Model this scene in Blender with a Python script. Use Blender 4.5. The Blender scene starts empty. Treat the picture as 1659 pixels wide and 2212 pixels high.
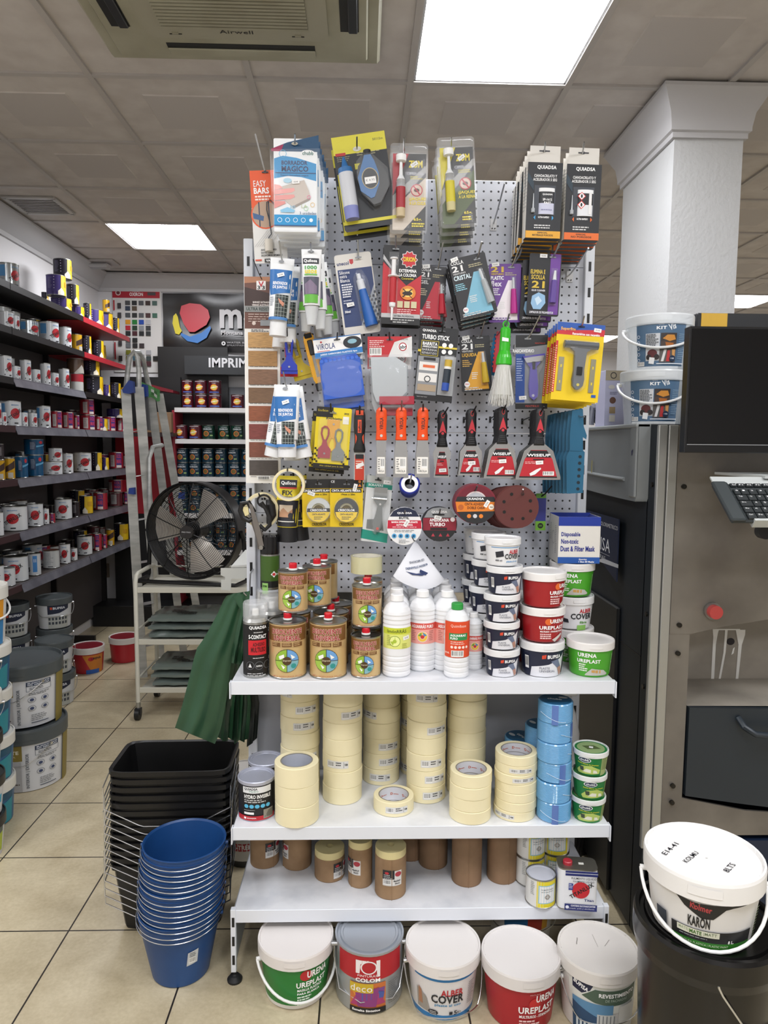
import bpy, math, random
from mathutils import Vector, Matrix
random.seed(7)
SC = bpy.context.scene
COL = SC.collection
pi = math.pi
# ---------------------------------------------------------------- camera
F, CX, CY, EYE = 1540.0, 829.5, 1106.0, 1.48
YAW, PITCH, ROLL = math.atan(45/F), math.atan(144/F), .008
fw = Vector((math.sin(YAW)*math.cos(PITCH), math.cos(YAW)*math.cos(PITCH), -math.sin(PITCH)))
rt = Vector((math.cos(YAW), -math.sin(YAW), 0)); up = rt.cross(fw)
RR = rt*math.cos(ROLL)+up*math.sin(ROLL); UU = up*math.cos(ROLL)-rt*math.sin(ROLL)
cam = bpy.data.objects.new('camera', bpy.data.cameras.new('camera')); COL.objects.link(cam)
cam.matrix_world = Matrix(((RR.x, UU.x, -fw.x, 0), (RR.y, UU.y, -fw.y, 0), (RR.z, UU.z, -fw.z, EYE), (0, 0, 0, 1)))
cam.data.sensor_fit = 'VERTICAL'; cam.data.sensor_height = 36; cam.data.lens = F/2212*36
cam.data.clip_start = .05; SC.camera = cam
# ---------------------------------------------------------------- light and exposure
SC.view_settings.view_transform = 'Standard'; SC.view_settings.look = 'None'
SC.view_settings.gamma = 1; SC.view_settings.use_curve_mapping = False
SC.view_settings.exposure = 0.0
w = bpy.data.worlds.new('world'); SC.world = w; w.use_nodes = True
w.node_tree.nodes['Background'].inputs[0].default_value = (.92, .95, 1, 1)
w.node_tree.nodes['Background'].inputs[1].default_value = .25
SC.cycles.max_bounces = 7; SC.cycles.transparent_max_bounces = 24; SC.cycles.diffuse_bounces = 4
CEIL = 2.87
G0X, G0Y, GS = -1.045, 2.87, .608          # ceiling grid origin and pitch
PANEL_W = 27.0                              # emission of a ceiling light panel
PANELS = [(2, -1), (-1, 3), (7, 6), (0, -5), (2, -5), (4, -4), (-2, -3), (7, -3), (8, 1), (6, 10), (1, -8), (3, -8)]  # last pair, unseen at the rear, added to strengthen the frontal light
# ---------------------------------------------------------------- pixel <-> place
def ray(x, y): return fw + RR*((x-CX)/F) - UU*((y-CY)/F)
def P(x, y, Y):
    d = ray(x, y); t = Y/d.y; return Vector((d.x*t, Y, EYE+d.z*t))
def PZ(x, y, Z):
    d = ray(x, y); t = (Z-EYE)/d.z; return Vector((d.x*t, d.y*t, Z))
def PX(x, y, X):
    d = ray(x, y); t = X/d.x; return Vector((X, d.y*t, EYE+d.z*t))
def SZ(v): return (Vector(v)-Vector((0, 0, EYE))).dot(fw)/F       # metres per photo pixel at a point
# ---------------------------------------------------------------- materials
def lin(c): return c/12.92 if c <= .04045 else ((c+.055)/1.055)**2.4
def rgb(h): return tuple(lin(int(h[i:i+2], 16)/255) for i in (0, 2, 4))
MATS = {}
def M(h, rough=.45, metal=0., alpha=1., coat=0., bump=0., bscale=60., trans=0., emit=0.):
    if not isinstance(h, str): return h
    key = (h, rough, metal, alpha, coat, bump, bscale, trans, emit)
    if key in MATS: return MATS[key]
    m = bpy.data.materials.new('m_'+h); m.use_nodes = True; nt = m.node_tree
    b = nt.nodes['Principled BSDF']; c = rgb(h)
    b.inputs['Base Color'].default_value = (*c, 1); b.inputs['Roughness'].default_value = rough
    b.inputs['Metallic'].default_value = metal; b.inputs['Alpha'].default_value = alpha
    b.inputs['Coat Weight'].default_value = coat; b.inputs['Transmission Weight'].default_value = trans
    if emit: b.inputs['Emission Color'].default_value = (*c, 1); b.inputs['Emission Strength'].default_value = emit
    if bump:
        tc = nt.nodes.new('ShaderNodeTexCoord'); n = nt.nodes.new('ShaderNodeTexNoise'); n.inputs['Scale'].default_value = bscale
        bp = nt.nodes.new('ShaderNodeBump'); bp.inputs['Strength'].default_value = bump; bp.inputs['Distance'].default_value = .004
        nt.links.new(tc.outputs['Object'], n.inputs['Vector']); nt.links.new(n.outputs['Fac'], bp.inputs['Height'])
        nt.links.new(bp.outputs['Normal'], b.inputs['Normal'])
    MATS[key] = m; return m
def mottled(name, c1, c2, scale, rough=.5, metal=0., detail=6, lo=.35, hi=.65, bump=0., stretch=(1, 1, 1)):
    m = bpy.data.materials.new(name); m.use_nodes = True; nt = m.node_tree; b = nt.nodes['Principled BSDF']
    tc = nt.nodes.new('ShaderNodeTexCoord'); mp = nt.nodes.new('ShaderNodeMapping'); mp.inputs['Scale'].default_value = stretch
    n = nt.nodes.new('ShaderNodeTexNoise'); n.inputs['Scale'].default_value = scale; n.inputs['Detail'].default_value = detail
    r = nt.nodes.new('ShaderNodeValToRGB'); r.color_ramp.elements[0].position = lo; r.color_ramp.elements[1].position = hi
    r.color_ramp.elements[0].color = (*rgb(c1), 1); r.color_ramp.elements[1].color = (*rgb(c2), 1)
    L = nt.links.new
    L(tc.outputs['Object'], mp.inputs[0]); L(mp.outputs[0], n.inputs['Vector']); L(n.outputs['Fac'], r.inputs[0]); L(r.outputs[0], b.inputs['Base Color'])
    b.inputs['Roughness'].default_value = rough; b.inputs['Metallic'].default_value = metal
    if bump:
        bp = nt.nodes.new('ShaderNodeBump'); bp.inputs['Strength'].default_value = bump; bp.inputs['Distance'].default_value = .003
        L(n.outputs['Fac'], bp.inputs['Height']); L(bp.outputs[0], b.inputs['Normal'])
    return m
CLEAR = M('f4f7fa', .08, alpha=.09, coat=.6)
CLEAR2 = M('f0f3f6', .2, alpha=.3, coat=.3)
STEEL = M('b9bbbd', .28, 1.)
WIRE = M('d4d6d8', .25, 1.)
TIN = M('a9aaa6', .3, 1.)
BLK = M('121214', .45)
WHT = M('e9eaec', .4)
# ---------------------------------------------------------------- text and flat marks
GLY = {}; BBX = {}
def glyph(s, bold):
    k = (s, bold)
    if k not in GLY:
        c = bpy.data.curves.new('t', 'FONT'); c.body = s; c.resolution_u = 2; c.offset = (.004, .03, .075)[int(bold)]
        c.space_character = 1.05
        o = bpy.data.objects.new('t', c); m = o.to_mesh()
        v = [(p.co.x, p.co.y) for p in m.vertices]; f = [tuple(q.vertices) for q in m.polygons]
        x0 = min(a for a, _ in v); x1 = max(a for a, _ in v); y0 = min(b for _, b in v); y1 = max(b for _, b in v)
        BBX[k] = x0, x1, y0, y1
        if bold == 2: glyph(s, 1); x0, x1, y0, y1 = BBX[s, 1]
        GLY[k] = ([((a-x0)/(x1-x0), (b-y0)/(y1-y0)) for a, b in v], f)
        o.to_mesh_clear(); bpy.data.objects.remove(o); bpy.data.curves.remove(c)
    return GLY[k]
class MB:
    def __init__(s): s.v = []; s.f = []; s.m = []; s.mats = []
    def mi(s, m):
        m = M(m)
        if m not in s.mats: s.mats.append(m)
        return s.mats.index(m)
    def add(s, vs, fs, m):
        b = len(s.v); s.v += [tuple(v) for v in vs]; i = s.mi(m)
        for f in fs: s.f.append(tuple(b+k for k in f)); s.m.append(i)
        return s
    def box(s, x0, y0, z0, x1, y1, z1, m, bev=0.):
        if bev <= 0:
            vs = [(x, y, z) for z in (z0, z1) for y in (y0, y1) for x in (x0, x1)]
            s.add(vs, [(0, 2, 3, 1), (4, 5, 7, 6), (0, 1, 5, 4), (2, 6, 7, 3), (0, 4, 6, 2), (1, 3, 7, 5)], m)
        else:
            c = [(x0+bev, y0), (x1-bev, y0), (x1, y0+bev), (x1, y1-bev), (x1-bev, y1), (x0+bev, y1), (x0, y1-bev), (x0, y0+bev)]
            ins = [(x0+bev, y0+bev), (x1-bev, y0+bev), (x1-bev, y0+bev), (x1-bev, y1-bev), (x1-bev, y1-bev), (x0+bev, y1-bev), (x0+bev, y1-bev), (x0+bev, y0+bev)]
            vs = [(x, y, z0) for x, y in ins]+[(x, y, z0+bev) for x, y in c]+[(x, y, z1-bev) for x, y in c]+[(x, y, z1) for x, y in ins]
            fs = [tuple(reversed(range(8))), tuple(range(24, 32))]
            for k in range(3):
                for i in range(8): j = (i+1) % 8; fs.append((k*8+i, k*8+j, k*8+8+j, k*8+8+i))
            s.add(vs, fs, m)
        return s
    def prism(s, pts, t0, t1, m, axis='y', mt=None):
        n = len(pts)
        def q(a, b, t): return (a, t, b) if axis == 'y' else ((t, a, b) if axis == 'x' else (a, b, t))
        vs = [q(a, b, t0) for a, b in pts]+[q(a, b, t1) for a, b in pts]
        s.add(vs, [tuple(range(n)), tuple(reversed(range(n, 2*n)))], mt or m)
        s.add(vs, [(i, i+n, (i+1) % n+n, (i+1) % n) for i in range(n)], m)
        return s
    def lathe(s, prof, m=None, seg=28, c=(0, 0, 0), sx=1., sy=1., a0=0., a1=2*pi, squash=0):
        full = abs(a1-a0-2*pi) < 1e-6; n = seg if full else seg+1
        def ring(r, z):
            o = []
            for i in range(n):
                a = a0+(a1-a0)*i/seg; x, y = math.cos(a), math.sin(a)
                if squash:
                    k = (abs(x)**squash+abs(y)**squash)**(-1/squash); x *= k; y *= k
                o.append((c[0]+r*x*sx, c[1]+r*y*sy, c[2]+z))
            return o
        for k in range(len(prof)-1):
            r0, z0 = prof[k][:2]; r1, z1 = prof[k+1][:2]; mm = prof[k][2] if len(prof[k]) > 2 else m
            if abs(r0-r1) < 1e-9 and abs(z0-z1) < 1e-9: continue
            if r0 < 1e-6: s.add([(c[0], c[1], c[2]+z0)]+ring(r1, z1), [(0, 1+(i+1) % n, 1+i) for i in range(seg)], mm)
            elif r1 < 1e-6: s.add(ring(r0, z0)+[(c[0], c[1], c[2]+z1)], [(i, (i+1) % n, n) for i in range(seg)], mm)
            else: s.add(ring(r0, z0)+ring(r1, z1), [(i, (i+1) % n, n+(i+1) % n, n+i) for i in range(seg)], mm)
        return s
    def cyl(s, p0, p1, r, m, seg=12, r1=None):
        p0, p1 = Vector(p0), Vector(p1); d = (p1-p0).normalized(); u = d.orthogonal().normalized(); v = d.cross(u)
        r1 = r if r1 is None else r1; A = []; B = []
        for i in range(seg):
            a = 2*pi*i/seg; e = u*math.cos(a)+v*math.sin(a); A.append(p0+e*r); B.append(p1+e*r1)
        s.add(A+B, [(i, (i+1) % seg, seg+(i+1) % seg, seg+i) for i in range(seg)]+[tuple(reversed(range(seg))), tuple(range(seg, 2*seg))], m)
        return s
    def tube(s, pts, r, m, seg=6, closed=False):
        pts = [Vector(p) for p in pts]; n = len(pts); rings = []; pu = None
        for i, p in enumerate(pts):
            a = pts[i-1] if (i or closed) else p; b = pts[(i+1) % n] if (i < n-1 or closed) else p
            d = (b-a).normalized()
            if pu is None: pu = d.orthogonal().normalized()
            u = (pu-d*pu.dot(d))
            u = u.normalized() if u.length > 1e-5 else d.orthogonal().normalized()
            pu = u; v = d.cross(u)
            rr = r[i] if isinstance(r, (list, tuple)) else r
            rings += [p+(u*math.cos(2*pi*k/seg)+v*math.sin(2*pi*k/seg))*rr for k in range(seg)]
        fs = []
        for i in range(n if closed else n-1):
            j = (i+1) % n
            for k in range(seg): l = (k+1) % seg; fs.append((i*seg+k, i*seg+l, j*seg+l, j*seg+k))
        if not closed: fs += [tuple(reversed(range(seg))), tuple(range((n-1)*seg, n*seg))]
        s.add(rings, fs, m); return s
    def decal(s, items, fm, sub=0, off=.0004, step=.00015, k=1., rad=0):
        for it in items:
            off += step; t = it[0]
            if t == 'r': s._poly([(it[1], it[2]), (it[1]+it[3], it[2]), (it[1]+it[3], it[2]+it[4]), (it[1], it[2]+it[4])], it[5], fm, sub, off)
            elif t == 'p': s._poly(it[1], it[2], fm, sub, off)
            elif t == 'c':
                ry = it[5] if len(it) > 5 else it[3]
                s._poly([(it[1]+it[3]*math.cos(a*pi/12), it[2]+ry*math.sin(a*pi/12)) for a in range(24)], it[4], fm, sub, off)
            elif t == 'o':
                x, y, r0, r1, c = it[1:6]; vs = []
                for a in range(24):
                    q = a*pi/12
                    for r in (r0, r1): vs.append(fm(x+r*math.cos(q), y+r*math.sin(q), off))
                s.add(vs, [(2*a, 2*a+1, (2*a+3) % 48, (2*a+2) % 48) for a in range(24)], c)
            elif t == 't':
                txt, x, y, w_, h_, c = it[1:7]; bold = it[7] if len(it) > 7 else 1
                V, Fc = glyph(txt, bold); gw = abs(w_)*k/max(1, len(txt)); ex = gw*gw/(8*rad) if rad else 0
                s.add([fm(x+a*w_, y+h_-b*h_, off+ex) for a, b in V], Fc, c)
            elif t == 'T':                                   # slanted writing: angle in degrees about its centre
                txt, x, y, w_, h_, c, an = it[1:8]; V, Fc = glyph(txt, it[8] if len(it) > 8 else 1); ca, sa = math.cos(an*pi/180), math.sin(an*pi/180); o = []
                gw = abs(w_)*k/max(1, len(txt)); ex = gw*gw/(8*rad) if rad else 0
                for a, b in V:
                    dx, dy = (a-.5)*w_, (b-.5)*h_; o.append(fm(x+dx*ca-dy*sa, y-(dx*sa+dy*ca), off+ex))
                s.add(o, Fc, c)
            elif t == 'l':                                   # lines of print too small to read
                x, y, w_, n, p, c = it[1:7]; hh = p*(it[7] if len(it) > 7 else .45)
                for i in range(n):
                    xx = x; e = x+w_*(random.uniform(.6, 1) if n > 1 else 1)
                    while xx < e-.01*w_:
                        ww = min(random.uniform(.08, .22)*w_, e-xx); s._poly([(xx, y+i*p), (xx+ww, y+i*p), (xx+ww, y+i*p+hh), (xx, y+i*p+hh)], c, fm, 0, off); xx += ww+.03*w_
            elif t == 'b':                                   # barcode
                x, y, w_, h_ = it[1:5]; s._poly([(x, y), (x+w_, y), (x+w_, y+h_), (x, y+h_)], 'eeeeec', fm, sub, off)
                n = 11; xx = x+.06*w_
                for i in range(n):
                    ww = w_*random.choice((.03, .045, .02)); s._poly([(xx, y+.08*h_), (xx+ww, y+.08*h_), (xx+ww, y+.8*h_), (xx, y+.8*h_)], '1a1a1a', fm, 0, off+step/2); xx += .083*w_
        return s
    def _poly(s, pts, c, fm, sub, off):
        if not sub: s.add([fm(x, y, off) for x, y in pts], [tuple(range(len(pts)))], c); return
        xs = sorted(set(round(p[0], 4) for p in pts)); lo, hi = xs[0], xs[-1]
        n = max(1, int((hi-lo)/sub)); xs = sorted(set(xs+[round(lo+(hi-lo)*i/n, 4) for i in range(n+1)]))
        E = list(zip(pts, pts[1:]+pts[:1])); R = []
        for x in xs:
            ys = []
            for (a, b), (c2, d) in E:
                if abs(a-c2) < 1e-6:
                    if abs(x-a) < 1e-3: ys += [b, d]
                elif min(a, c2)-1e-3 <= x <= max(a, c2)+1e-3: ys.append(b+(d-b)*(x-a)/(c2-a))
            if ys: R.append((x, min(ys), max(ys)))
        vs = []
        for x, a, b in R: vs += [fm(x, a, off), fm(x, b, off)]
        s.add(vs, [(2*i, 2*i+2, 2*i+3, 2*i+1) for i in range(len(R)-1)], c)
    def build(s, name, parent=None, loc=None, smooth=35):
        me = bpy.data.meshes.new(name); me.from_pydata(s.v, [], s.f)
        for m in s.mats: me.materials.append(m)
        me.polygons.foreach_set('material_index', s.m)
        if smooth: me.polygons.foreach_set('use_smooth', [True]*len(me.polygons)); me.set_sharp_from_angle(angle=math.radians(smooth))
        me.update(); o = bpy.data.objects.new(name, me); COL.objects.link(o)
        if parent: o.parent = parent
        if loc is not None: o.location = loc
        return o
def flat(cx=0, y0=0, s=1., y=0.): return lambda a, b, o: ((a-cx)*s, y-o, (y0-b)*s)
def curved(cx, y0, s, rf):
    """wrap label pixels round an upright can: rf(z) is its radius at a height"""
    r0 = rf(0)
    def f(a, b, o):
        z = (y0-b)*s; r = rf(z)+o; t = (a-cx)*s/r0; return (r*math.sin(t), -r*math.cos(t), z)
    return f
# ---------------------------------------------------------------- things
SEEN = {}
def thing(name, label, cat, loc=(0, 0, 0), rot=(0, 0, 0), group=None):
    o = bpy.data.objects.new(name, None); COL.objects.link(o); o.empty_display_size = .02
    o.location = loc; o.rotation_euler = rot; return tag(o, label, cat, group)
def tag(o, label, cat, group=None):
    o['label'] = label; o['category'] = cat
    if group: o['group'] = group
    return o
def struct(mb, name, smooth=35, kind='structure'):
    o = mb.build(name, smooth=smooth); o['kind'] = kind; return o
def copy_tree(o, parent=None):
    c = o.copy(); COL.objects.link(c); c.parent = parent
    for ch in o.children: copy_tree(ch, c)
    return c
PROTO = {}
def inst(key, builder, loc, rot=(0, 0, 0), label='', group=None, scale=None):
    """first call keeps the thing it builds, later calls copy it with its parts"""
    if key not in PROTO: o = builder(); PROTO[key] = o
    else: o = copy_tree(PROTO[key])
    o.location = loc; o.rotation_euler = rot
    if scale: o.scale = scale if isinstance(scale, tuple) else (scale,)*3
    o['label'] = label
    if group: o['group'] = group
    elif 'group' in o: del o['group']
    return o
ORD = ['first', 'second', 'third', 'fourth', 'fifth', 'sixth', 'seventh', 'eighth', 'ninth', 'tenth', 'eleventh', 'twelfth', 'thirteenth', 'fourteenth', 'fifteenth', 'sixteenth', 'seventeenth', 'eighteenth', 'nineteenth', 'twentieth', 'twenty-first', 'twenty-second', 'twenty-third', 'twenty-fourth', 'twenty-fifth']
# ================================================================ the room
XL, XR, YB, YF, YD = -2.2, 5.2, 6.1, -3.2, 10.5
fl = bpy.data.materials.new('floor_tiles'); fl.use_nodes = True; nt = fl.node_tree; b = nt.nodes['Principled BSDF']; L = nt.links.new
def nn(t, **k):
    n = nt.nodes.new('ShaderNode'+t)
    for a, v in k.items(): setattr(n, a, v)
    return n
def math_(op, a, bb=None):
    n = nn('Math', operation=op)
    for i, v in enumerate((a, bb)):
        if v is None: continue
        if isinstance(v, (int, float)): n.inputs[i].default_value = v
        else: L(v, n.inputs[i])
    return n.outputs[0]
tc = nn('TexCoord'); sp = nn('SeparateXYZ'); L(tc.outputs['Object'], sp.inputs[0])
TS = .391
def grout(out, o0):
    q = math_('FRACT', math_('DIVIDE', math_('SUBTRACT', out, o0-40*TS), TS)); return math_('LESS_THAN', math_('ABSOLUTE', math_('SUBTRACT', q, .5)), .4935)
g = math_('MULTIPLY', grout(sp.outputs[0], -.499), grout(sp.outputs[1], 2.07-TS*0))
n1 = nn('TexNoise'); n1.inputs['Scale'].default_value = 7; n1.inputs['Detail'].default_value = 8; n1.inputs['Roughness'].default_value = .65; L(tc.outputs['Object'], n1.inputs['Vector'])
n2 = nn('TexNoise'); n2.inputs['Scale'].default_value = 90; n2.inputs['Detail'].default_value = 3; L(tc.outputs['Object'], n2.inputs['Vector'])
r1 = nn('ValToRGB'); r1.color_ramp.elements[0].position = .3; r1.color_ramp.elements[1].position = .72
r1.color_ramp.elements[0].color = (*rgb('aa9c7e'), 1); r1.color_ramp.elements[1].color = (*rgb('d0c4a7'), 1)
L(math_('ADD', math_('MULTIPLY', n1.outputs[0], .7), math_('MULTIPLY', n2.outputs[0], .3)), r1.inputs[0])
mx = nn('Mix', data_type='RGBA'); L(g, mx.inputs[0]); mx.inputs[6].default_value = (*rgb('2c2620'), 1); L(r1.outputs[0], mx.inputs[7]); L(mx.outputs[2], b.inputs['Base Color'])
rr_ = nn('ValToRGB'); rr_.color_ramp.elements[0].color = (.22,)*3+(1,); rr_.color_ramp.elements[1].color = (.42,)*3+(1,); L(n1.outputs[0], rr_.inputs[0]); L(rr_.outputs[0], b.inputs['Roughness'])
bp = nn('Bump'); bp.inputs['Strength'].default_value = .25; bp.inputs['Distance'].default_value = .002; L(g, bp.inputs['Height']); L(bp.outputs[0], b.inputs['Normal'])
struct(MB().box(XL-.1, YF-.1, -.05, XR+.1, YD+.1, 0, fl), 'floor', 0)
wallm = M('d9d7d8', .7, bump=.25, bscale=45)
struct(MB().box(XL-.12, YF, 0, XL, YD, CEIL+.05, wallm), 'wall_left', 0)
struct(MB().box(XL, YB, 0, .6, YB+.12, CEIL+.05, wallm), 'wall_back', 0)
struct(MB().box(.6, YB+.12, 0, .72, YD, CEIL+.05, wallm), 'wall_passage', 0)
struct(MB().box(.6, YD, 0, XR, YD+.12, CEIL+.05, wallm), 'wall_far', 0)
struct(MB().box(XR, YF, 0, XR+.12, YD+.12, CEIL+.05, wallm), 'wall_right', 0)
struct(MB().box(XL-.12, YF-.12, 0, XR+.12, YF, CEIL+.05, wallm), 'wall_front', 0)
# ceiling: lay-in tiles with a raised centre panel, in a metal grid
tile = mottled('ceiling_tile', 'bfb8b3', 'cbc5c0', 9, .85, bump=.25); tile2 = M('bdb7b3', .8); bar = M('b5b0ac', .5)
cb = MB(); sm = MB(); gb = MB()
i0, i1 = -2, 11; j0, j1 = -11, 13
skip = set(PANELS)
AC = {(0, -1), (0, -2), (1, -1), (1, -2)}
for i in range(i0, i1):
    for j in range(j0, j1):
        x0 = max(G0X+GS*i, XL); x1 = min(G0X+GS*(i+1), XR); y0 = max(G0Y+GS*j, YF); y1 = min(G0Y+GS*(j+1), YD)
        if x1-x0 < .02 or y1-y0 < .02 or (i, j) in skip: continue
        cb.add([(x0, y0, CEIL), (x0, y1, CEIL), (x1, y1, CEIL), (x1, y0, CEIL)], [(0, 1, 2, 3)], tile)
        if x1-x0 > .55 and y1-y0 > .55 and (i, j) != (-1, -1):
            a = .155; z = CEIL-.004
            vs = [(x0+a, y0+a, z), (x0+a, y1-a, z), (x1-a, y1-a, z), (x1-a, y0+a, z)]; e = .004
            ws = [(x0+a-e, y0+a-e, CEIL), (x0+a-e, y1-a+e, CEIL), (x1-a+e, y1-a+e, CEIL), (x1-a+e, y0+a-e, CEIL)]
            cb.add(vs+ws, [(0, 1, 2, 3)], tile2); cb.add(vs+ws, [(0, 4, 5, 1), (1, 5, 6, 2), (2, 6, 7, 3), (3, 7, 4, 0)], tile)
cb.box(XL-.12, YF-.12, CEIL+.1, XR+.12, YD+.12, CEIL+.14, tile)
struct(cb, 'ceiling', 0)
for i in range(i0, i1+1):
    x = G0X+GS*i
    if XL < x < XR: gb.box(x-.012, YF, CEIL-.010, x+.012, YD, CEIL+.006, bar)
for j in range(j0, j1+1):
    y = G0Y+GS*j
    if YF < y < YD: gb.box(XL, y-.012, CEIL-.009, XR, y+.012, CEIL+.006, bar)
struct(gb, 'trim_1', 0)
# cornice along the walls
def cornice(mb, pts, m):
    prof = [(0, 0), (0, -.13), (.015, -.13), (.02, -.105), (.05, -.085), (.085, -.045), (.10, -.02), (.115, -.012), (.115, 0)]
    n = len(prof); vs = []
    for (x, y), (dx, dy) in pts:
        for a, z in prof: vs.append((x+dx*a, y+dy*a, CEIL-.012+z))
    fs = [(k*n+q, k*n+(q+1) % n, (k+1)*n+(q+1) % n, (k+1)*n+q) for k in range(len(pts)-1) for q in range(n)]
    mb.add(vs, fs, m); return mb
cm = M('c2c1c2', .6)
struct(cornice(MB(), [((XL, YF), (1, 1)), ((XL, YB), (1, -1)), ((.6, YB), (0, -1))], cm), 'trim_2')
# pillar with its capital
px0, px1, py0, py1 = 1.205, 1.478, 2.87, 3.42
pw = M('c6c7c7', .8, bump=.35, bscale=75)
struct(MB().box(px0, py0, 0, px1, py1, CEIL-.02, pw), 'pillar', 0)
cap = MB(); prof = [(0, -.19), (.012, -.19), (.012, -.17), (.022, -.165), (.022, -.15), (.03, -.10), (.055, -.055), (.068, -.03), (.074, -.025), (.074, -.012)]
vs = []
for a, z in prof: vs += [(px0-a, py0-a, CEIL+z), (px1+a, py0-a, CEIL+z), (px1+a, py1+a, CEIL+z), (px0-a, py1+a, CEIL+z)]
cap.add(vs, [(k*4+q, k*4+(q+1) % 4, k*4+4+(q+1) % 4, k*4+4+q) for k in range(len(prof)-1) for q in range(4)], cm)
struct(cap, 'trim_3', 30)
# ---------------------------------------------------------------- ceiling lights
LAB = {(2, -1): 'bright square light panel in the ceiling above the pegboard', (-1, 3): 'lit ceiling panel at the back left above the wall shelves', (7, 6): 'lit ceiling panel seen past the right side of the pillar'}
for k, (i, j) in enumerate(PANELS):
    x0, x1, y0, y1 = G0X+GS*i+.014, G0X+GS*(i+1)-.014, G0Y+GS*j+.014, G0Y+GS*(j+1)-.014
    t = thing('ceiling_light', LAB.get((i, j), 'square ceiling light panel over the aisle behind the viewer'), 'ceiling light', ((x0+x1)/2, (y0+y1)/2, CEIL), group='recessed square light panels')
    w2, d2 = (x1-x0)/2, (y1-y0)/2
    f = MB()
    for s_ in (-1, 1):
        f.box(-w2, s_*d2-.006, -.004, w2, s_*d2+.006, .02, M('b9bcc0', .3, .6)); f.box(s_*w2-.006, -d2, -.004, s_*w2+.006, d2, .02, M('b9bcc0', .3, .6))
    f.box(-w2, -d2, .02, w2, d2, .03, M('cccccc'))
    f.build('frame', t)
    MB().add([(-w2, -d2, .004), (-w2, d2, .004), (w2, d2, .004), (w2, -d2, .004)], [(0, 1, 2, 3)], M('fafbff', .5, emit=PANEL_W)).build('diffuser', t, smooth=0)
# ---------------------------------------------------------------- air conditioner cassette
acm = mottled('ac_plastic', '9b9884', 'aaa894', 5, .45); dk = M('1d1f20', .5); acd = M('a19e8c', .5)
ax0, ax1, ay1 = -.895, .05, 2.69; ay0 = ay1-.945
t = thing('air_conditioner', 'dusty grey ceiling air conditioner cassette with louvred intake', 'air conditioner', ((ax0+ax1)/2, (ay0+ay1)/2, CEIL))
h2 = .4725; m = MB(); m.box(-h2, -h2, -.035, h2, h2, -.011, acm, .010); m.box(-.43, -.43, -.045, .43, .43, -.034, acm, .006); m.build('casing', t)
m = MB(); m.prism([(-.27, -.30), (.27, -.30), (.30, -.27), (.30, .27), (.27, .30), (-.27, .30), (-.30, .27), (-.30, -.27)], -.052, -.044, acd, axis='z'); m.build('grille_panel', t)
m = MB(); m.box(-.235, -.23, -.054, .235, .23, -.0515, dk)
for k in range(27): y = -.225+k*.0173; m.box(-.235, y, -.058, .235, y+.010, -.053, acm)
m.build('intake_louvres', t)
for s_ in (-1, 1):
    m = MB(); m.box(-.25, s_*.37-.03, -.047, .25, s_*.37+.03, -.044, dk); m.box(-.25, s_*.37-.004, -.052, .25, s_*.37+.034, -.046, acm, .002); m.build('air_flap', t)
    m = MB(); m.box(s_*.37-.03, -.25, -.047, s_*.37+.03, .25, -.044, dk); m.box(s_*.37-.004, -.25, -.054, s_*.37+.026, .25, -.046, M('24282c', .35), .003); m.build('air_flap', t)
    MB().box(s_*.2-.01, .262, -.056, s_*.2+.01, .27, -.05, acm).box(s_*.2-.02, .272, -.0535, s_*.2+.02, .276, -.052, dk).build('latch', t)
m = MB(); m.decal([('t', 'Airwell', -34, 0, 68, 12, '1b1b1b', 0)], lambda a, b_, o: (a*.0016, .246+b_*.0016, -.0522-o)); m.build('lettering', t)
# ---------------------------------------------------------------- ceiling vent and emergency lamp
va, vb = PZ(10, 428, CEIL), PZ(118, 466, CEIL)
t = thing('ceiling_vent', 'square slatted air vent in the ceiling beside the left wall', 'air vent', (-1.91, 4.39, CEIL))
m = MB()
for s_ in (-1, 1): m.box(-.15, s_*.14-.015, -.012, .15, s_*.14+.015, 0, M('aaa7a4', .4), .003); m.box(s_*.14-.015, -.14, -.012, s_*.14+.015, .14, 0, M('aaa7a4', .4), .003)
m.build('frame', t)
m = MB(); m.box(-.13, -.13, -.002, .13, .13, -.0015, dk)
for k in range(9): y = -.12+k*.028; m.box(-.127, y, -.009, .127, y+.012, -.004, M('8f8c8a', .4))
m.build('slats', t)
e = PZ(215, 565, CEIL)
t = thing('emergency_light', 'small white emergency light on the ceiling near the back left corner', 'emergency light', (e.x, e.y, CEIL))
MB().box(-.13, -.09, -.012, .13, .09, 0, M('b5b0ae', .5), .005).build('base', t)
MB().box(-.08, -.05, -.05, .08, .05, -.012, M('c5c3c4', .2, alpha=.7), .015).build('cover', t)
# ================================================================ the shelving unit with pegboard
BY = 2.2; GX0, GX1 = -.345, .677; GC = (GX0+GX1)/2
TOPZ, MIDZ, LOWZ = .853, .447, .21
FY = 1.85
gm = M('dfe3ea', .4); gm2 = mottled('scuffed_shelf', 'cfd2d8', 'e4e6ea', 11, .42, lo=.3, hi=.55)
pb = bpy.data.materials.new('pegboard'); pb.use_nodes = True; nt = pb.node_tree; b = nt.nodes['Principled BSDF']; L = nt.links.new
tc = nn('TexCoord'); sp = nn('SeparateXYZ'); L(tc.outputs['Object'], sp.inputs[0])
def cell(o, p): return math_('MULTIPLY', math_('SUBTRACT', math_('FRACT', math_('DIVIDE', math_('ADD', o, 10*p), p)), .5), p)
cx_, cz_ = cell(sp.outputs[0], .0222), cell(sp.outputs[2], .025)
dd = math_('ADD', math_('MULTIPLY', cx_, cx_), math_('MULTIPLY', cz_, cz_)); hol = math_('LESS_THAN', dd, .0031**2)
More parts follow.
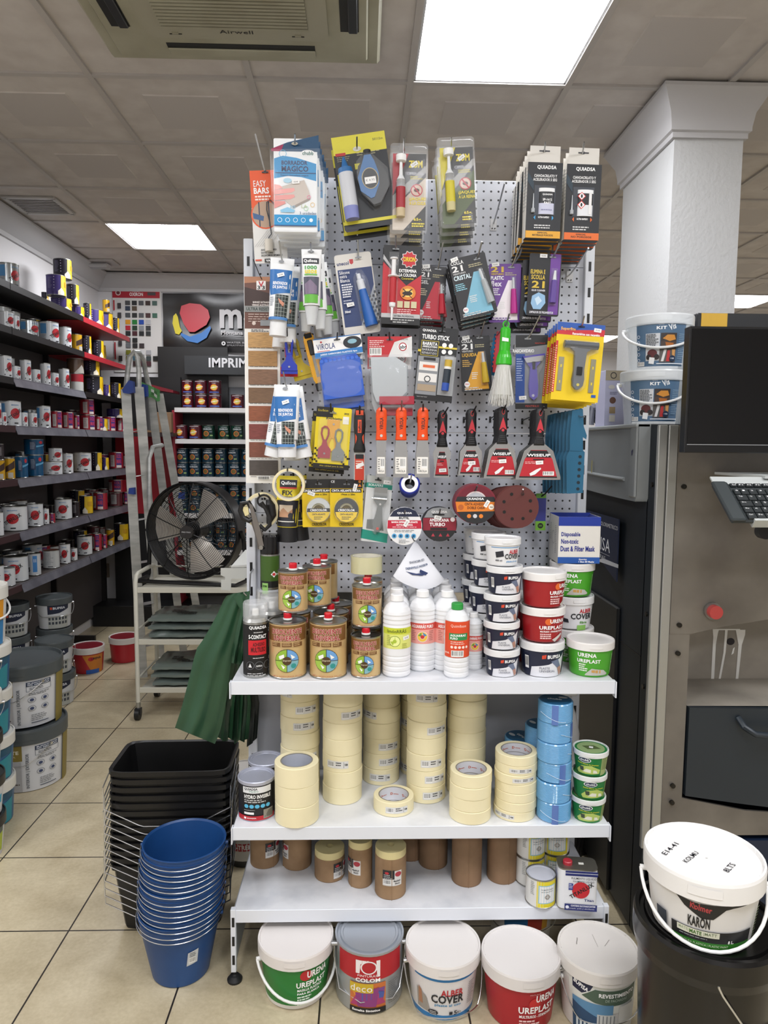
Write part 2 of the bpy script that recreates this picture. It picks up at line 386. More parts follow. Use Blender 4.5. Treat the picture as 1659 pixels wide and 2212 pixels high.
mx = nn('Mix', data_type='RGBA'); L(hol, mx.inputs[0]); mx.inputs[6].default_value = (*rgb('d3d7e1'), 1); mx.inputs[7].default_value = (*rgb('15161a'), 1); L(mx.outputs[2], b.inputs['Base Color'])
b.inputs['Roughness'].default_value = .38
G = thing('shelving_unit', 'white metal gondola shelving unit with pegboard back and three shelves', 'shelving unit', (GC, BY, 0))
HX = (GX1-GX0)/2
for k in range(5):
    z0 = 1.02+.25*k; m = MB(); m.box(-HX+.014, 0, z0+.001, HX-.014, .012, z0+.249, pb, .001); m.build('pegboard_panel', G, smooth=0)
m = MB(); m.box(-HX+.014, 0, .1, HX-.014, .012, .96, M('a9acb4', .5)); m.build('back_panel', G, smooth=0)
m = MB()
for s_ in (-1, 1):
    m = MB(); x = s_*(HX-.001); m.box(x-.014, -.02, .03, x+.014, .03, 2.085, gm, .002)
    for k in range(26): z = .1+k*.0762; m.box(x-.004, -.0206, z, x+.004, -.0196, z+.028, M('0c0d10'))
    m.build('upright', G, smooth=0)
def shelf(z, lab):
    m = MB(); y0 = FY-BY
    m.box(-HX-.002, y0+.002, z-.004, HX+.002, -.004, z, gm2); m.box(-HX-.004, y0, z-.036, HX+.004, y0+.003, z+.0005, gm, .001)
    for s_ in (-1, 1): m.box(s_*(HX-.001)-.002, y0+.003, z-.034, s_*(HX-.001)+.002, -.02, z-.004, gm)
    m.box(-HX, -.3, z-.02, HX, -.05, z-.008, M('9a9ea6')); o = m.build('shelf', G, smooth=0); o['label'] = lab
    for s_ in (-1, 1):
        m = MB(); x = s_*(HX+.006); m.box(x-.0015, y0-.003, z-.046, x+.0015, y0+.02, z-.002, gm); m.box(x-.0015, y0+.02, z-.04, x+.0015, -.02, z-.012, M('8e939c', .4))
        m.build('shelf_bracket', G, smooth=0)
shelf(TOPZ, 'top shelf'); shelf(MIDZ, 'middle shelf, dusty white'); shelf(LOWZ, 'bottom shelf, scuffed white')
for s_ in (-1, 1):
    x = s_*(HX+.004); y0 = FY-BY
    m = MB(); m.box(x-.0015, y0+.012, .045, x+.0015, -.02, LOWZ-.004, M('a4a9b0', .4)); m.box(x-.008, y0-.004, .032, x+.006, y0+.012, LOWZ+.004, gm, .001)
    for k in range(3): m.box(x-.004, y0-.0048, .055+k*.055, x+.003, y0-.003, .082+k*.055, M('0c0d10'))
    m.build('base_leg', G, smooth=0)
    m = MB().lathe([(0, 0), (.02, 0), (.021, .006), (.013, .016), (.008, .018), (.005, .02), (.005, .036), (0, .036)], M('17181a', .6), 18, (x, y0+.008, 0)); m.build('foot', G)
# ---------------------------------------------------------------- hooks and hanging goods
HG = 'metal peg hooks on the pegboard'
def hook(hx, hy, Yf, tip, label, col=STEEL, tipY=None, r=.0022, slope=.06):
    ph = P(hx, hy, Yf); pt = P(tip[0], tip[1], tipY or Yf-.04)
    back = Vector((ph.x, BY-.003, ph.z-slope*(BY-Yf))) if col is STEEL else Vector((ph.x, BY-.003, ph.z-slope*(BY-Yf)))
    t = thing('peg_hook', label, 'hook', back, group=HG)
    mid = ph-back
    m = MB(); m.tube([Vector((0, 0, 0)), mid*.5, mid, mid+(pt-ph)*.35+Vector((0, 0, -.003)), pt-back], r, col, 8); m.build('rod', t)
    if col is not STEEL: MB().box(-.003, -.001, -.012, .003, .0025, .006, col).build('hook_clip', t); return back, mid
    m = MB(); m.box(-.010, -.0005, -.022, .010, .0025, .012, WHT, .001); m.cyl((-.004, -.003, -.016), (-.004, 0, -.016), .002, BLK, 8).cyl((.004, -.003, -.016), (.004, 0, -.016), .002, BLK, 8); m.build('hook_plate', t)
    return back, mid
def rrect(x0, y0, x1, y1, r, n=4):
    o = []
    for cx, cy, a in ((x1-r, y1-r, 0), (x0+r, y1-r, 90), (x0+r, y0+r, 180), (x1-r, y0+r, 270)):
        for k in range(n+1): q = (a+90*k/n)*pi/180; o.append((cx+r*math.cos(q), cy+r*math.sin(q)))
    return o
SLOT = lambda x, y, c='2a2b30': [('r', x-7, y-1.5, 14, 3, c), ('c', x, y-1.5, 3, c)]
TAG_ = lambda x, y, a=15: [('p', [(x+u*math.cos(a*pi/180)+v*math.sin(a*pi/180), y-u*math.sin(a*pi/180)+v*math.cos(a*pi/180)) for u, v in ((-8, -4), (8, -4), (8, 4), (-8, 4))], 'f2f2f0'), ('T', '€ 3.95', x, y, 9, 3, '777777', a)]
def hang(name, lab, cat, w, h, hole, at, Yf, base, items, n=1, gap=.012, th=.0015, tilt=0, tip=None, rad=3, extra=None, group=None, hooklab=None, hcol=STEEL, behind='behind the front', drop=.06, fan=0, dx=0, outline=None, alpha=None, backlab=None):
    """a pack of w x h photo pixels whose hanging hole lies at pixel 'at' on the plane Y = Yf"""
    p = P(at[0], at[1], Yf); s = SZ(p); fm = flat(hole[0], hole[1], s)
    t = thing(name, lab, cat, p, (0, -tilt*pi/180, 0), group)
    m = MB(); ol = outline or [(x, y) for x, y in rrect(0, 0, w, h, rad)]
    pts = [((x-hole[0])*s, (hole[1]-y)*s) for x, y in ol]
    m.prism(pts, 0, th, base if isinstance(base, str) or base else 'eeeeee'); m.decal(items, fm, off=.0002); m.build('card', t)
    if extra: extra(t, fm, s)
    for i in range(1, n):
        c = copy_tree(t); q = p+Vector((random.uniform(-1, 1)*.002+dx*i, gap*i, -drop*gap*i)); c.location = q
        c.rotation_euler = (0, -(tilt+random.uniform(-1, 1)*(1.5+fan)+fan*i*.5)*pi/180, 0)
        c['label'] = (backlab or ' '.join(lab.split(',')[0].split()[:10]))+', '+('just '+behind if i == 1 else ORD[i]+' on its hook')
        if group: c['group'] = group
    if tip: hook(at[0], at[1], Yf, tip, hooklab or ('peg hook carrying the '+' '.join(lab.split(',')[0].split()[:12])), hcol)
    return t, p, s
def blister(t, fm, s, pts, d, m=None, name='blister'):
    """clear raised bubble over a contents outline, with bevelled edge"""
    cx = sum(a for a, _ in pts)/len(pts); cy = sum(b for _, b in pts)/len(pts); mb = MB(); n = len(pts)
    vs = [fm(a, b, .001) for a, b in pts]+[fm(cx+(a-cx)*.95, cy+(b-cy)*.97, d*.9) for a, b in pts]+[fm(cx+(a-cx)*.86, cy+(b-cy)*.92, d) for a, b in pts]
    fs = [(k*n+i, k*n+(i+1) % n, k*n+n+(i+1) % n, k*n+n+i) for k in range(2) for i in range(n)]+[tuple(range(2*n, 3*n))]
    mb.add(vs, fs, m or CLEAR); mb.build(name, t)
def loft(mb, secs, seg=14, sq=0):
    """stack of ellipses (x, y, z, rx, ry, material), capped"""
    rings = []
    for x, y, z, rx, ry, *_ in secs:
        r = []
        for i in range(seg):
            a = 2*pi*i/seg; c_, s_ = math.cos(a), math.sin(a)
            if sq: k = (abs(c_)**sq+abs(s_)**sq)**(-1/sq); c_ *= k; s_ *= k
            r.append((x+rx*c_, y+ry*s_, z))
        rings.append(r)
    for k in range(len(secs)-1): mb.add(rings[k]+rings[k+1], [(i, (i+1) % seg, seg+(i+1) % seg, seg+i) for i in range(seg)], secs[k][5])
    mb.add(rings[0], [tuple(reversed(range(seg)))], secs[0][5]); mb.add(rings[-1], [tuple(range(seg))], secs[-1][5] if len(secs[-1]) > 5 else secs[-2][5]); return mb
def stick(t, fm, s, name, a, b, r, mats, d, seg=14, lab=None):
    """small bottle, syringe or tube lying on a card from pixel a to pixel b; mats = [(fraction, radius factor, material)]"""
    A, B = Vector(fm(*a, d)), Vector(fm(*b, d)); mb = MB(); mats = mats
    for (f0, k0, m0), (f1, k1, _) in zip(mats, mats[1:]): mb.cyl(A+(B-A)*f0, A+(B-A)*f1, r*k0*s, m0, seg, r*k1*s)
    o = mb.build(name, t)
    if lab: o['label'] = lab
    return o
# ---- row one
def ex(t, fm, s):
    m = MB(); pts = [fm(a, b, .006) for a, b in ((50, 72), (42, 64), (34, 68), (33, 85), (38, 110), (40, 135), (34, 142), (33, 150))]; m.tube(pts, .0016, M('55585c', .3, .8), 6); m.build('wire_arm', t)
    stick(t, fm, s, 'paint_roller', (34, 148), (34, 173), 9, [(0, 1, 'd8d2c6'), (1, 1, 'd8d2c6')], .012)
hang('mini_roller_pack', 'orange and white small paint roller pack at the far left of the top row', 'paint roller', 72, 195, (34, 5), (573, 373), 2.08, 'e3e2de',
     [('r', 0, 0, 72, 78, 'e8581f'), ('c', 29, 92, 31, 'e8581f'), ('c', 29, 92, 28, 'b99c84'), ('r', 15, 66, 2.5, 52, '27314a'), ('r', 36, 66, 2.5, 52, '27314a'), ('p', [(2, 88), (26, 96), (24, 106), (3, 100)], '3b5f8f'),
      ('t', 'EASY', 7, 21, 27, 13, 'ffffff', 0), ('t', 'BARS', 7, 36, 33, 13, 'ffffff'), ('l', 9, 53, 46, 2, 6, 'ffe9df', .6)]
     + [('p', [(2+i*5, 160), (3+i*5, 160), (33+i*5, 125), (32+i*5, 125)], 'b9bab9') for i in range(7)]
     + [('t', 'AHORRA TIEMPO', 15, 165, 34, 4, '222222'), ('t', 'SAVE TIME', 15, 171, 26, 4, '222222'), ('t', '3KOHOMNR BPEMEHN', 15, 177, 46, 4, '222222'), ('r', 2, 187, 14, 3, 'd64a2a'), ('r', 22, 186, 30, 8, '1c1c1c'), ('t', 'VAIVEN', 25, 188, 24, 4.5, 'ffffff')]
     + SLOT(34, 5), tilt=3, extra=ex, tip=(551, 289), hooklab='leftmost top peg hook, long and bent, above the orange pack')
BORR = [('p', [(-5, 22), (30, 8), (97, -8), (98, 27), (-5, 27)], '17486e'), ('p', [(-5, 22), (22, 12), (16, 27), (-5, 27)], 'a01f52'), ('r', 1, 27, 92, 166, 'f3f6f8'),
        ('p', [(1, 42), (20, 36), (50, 40), (92, 52), (92, 88), (60, 80), (30, 78), (1, 84)], '1b93cf'), ('c', 74, 30, 15, 'f3f6f8', 7), ('t', 'chubb', 62, 26, 24, 8, '1c6a60'),
        ('t', 'BORRADOR', 17, 46, 56, 9, '15285f'), ('t', 'MAGICO', 17, 57, 58, 12, '15285f'), ('r', 3, 71, 88, 1.6, '15285f'), ('t', 'Esponja borradora magica', 15, 75, 60, 4, '15285f', 0), ('o', 20, 32, 7, 8, '5eb6de')]
BORR += [('p', [(18, 100), (66, 86), (76, 108), (80, 122), (40, 142), (24, 130)], 'cfc4ba'), ('p', [(40, 142), (80, 122), (78, 128), (42, 146)], '9d9187'),
         ('p', [(1, 96), (14, 98), (20, 104), (2, 108)], 'f0a7a2'), ('p', [(1, 108), (44, 103), (46, 109), (38, 113), (1, 118)], 'f0a7a2'), ('p', [(2, 119), (44, 117), (46, 122), (36, 127), (1, 130)], 'eb9c97'), ('p', [(1, 131), (24, 131), (26, 136), (1, 147)], 'e59089'), ('c', 30, 88, 9, 'aed8ec', 5)]
BORR += [('o', 76, 122, 3, 4, 'e88ab0'), ('o', 84, 138, 4, 5, 'e8c27a'), ('o', 70, 146, 4, 5, '9cd0a8'), ('t', 'LA', 60, 138, 12, 7, 'b8c49a', 0), ('t', 'HI', 36, 140, 10, 7, '9cc8e0', 0), ('p', [(14, 150), (30, 144), (46, 150), (44, 155), (16, 155)], '8cc6e6'),
         ('t', '3 unidades', 56, 153, 36, 6, '33557c', 0), ('r', 1, 160, 92, 22, '1b93cf')]+[('o', 13+17*i, 171, 4, 5, 'e8f6ff') for i in range(4)]+[('c', 81, 171, 4, 'e8f6ff'), ('r', 1, 182, 92, 2, '15407a')]+TAG_(48, 91, 5)+[('c', 46, 12, 7, 'b9b6a8', 3.5)]
def ex(t, fm, s):
    m = MB(); a, b_ = fm(0, 28, 0), fm(94, 196, 0); m.box(a[0], .0016, b_[2], b_[0], .024, a[2], M('eef0f0', .3), .003); o = m.build('sponge_pack', t); o['label'] = 'white sponges'
    m = MB(); c0 = [fm(*q, .003) for q in ((-8, 24), (100, 20), (101, 204), (-2, 206))]; c1 = [(x, y+.03, z) for x, y, z in c0]; m.add(c0+c1, [(0, 1, 2, 3), (1, 5, 6, 2), (3, 2, 6, 7), (0, 3, 7, 4)], CLEAR); m.build('plastic_bag', t, smooth=0)
hang('eraser_sponge_pack', 'blue and white magic eraser pack, frontmost of the bags', 'sponge pack', 94, 195, (46, 12), (637, 312), 1.98, 'f3f6f8', BORR, n=6, gap=.033, tilt=0, extra=ex, tip=(637, 289), group='eraser packs on the second top hook', hooklab='top peg hook holding the blue eraser packs', dx=.003, drop=.12)
def ex(t, fm, s):
    blister(t, fm, s, [(44, 62), (60, 48), (80, 48), (96, 66), (112, 84), (112, 120), (86, 160), (72, 164), (46, 132), (40, 96)], .03)
    m = MB(); m.prism([(fm(a, b, 0)[0], fm(a, b, 0)[2]) for a, b in ((48, 72), (62, 58), (80, 58), (98, 76), (109, 98), (108, 122), (86, 152), (70, 155), (48, 126), (42, 98))], -.022, -.004, M('17191c', .35)); m.build('reel_housing', t)
    m = MB(); m.prism([(fm(a, b, 0)[0], fm(a, b, 0)[2]) for a, b in ((58, 66), (64, 52), (78, 52), (84, 66), (90, 92), (88, 114), (74, 140), (66, 142), (46, 124), (44, 96))], -.025, -.02, M('2d6aa5', .35)); m.decal([('c', 70, 101, 18, 'b9a878', 22), ('c', 70, 101, 16.5, '20242a', 20.5), ('r', 58, 98, 24, 14, 'f2f2f0'), ('t', '€ 4.95', 60, 102, 19, 5, '777777', 0)], fm, off=.0255); m.build('reel_face', t)
    stick(t, fm, s, 'reel_cap', (71, 56), (72, 40), 9, [(0, 1, '17191c'), (1, .9, '17191c')], .014)
    stick(t, fm, s, 'chalk_bottle', (20, 48), (20, 178), 16, [(0, .15, '2d6aa5'), (.16, .5, '2d6aa5'), (.18, .95, '2d6aa5'), (.26, 1, 'c9ccd2'), (.8, 1, '7f86bf'), (1, .95, '7f86bf')], .016)
hang('chalk_line_pack', 'yellow and black blister pack with blue chalk line reel and bottle', 'chalk line', 116, 196, (52, 30), (771, 322), 2.0, '23262b',
     [('r', 0, 0, 116, 38, 'd8cf3c'), ('r', 4, 34, 22, 6, 'b92c2c'), ('t', "50'/15m", 88, 12, 22, 5, '4a4a3a', 0), ('l', 6, 42, 30, 3, 4, '8a8672'), ('l', 50, 38, 56, 2, 4, 'a8a380'), ('r', 42, 60, 14, 12, 'd8cf3c'), ('r', 0, 178, 116, 7, 'd8cf3c'), ('r', 2, 78, 5, 100, 'd8cf3c'), ('c', 52, 30, 9, 'dcdcd2', 5)],
     n=2, gap=.04, tilt=9, extra=ex, tip=(771, 296), group='chalk line packs', hooklab='top peg hook holding the chalk line packs', drop=.4)
def zum(c1, c2, word):
    it = [('r', 6, 22, 72, 160, '2c2c2e'), ('p', [(6, 22), (40, 22), (6, 110)], c1), ('p', [(6, 110), (78, 46), (78, 60), (6, 140)], '9b9b97'), ('p', [(6, 140), (78, 70), (78, 130), (30, 182), (6, 182)], c2), ('t', 'ZUM', 40, 36, 30, 15, 'f0dc28'), ('t', 'CIPER GEL', 36, 60, 38, 6, 'b9bbc0'), ('l', 44, 69, 28, 2, 4, 'd2c65a'),
          ('o', 58, 98, 11, 13, 'c0263a'), ('c', 58, 98, 11, 'd9c2b4'), ('c', 58, 98, 6, '55382e', 4), ('p', [(50, 90), (52, 88), (66, 106), (64, 108)], 'c0263a'), ('t', '¡JAQUE!', 42, 113, 36, 8, 'f0dc28'), ('t', word, 42, 122, 36, 7, 'f0dc28'), ('t', '65g.', 52, 156, 18, 8, 'f4e23c'), ('l', 48, 167, 28, 2, 5, 'f4e23c', .6)]+TAG_(52, 44, 35)
    return it
def mkex(liq, cap):
    def ex(t, fm, s):
        blister(t, fm, s, rrect(2, 6, 80, 188, 8, 3), .006, CLEAR, 'clamshell')
        stick(t, fm, s, 'gel_bottle', (23, 30), (23, 158), 10, [(0, 1.1, 'f4f5f5'), (.1, 1.1, 'f4f5f5'), (.1, .3, 'e9ecee'), (.32, .42, 'e9ecee'), (.40, .95, CLEAR2), (.52, 1, cap), (.86, 1, liq), (1, .95, liq)], .016)
    return ex
hang('gel_bait_pack', 'red and black insect gel pack in clear shell, frontmost on its hook', 'insect gel', 82, 190, (30, 18), (873, 328), 2.0, CLEAR, zum('b3202e', 'cfc3b4', 'A LA CUCA'), n=4, gap=.035, extra=mkex('c9b690', 'a3202c'), tip=(873, 298), group='red insect gel packs', hooklab='top peg hook holding the red insect gel packs', drop=.3, rad=8, th=.0006)
hang('gel_bait_pack', 'yellow and green insect gel pack in clear shell, frontmost on its hook', 'insect gel', 82, 190, (32, 18), (975, 315), 2.0, CLEAR, zum('d9cc2e', '4c5c2e', 'A LA REINA'), n=4, gap=.035, tilt=4, extra=mkex('c8c08c', 'd1c42c'), tip=(975, 298), group='yellow insect gel packs', hooklab='top peg hook holding the yellow insect gel packs', drop=.3, rad=8, th=.0006)
hook(1067, 480, 2.19, (1090, 396), 'empty steel peg hook between the yellow gel packs and black glue boxes', tipY=1.95)
def glue(stripe, tri, txt, hazard):
    it = [('r', 3, -34, 66, 36, 'dad7d0')]+[('r', 23, -25, 23, 3, '33343a'), ('c', 34, -23.5, 4, '33343a', 3)]+[('r', 0, 0, 76, 158, '16181d'), ('t', 'QUIADSA', 20, 6, 42, 9, 'ffffff'), ('t', 'CIANOACRILATO Y', 14, 25, 50, 6, 'e8e8e8'), ('t', 'ACELERADOR 5 SEG', 12, 33, 52, 6, 'e8e8e8'),
          ('r', 16, 48, 46, 62, '3a3f48'), ('p', [(0, 20), (14, 42), (14, 60), (0, 40)], '1e3442')]
    it += [('p', [(16, 116), (20, 111), (20, 121)], tri), ('p', [(60, 116), (56, 111), (56, 121)], tri), ('t', 'ULTRA RAPIDO', 26, 113, 24, 4, 'ffffff'), ('l', 18, 131, 40, 2, 5, 'd5d5d5', .5), ('r', 0, 144, 76, 15, stripe), ('t', 'ESPECIAL', 26, 146, 22, 3.5, '3a2a10'), ('t', txt, 15, 151, 45, 4, '3a2a10')]
    return it
def mkex(hz):
    def ex(t, fm, s):
        a, b_ = fm(0, 0, 0), fm(76, 159, 0); m = MB(); m.box(a[0], .0003, b_[2], b_[0], .0245, a[2], M('e6e3dc', .5), .0005)
        for z0 in (0, ): m.box(a[0]-.0002, .002, b_[2]-.0003, b_[0]+.0002, .0247, b_[2]+.001, M('1d2128'))
        for i in range(12): m.box(a[0]-.0004, .004, a[2]-.012-i*.009, a[0]-.0001, .0045+random.uniform(.008, .016), a[2]-.0135-i*.009, M('8d8f92'))
        m.build('box_body', t)
        m = MB(); c = fm(43, 0, 0)[0]; z0 = fm(0, 109, 0)[2]; z1 = fm(0, 54, 0)[2]; r = 17*s; f = (z1-z0)
        m.lathe([(0, 0, 'dfe2e6'), (r, 0, 'c6c9de' if hz else 'dfe2e6'), (r, f*.42, '141519'), (r, f*.86, 'eceef0'), (r*1.04, f*.86, 'eceef0'), (r*1.04, f, 'eceef0'), (0, f, 'eceef0')], None, 18, (c, -.0006, z0), sy=.25)
        g = lambda a_, b2, o: fm(a_, b2, o+.0055)
        if hz: m.decal([('t', 'QUIADSA', 33, 66, 22, 4, 'ffffff'), ('t', 'SP-1612', 34, 76, 20, 5, 'ffffff'), ('t', 'FAST', 37, 83, 15, 5, 'ffffff'), ('l', 31, 99, 24, 1, 4, '8a8cb0')], g, off=.0003)
        else:
            for yy, g_ in ((68, '1'), (86, '!')): m.decal([('p', [(34, yy-9), (43, yy), (34, yy+9), (25, yy)], 'd0302c'), ('p', [(34, yy-7), (41, yy), (34, yy+7), (27, yy)], 'ffffff'), ('c', 34, yy, 2.2, '111111', 4)], g, off=.0002)
            m.decal([('r', 50, 60, 6, 46, 'e8e8e8')], g)
        m.build('bottle_in_window', t)
        stick(t, fm, s, 'glue_nozzle', (14, 66), (14, 106), 4.5, [(0, .15, 'c9ced2'), (.75, .4, 'c9ced2'), (.8, .9, 'aeb3b8'), (1, .9, 'aeb3b8')], .0035, 8)
    return ex
hang('glue_box', 'black cyanoacrylate glue box with yellow base stripe, frontmost on its hook', 'glue box', 76, 159, (34, -22), (1176, 328), 1.97, '16181d', glue('e0a32a', '3fa0d8', 'MATERIALES POROSOS', 1), n=7, gap=.031, extra=mkex(1), tip=(1178, 306), group='yellow striped glue boxes', hooklab='top peg hook holding the yellow striped glue boxes', rad=1, tilt=-1)
hang('glue_box', 'black cyanoacrylate glue box with orange base stripe, frontmost on its hook', 'glue box', 76, 159, (32, -22), (1258, 332), 1.97, '16181d', glue('e06a22', 'e06a22', 'NO POROSOS', 0), n=7, gap=.031, extra=mkex(0), tip=(1262, 307), group='orange striped glue boxes', hooklab='rightmost top peg hook holding the orange striped glue boxes', rad=1, tilt=-1)
# ---- squeeze tubes with a flat crimped top and a round cap
def squeeze(name, lab, w, h, hole, at, Yf, items, cap, n=1, tilt=0, tip=None, group=None, spread=(), capr=.85, caph=34, capm='e6e7e8', body='eef0f1', hooklab=None, gap=.03, hcol=STEEL):
    p = P(at[0], at[1], Yf); s = SZ(p)
    def mk():
        t = thing(name, lab, 'tube', p, (0, -tilt*pi/180, 0), group); m = MB(); H = (h-caph)*s; top = hole[1]*s; seg = 20; N = 10; R0 = w*.5*s
        def sec(z):       # z from hole downwards
            q = max(0, min(1, (top-z)/(H))); return R0*(1-.17*q), .0012+(R0*.8-.0012)*min(1, q*1.15)**.7
        rings = []
        for k in range(N+1):
            z = top-H*k/N; rx, ry = sec(z); rings.append([(rx*math.cos(2*pi*i/seg), ry*math.sin(2*pi*i/seg), z) for i in range(seg)])
        for k in range(N): m.add(rings[k]+rings[k+1], [(i, seg+i, seg+(i+1) % seg, (i+1) % seg) for i in range(seg)], body)
        m.add(rings[0], [tuple(range(seg))], body)
        def fmap(a, b_, o):
            z = (hole[1]-b_)*s; rx, ry = sec(z); x = (a-w/2)*s*rx/R0; x = max(-rx*.985, min(rx*.985, x)); return (x, -ry*math.sqrt(1-(x/rx)**2)-o, z)
        m.decal(items, fmap, sub=w/9., off=.0006, step=.0002); m.build('tube_body', t)
        rx, ry = sec(top-H); rc = w*.5*s*capr; z = top-H
        MB().lathe([(rc*.6, z+.004), (rc*.98, z), (rc*cap[0], z-caph*s), (rc*cap[0]*.9, z-caph*s-.001), (0, z-caph*s-.001)], capm, 22, sy=.95).build('cap', t); return t
    t = mk()
    for i, (dx, dy, dz, tl) in enumerate(spread):
        c = copy_tree(t); c.location = p+Vector((dx, dy, dz)); c.rotation_euler = (0, -tl*pi/180, random.uniform(-.4, .4)); c['label'] = ' '.join(lab.split(',')[0].split()[:10])+', '+ORD[i+1]+' of its bunch'
    if tip: hook(at[0], at[1], Yf, tip, hooklab, hcol)
RENO = [('r', 0, 26, 50, 48, '2a6fb4'), ('p', [(0, 50), (50, 44), (50, 74), (0, 82)], '2a6fb4'), ('t', 'RENOVADOR', 9, 52, 34, 7, 'ffffff'), ('t', 'DE JUNTAS', 9, 61, 34, 8, 'ffffff'), ('r', 2, 82, 14, 46, 'eef0f2'), ('l', 4, 86, 10, 5, 4, '8a93a0'), ('r', 17, 80, 31, 48, '2e3634')]
RENO += [('r', 17, 84+i*8, 31, .8, 'aab3ad') for i in range(6)]+[('r', 19+i*7, 80, .8, 48, 'aab3ad') for i in range(5)]+[('p', [(24, 88), (40, 98), (38, 106), (28, 98)], 'c9866a'), ('r', 0, 128, 50, 6, '4f86c4')]+TAG_(26, 38, 18)+[('c', 25, 9, 6, '8d9094', 3)]
squeeze('grout_tube', 'white and blue grout renewal tube at left of the second row, frontmost', 52, 166, (26, 8), (610, 566), 2.02, RENO, (1., ), tilt=-4, tip=(603, 520), group='grout tubes in the second row', spread=((.012, .05, -.01, -1), (.0, .09, -.02, -5)), hooklab='peg hook with the upper grout tubes', caph=38, capr=.72)
QUIL = [('r', 3, 20, 36, 12, '23242c'), ('t', 'Quilosa', 5, 22, 30, 8, 'ffffff'), ('t', '1000', 7, 36, 28, 8, '46a03c'), ('t', 'usos', 7, 45, 28, 8, 'e3d21e'), ('r', 6, 54, 30, 3, '6ab04a'), ('r', 4, 60, 36, 40, '4a4a5c'), ('p', [(6, 76), (20, 66), (36, 80), (36, 96), (8, 98)], '7a6a82'), ('r', 5, 98, 34, 18, '63b23c'), ('c', 21, 6, 7, '8d9094', 3)]
squeeze('sealant_tube', 'green and white all purpose sealant tube in the second row, frontmost', 44, 160, (22, 8), (673, 547), 1.98, QUIL, (.62, ), tip=(671, 524), group='green sealant tubes', spread=((.006, .04, -.006, 5), (-.006, .06, -.008, -5), (.012, .09, -.012, 9), (.004, .12, -.015, 3), (.02, .15, -.02, 12)), hooklab='peg hook with the green sealant tubes', caph=40, capr=.72, capm=M('dfe2e4', .3, alpha=.8))
squeeze('grout_tube', 'white and blue grout renewal tube above the tape rings, frontmost', 56, 156, (28, 8), (620, 839), 2.0, RENO, (.98, ), tip=(612, 803), group='grout tubes in the fourth row', spread=((-.004, .03, -.004, -12), (.006, .05, -.006, 11), (.002, .085, -.01, 1)), hooklab='peg hook with the lower grout tubes', caph=38, capr=.72)
# ---- row two
def silic(t, fm, s):
    blister(t, fm, s, [(34, 52), (44, 36), (56, 36), (66, 56), (80, 150), (74, 160), (44, 164), (40, 150)], .012)
    stick(t, fm, s, 'silicone_tube', (47, 46), (62, 158), 13, [(0, .35, 'dfe3ea'), (.1, .38, 'dfe3ea'), (.12, .6, 'dfe3ea'), (.3, .65, '2a66b8'), (.95, 1.1, '2a66b8'), (1, 1.1, '2a66b8')], .008)
CHK = [('r', 40+8*i+(4 if j % 2 else 0), 60+8*j, 4, 4, '3a3f4a') for i in range(6) for j in range(12) if i+j > 6]
hang('silicone_pack', 'white and navy extra white silicone blister card in the second row', 'silicone', 80, 172, (52, 12), (774, 558), 2.08, 'e0dcd4',
     [('t', 'unecol', 4, 15, 26, 8, '223067'), ('p', [(32, 12), (40, 12), (40, 20), (36, 23), (32, 20)], 'c23a3e'), ('r', 4, 32, 74, 122, '2c3f70'), ('p', [(40, 154), (78, 70), (78, 154)], 'a8aeb6')]+CHK+[('t', 'Silicone', 7, 36, 22, 7, 'ffffff', 0), ('t', 'extra', 7, 45, 15, 6, 'ffffff', 0), ('t', 'Blanca', 7, 53, 20, 7, 'ffffff', 0), ('l', 8, 64, 26, 6, 5, 'e4e6ee', .6), ('l', 8, 98, 20, 2, 5, 'c4c8d6', .4), ('t', '50ml', 8, 120, 12, 5, 'ffffff')]+TAG_(22, 108, 6)+SLOT(52, 12, '8d9094'),
     tilt=8, extra=silic, tip=(772, 506), th=.002, rad=6)
def syr(t, fm, s):
    blister(t, fm, s, [(12, 14), (34, 14), (34, 150), (12, 150)], .010)
    stick(t, fm, s, 'syringe', (23, 28), (23, 160), 7, [(0, 1.2, 'e9e9ea'), (.02, 1.2, 'e9e9ea'), (.03, .7, 'e9e9ea'), (.28, .7, 'e9e9ea'), (.285, 1.7, 'e9e9ea'), (.30, 1.7, 'e9e9ea'), (.31, 1, 'b8202a'), (.72, 1, 'e9e9ea'), (.78, .95, 'e9e9ea'), (.8, .4, 'e9e9ea'), (1, .3, 'e9e9ea')], .009)
def star(cx, cy, r0, r1, c, n=12): return [('p', [(cx, cy), (cx+r0*math.cos(a), cy+r0*math.sin(a)), (cx+r1*math.cos(a+pi/n), cy+r1*math.sin(a+pi/n)), (cx+r0*math.cos(a+2*pi/n), cy+r0*math.sin(a+2*pi/n))], c) for a in (2*pi*k/n for k in range(n))]
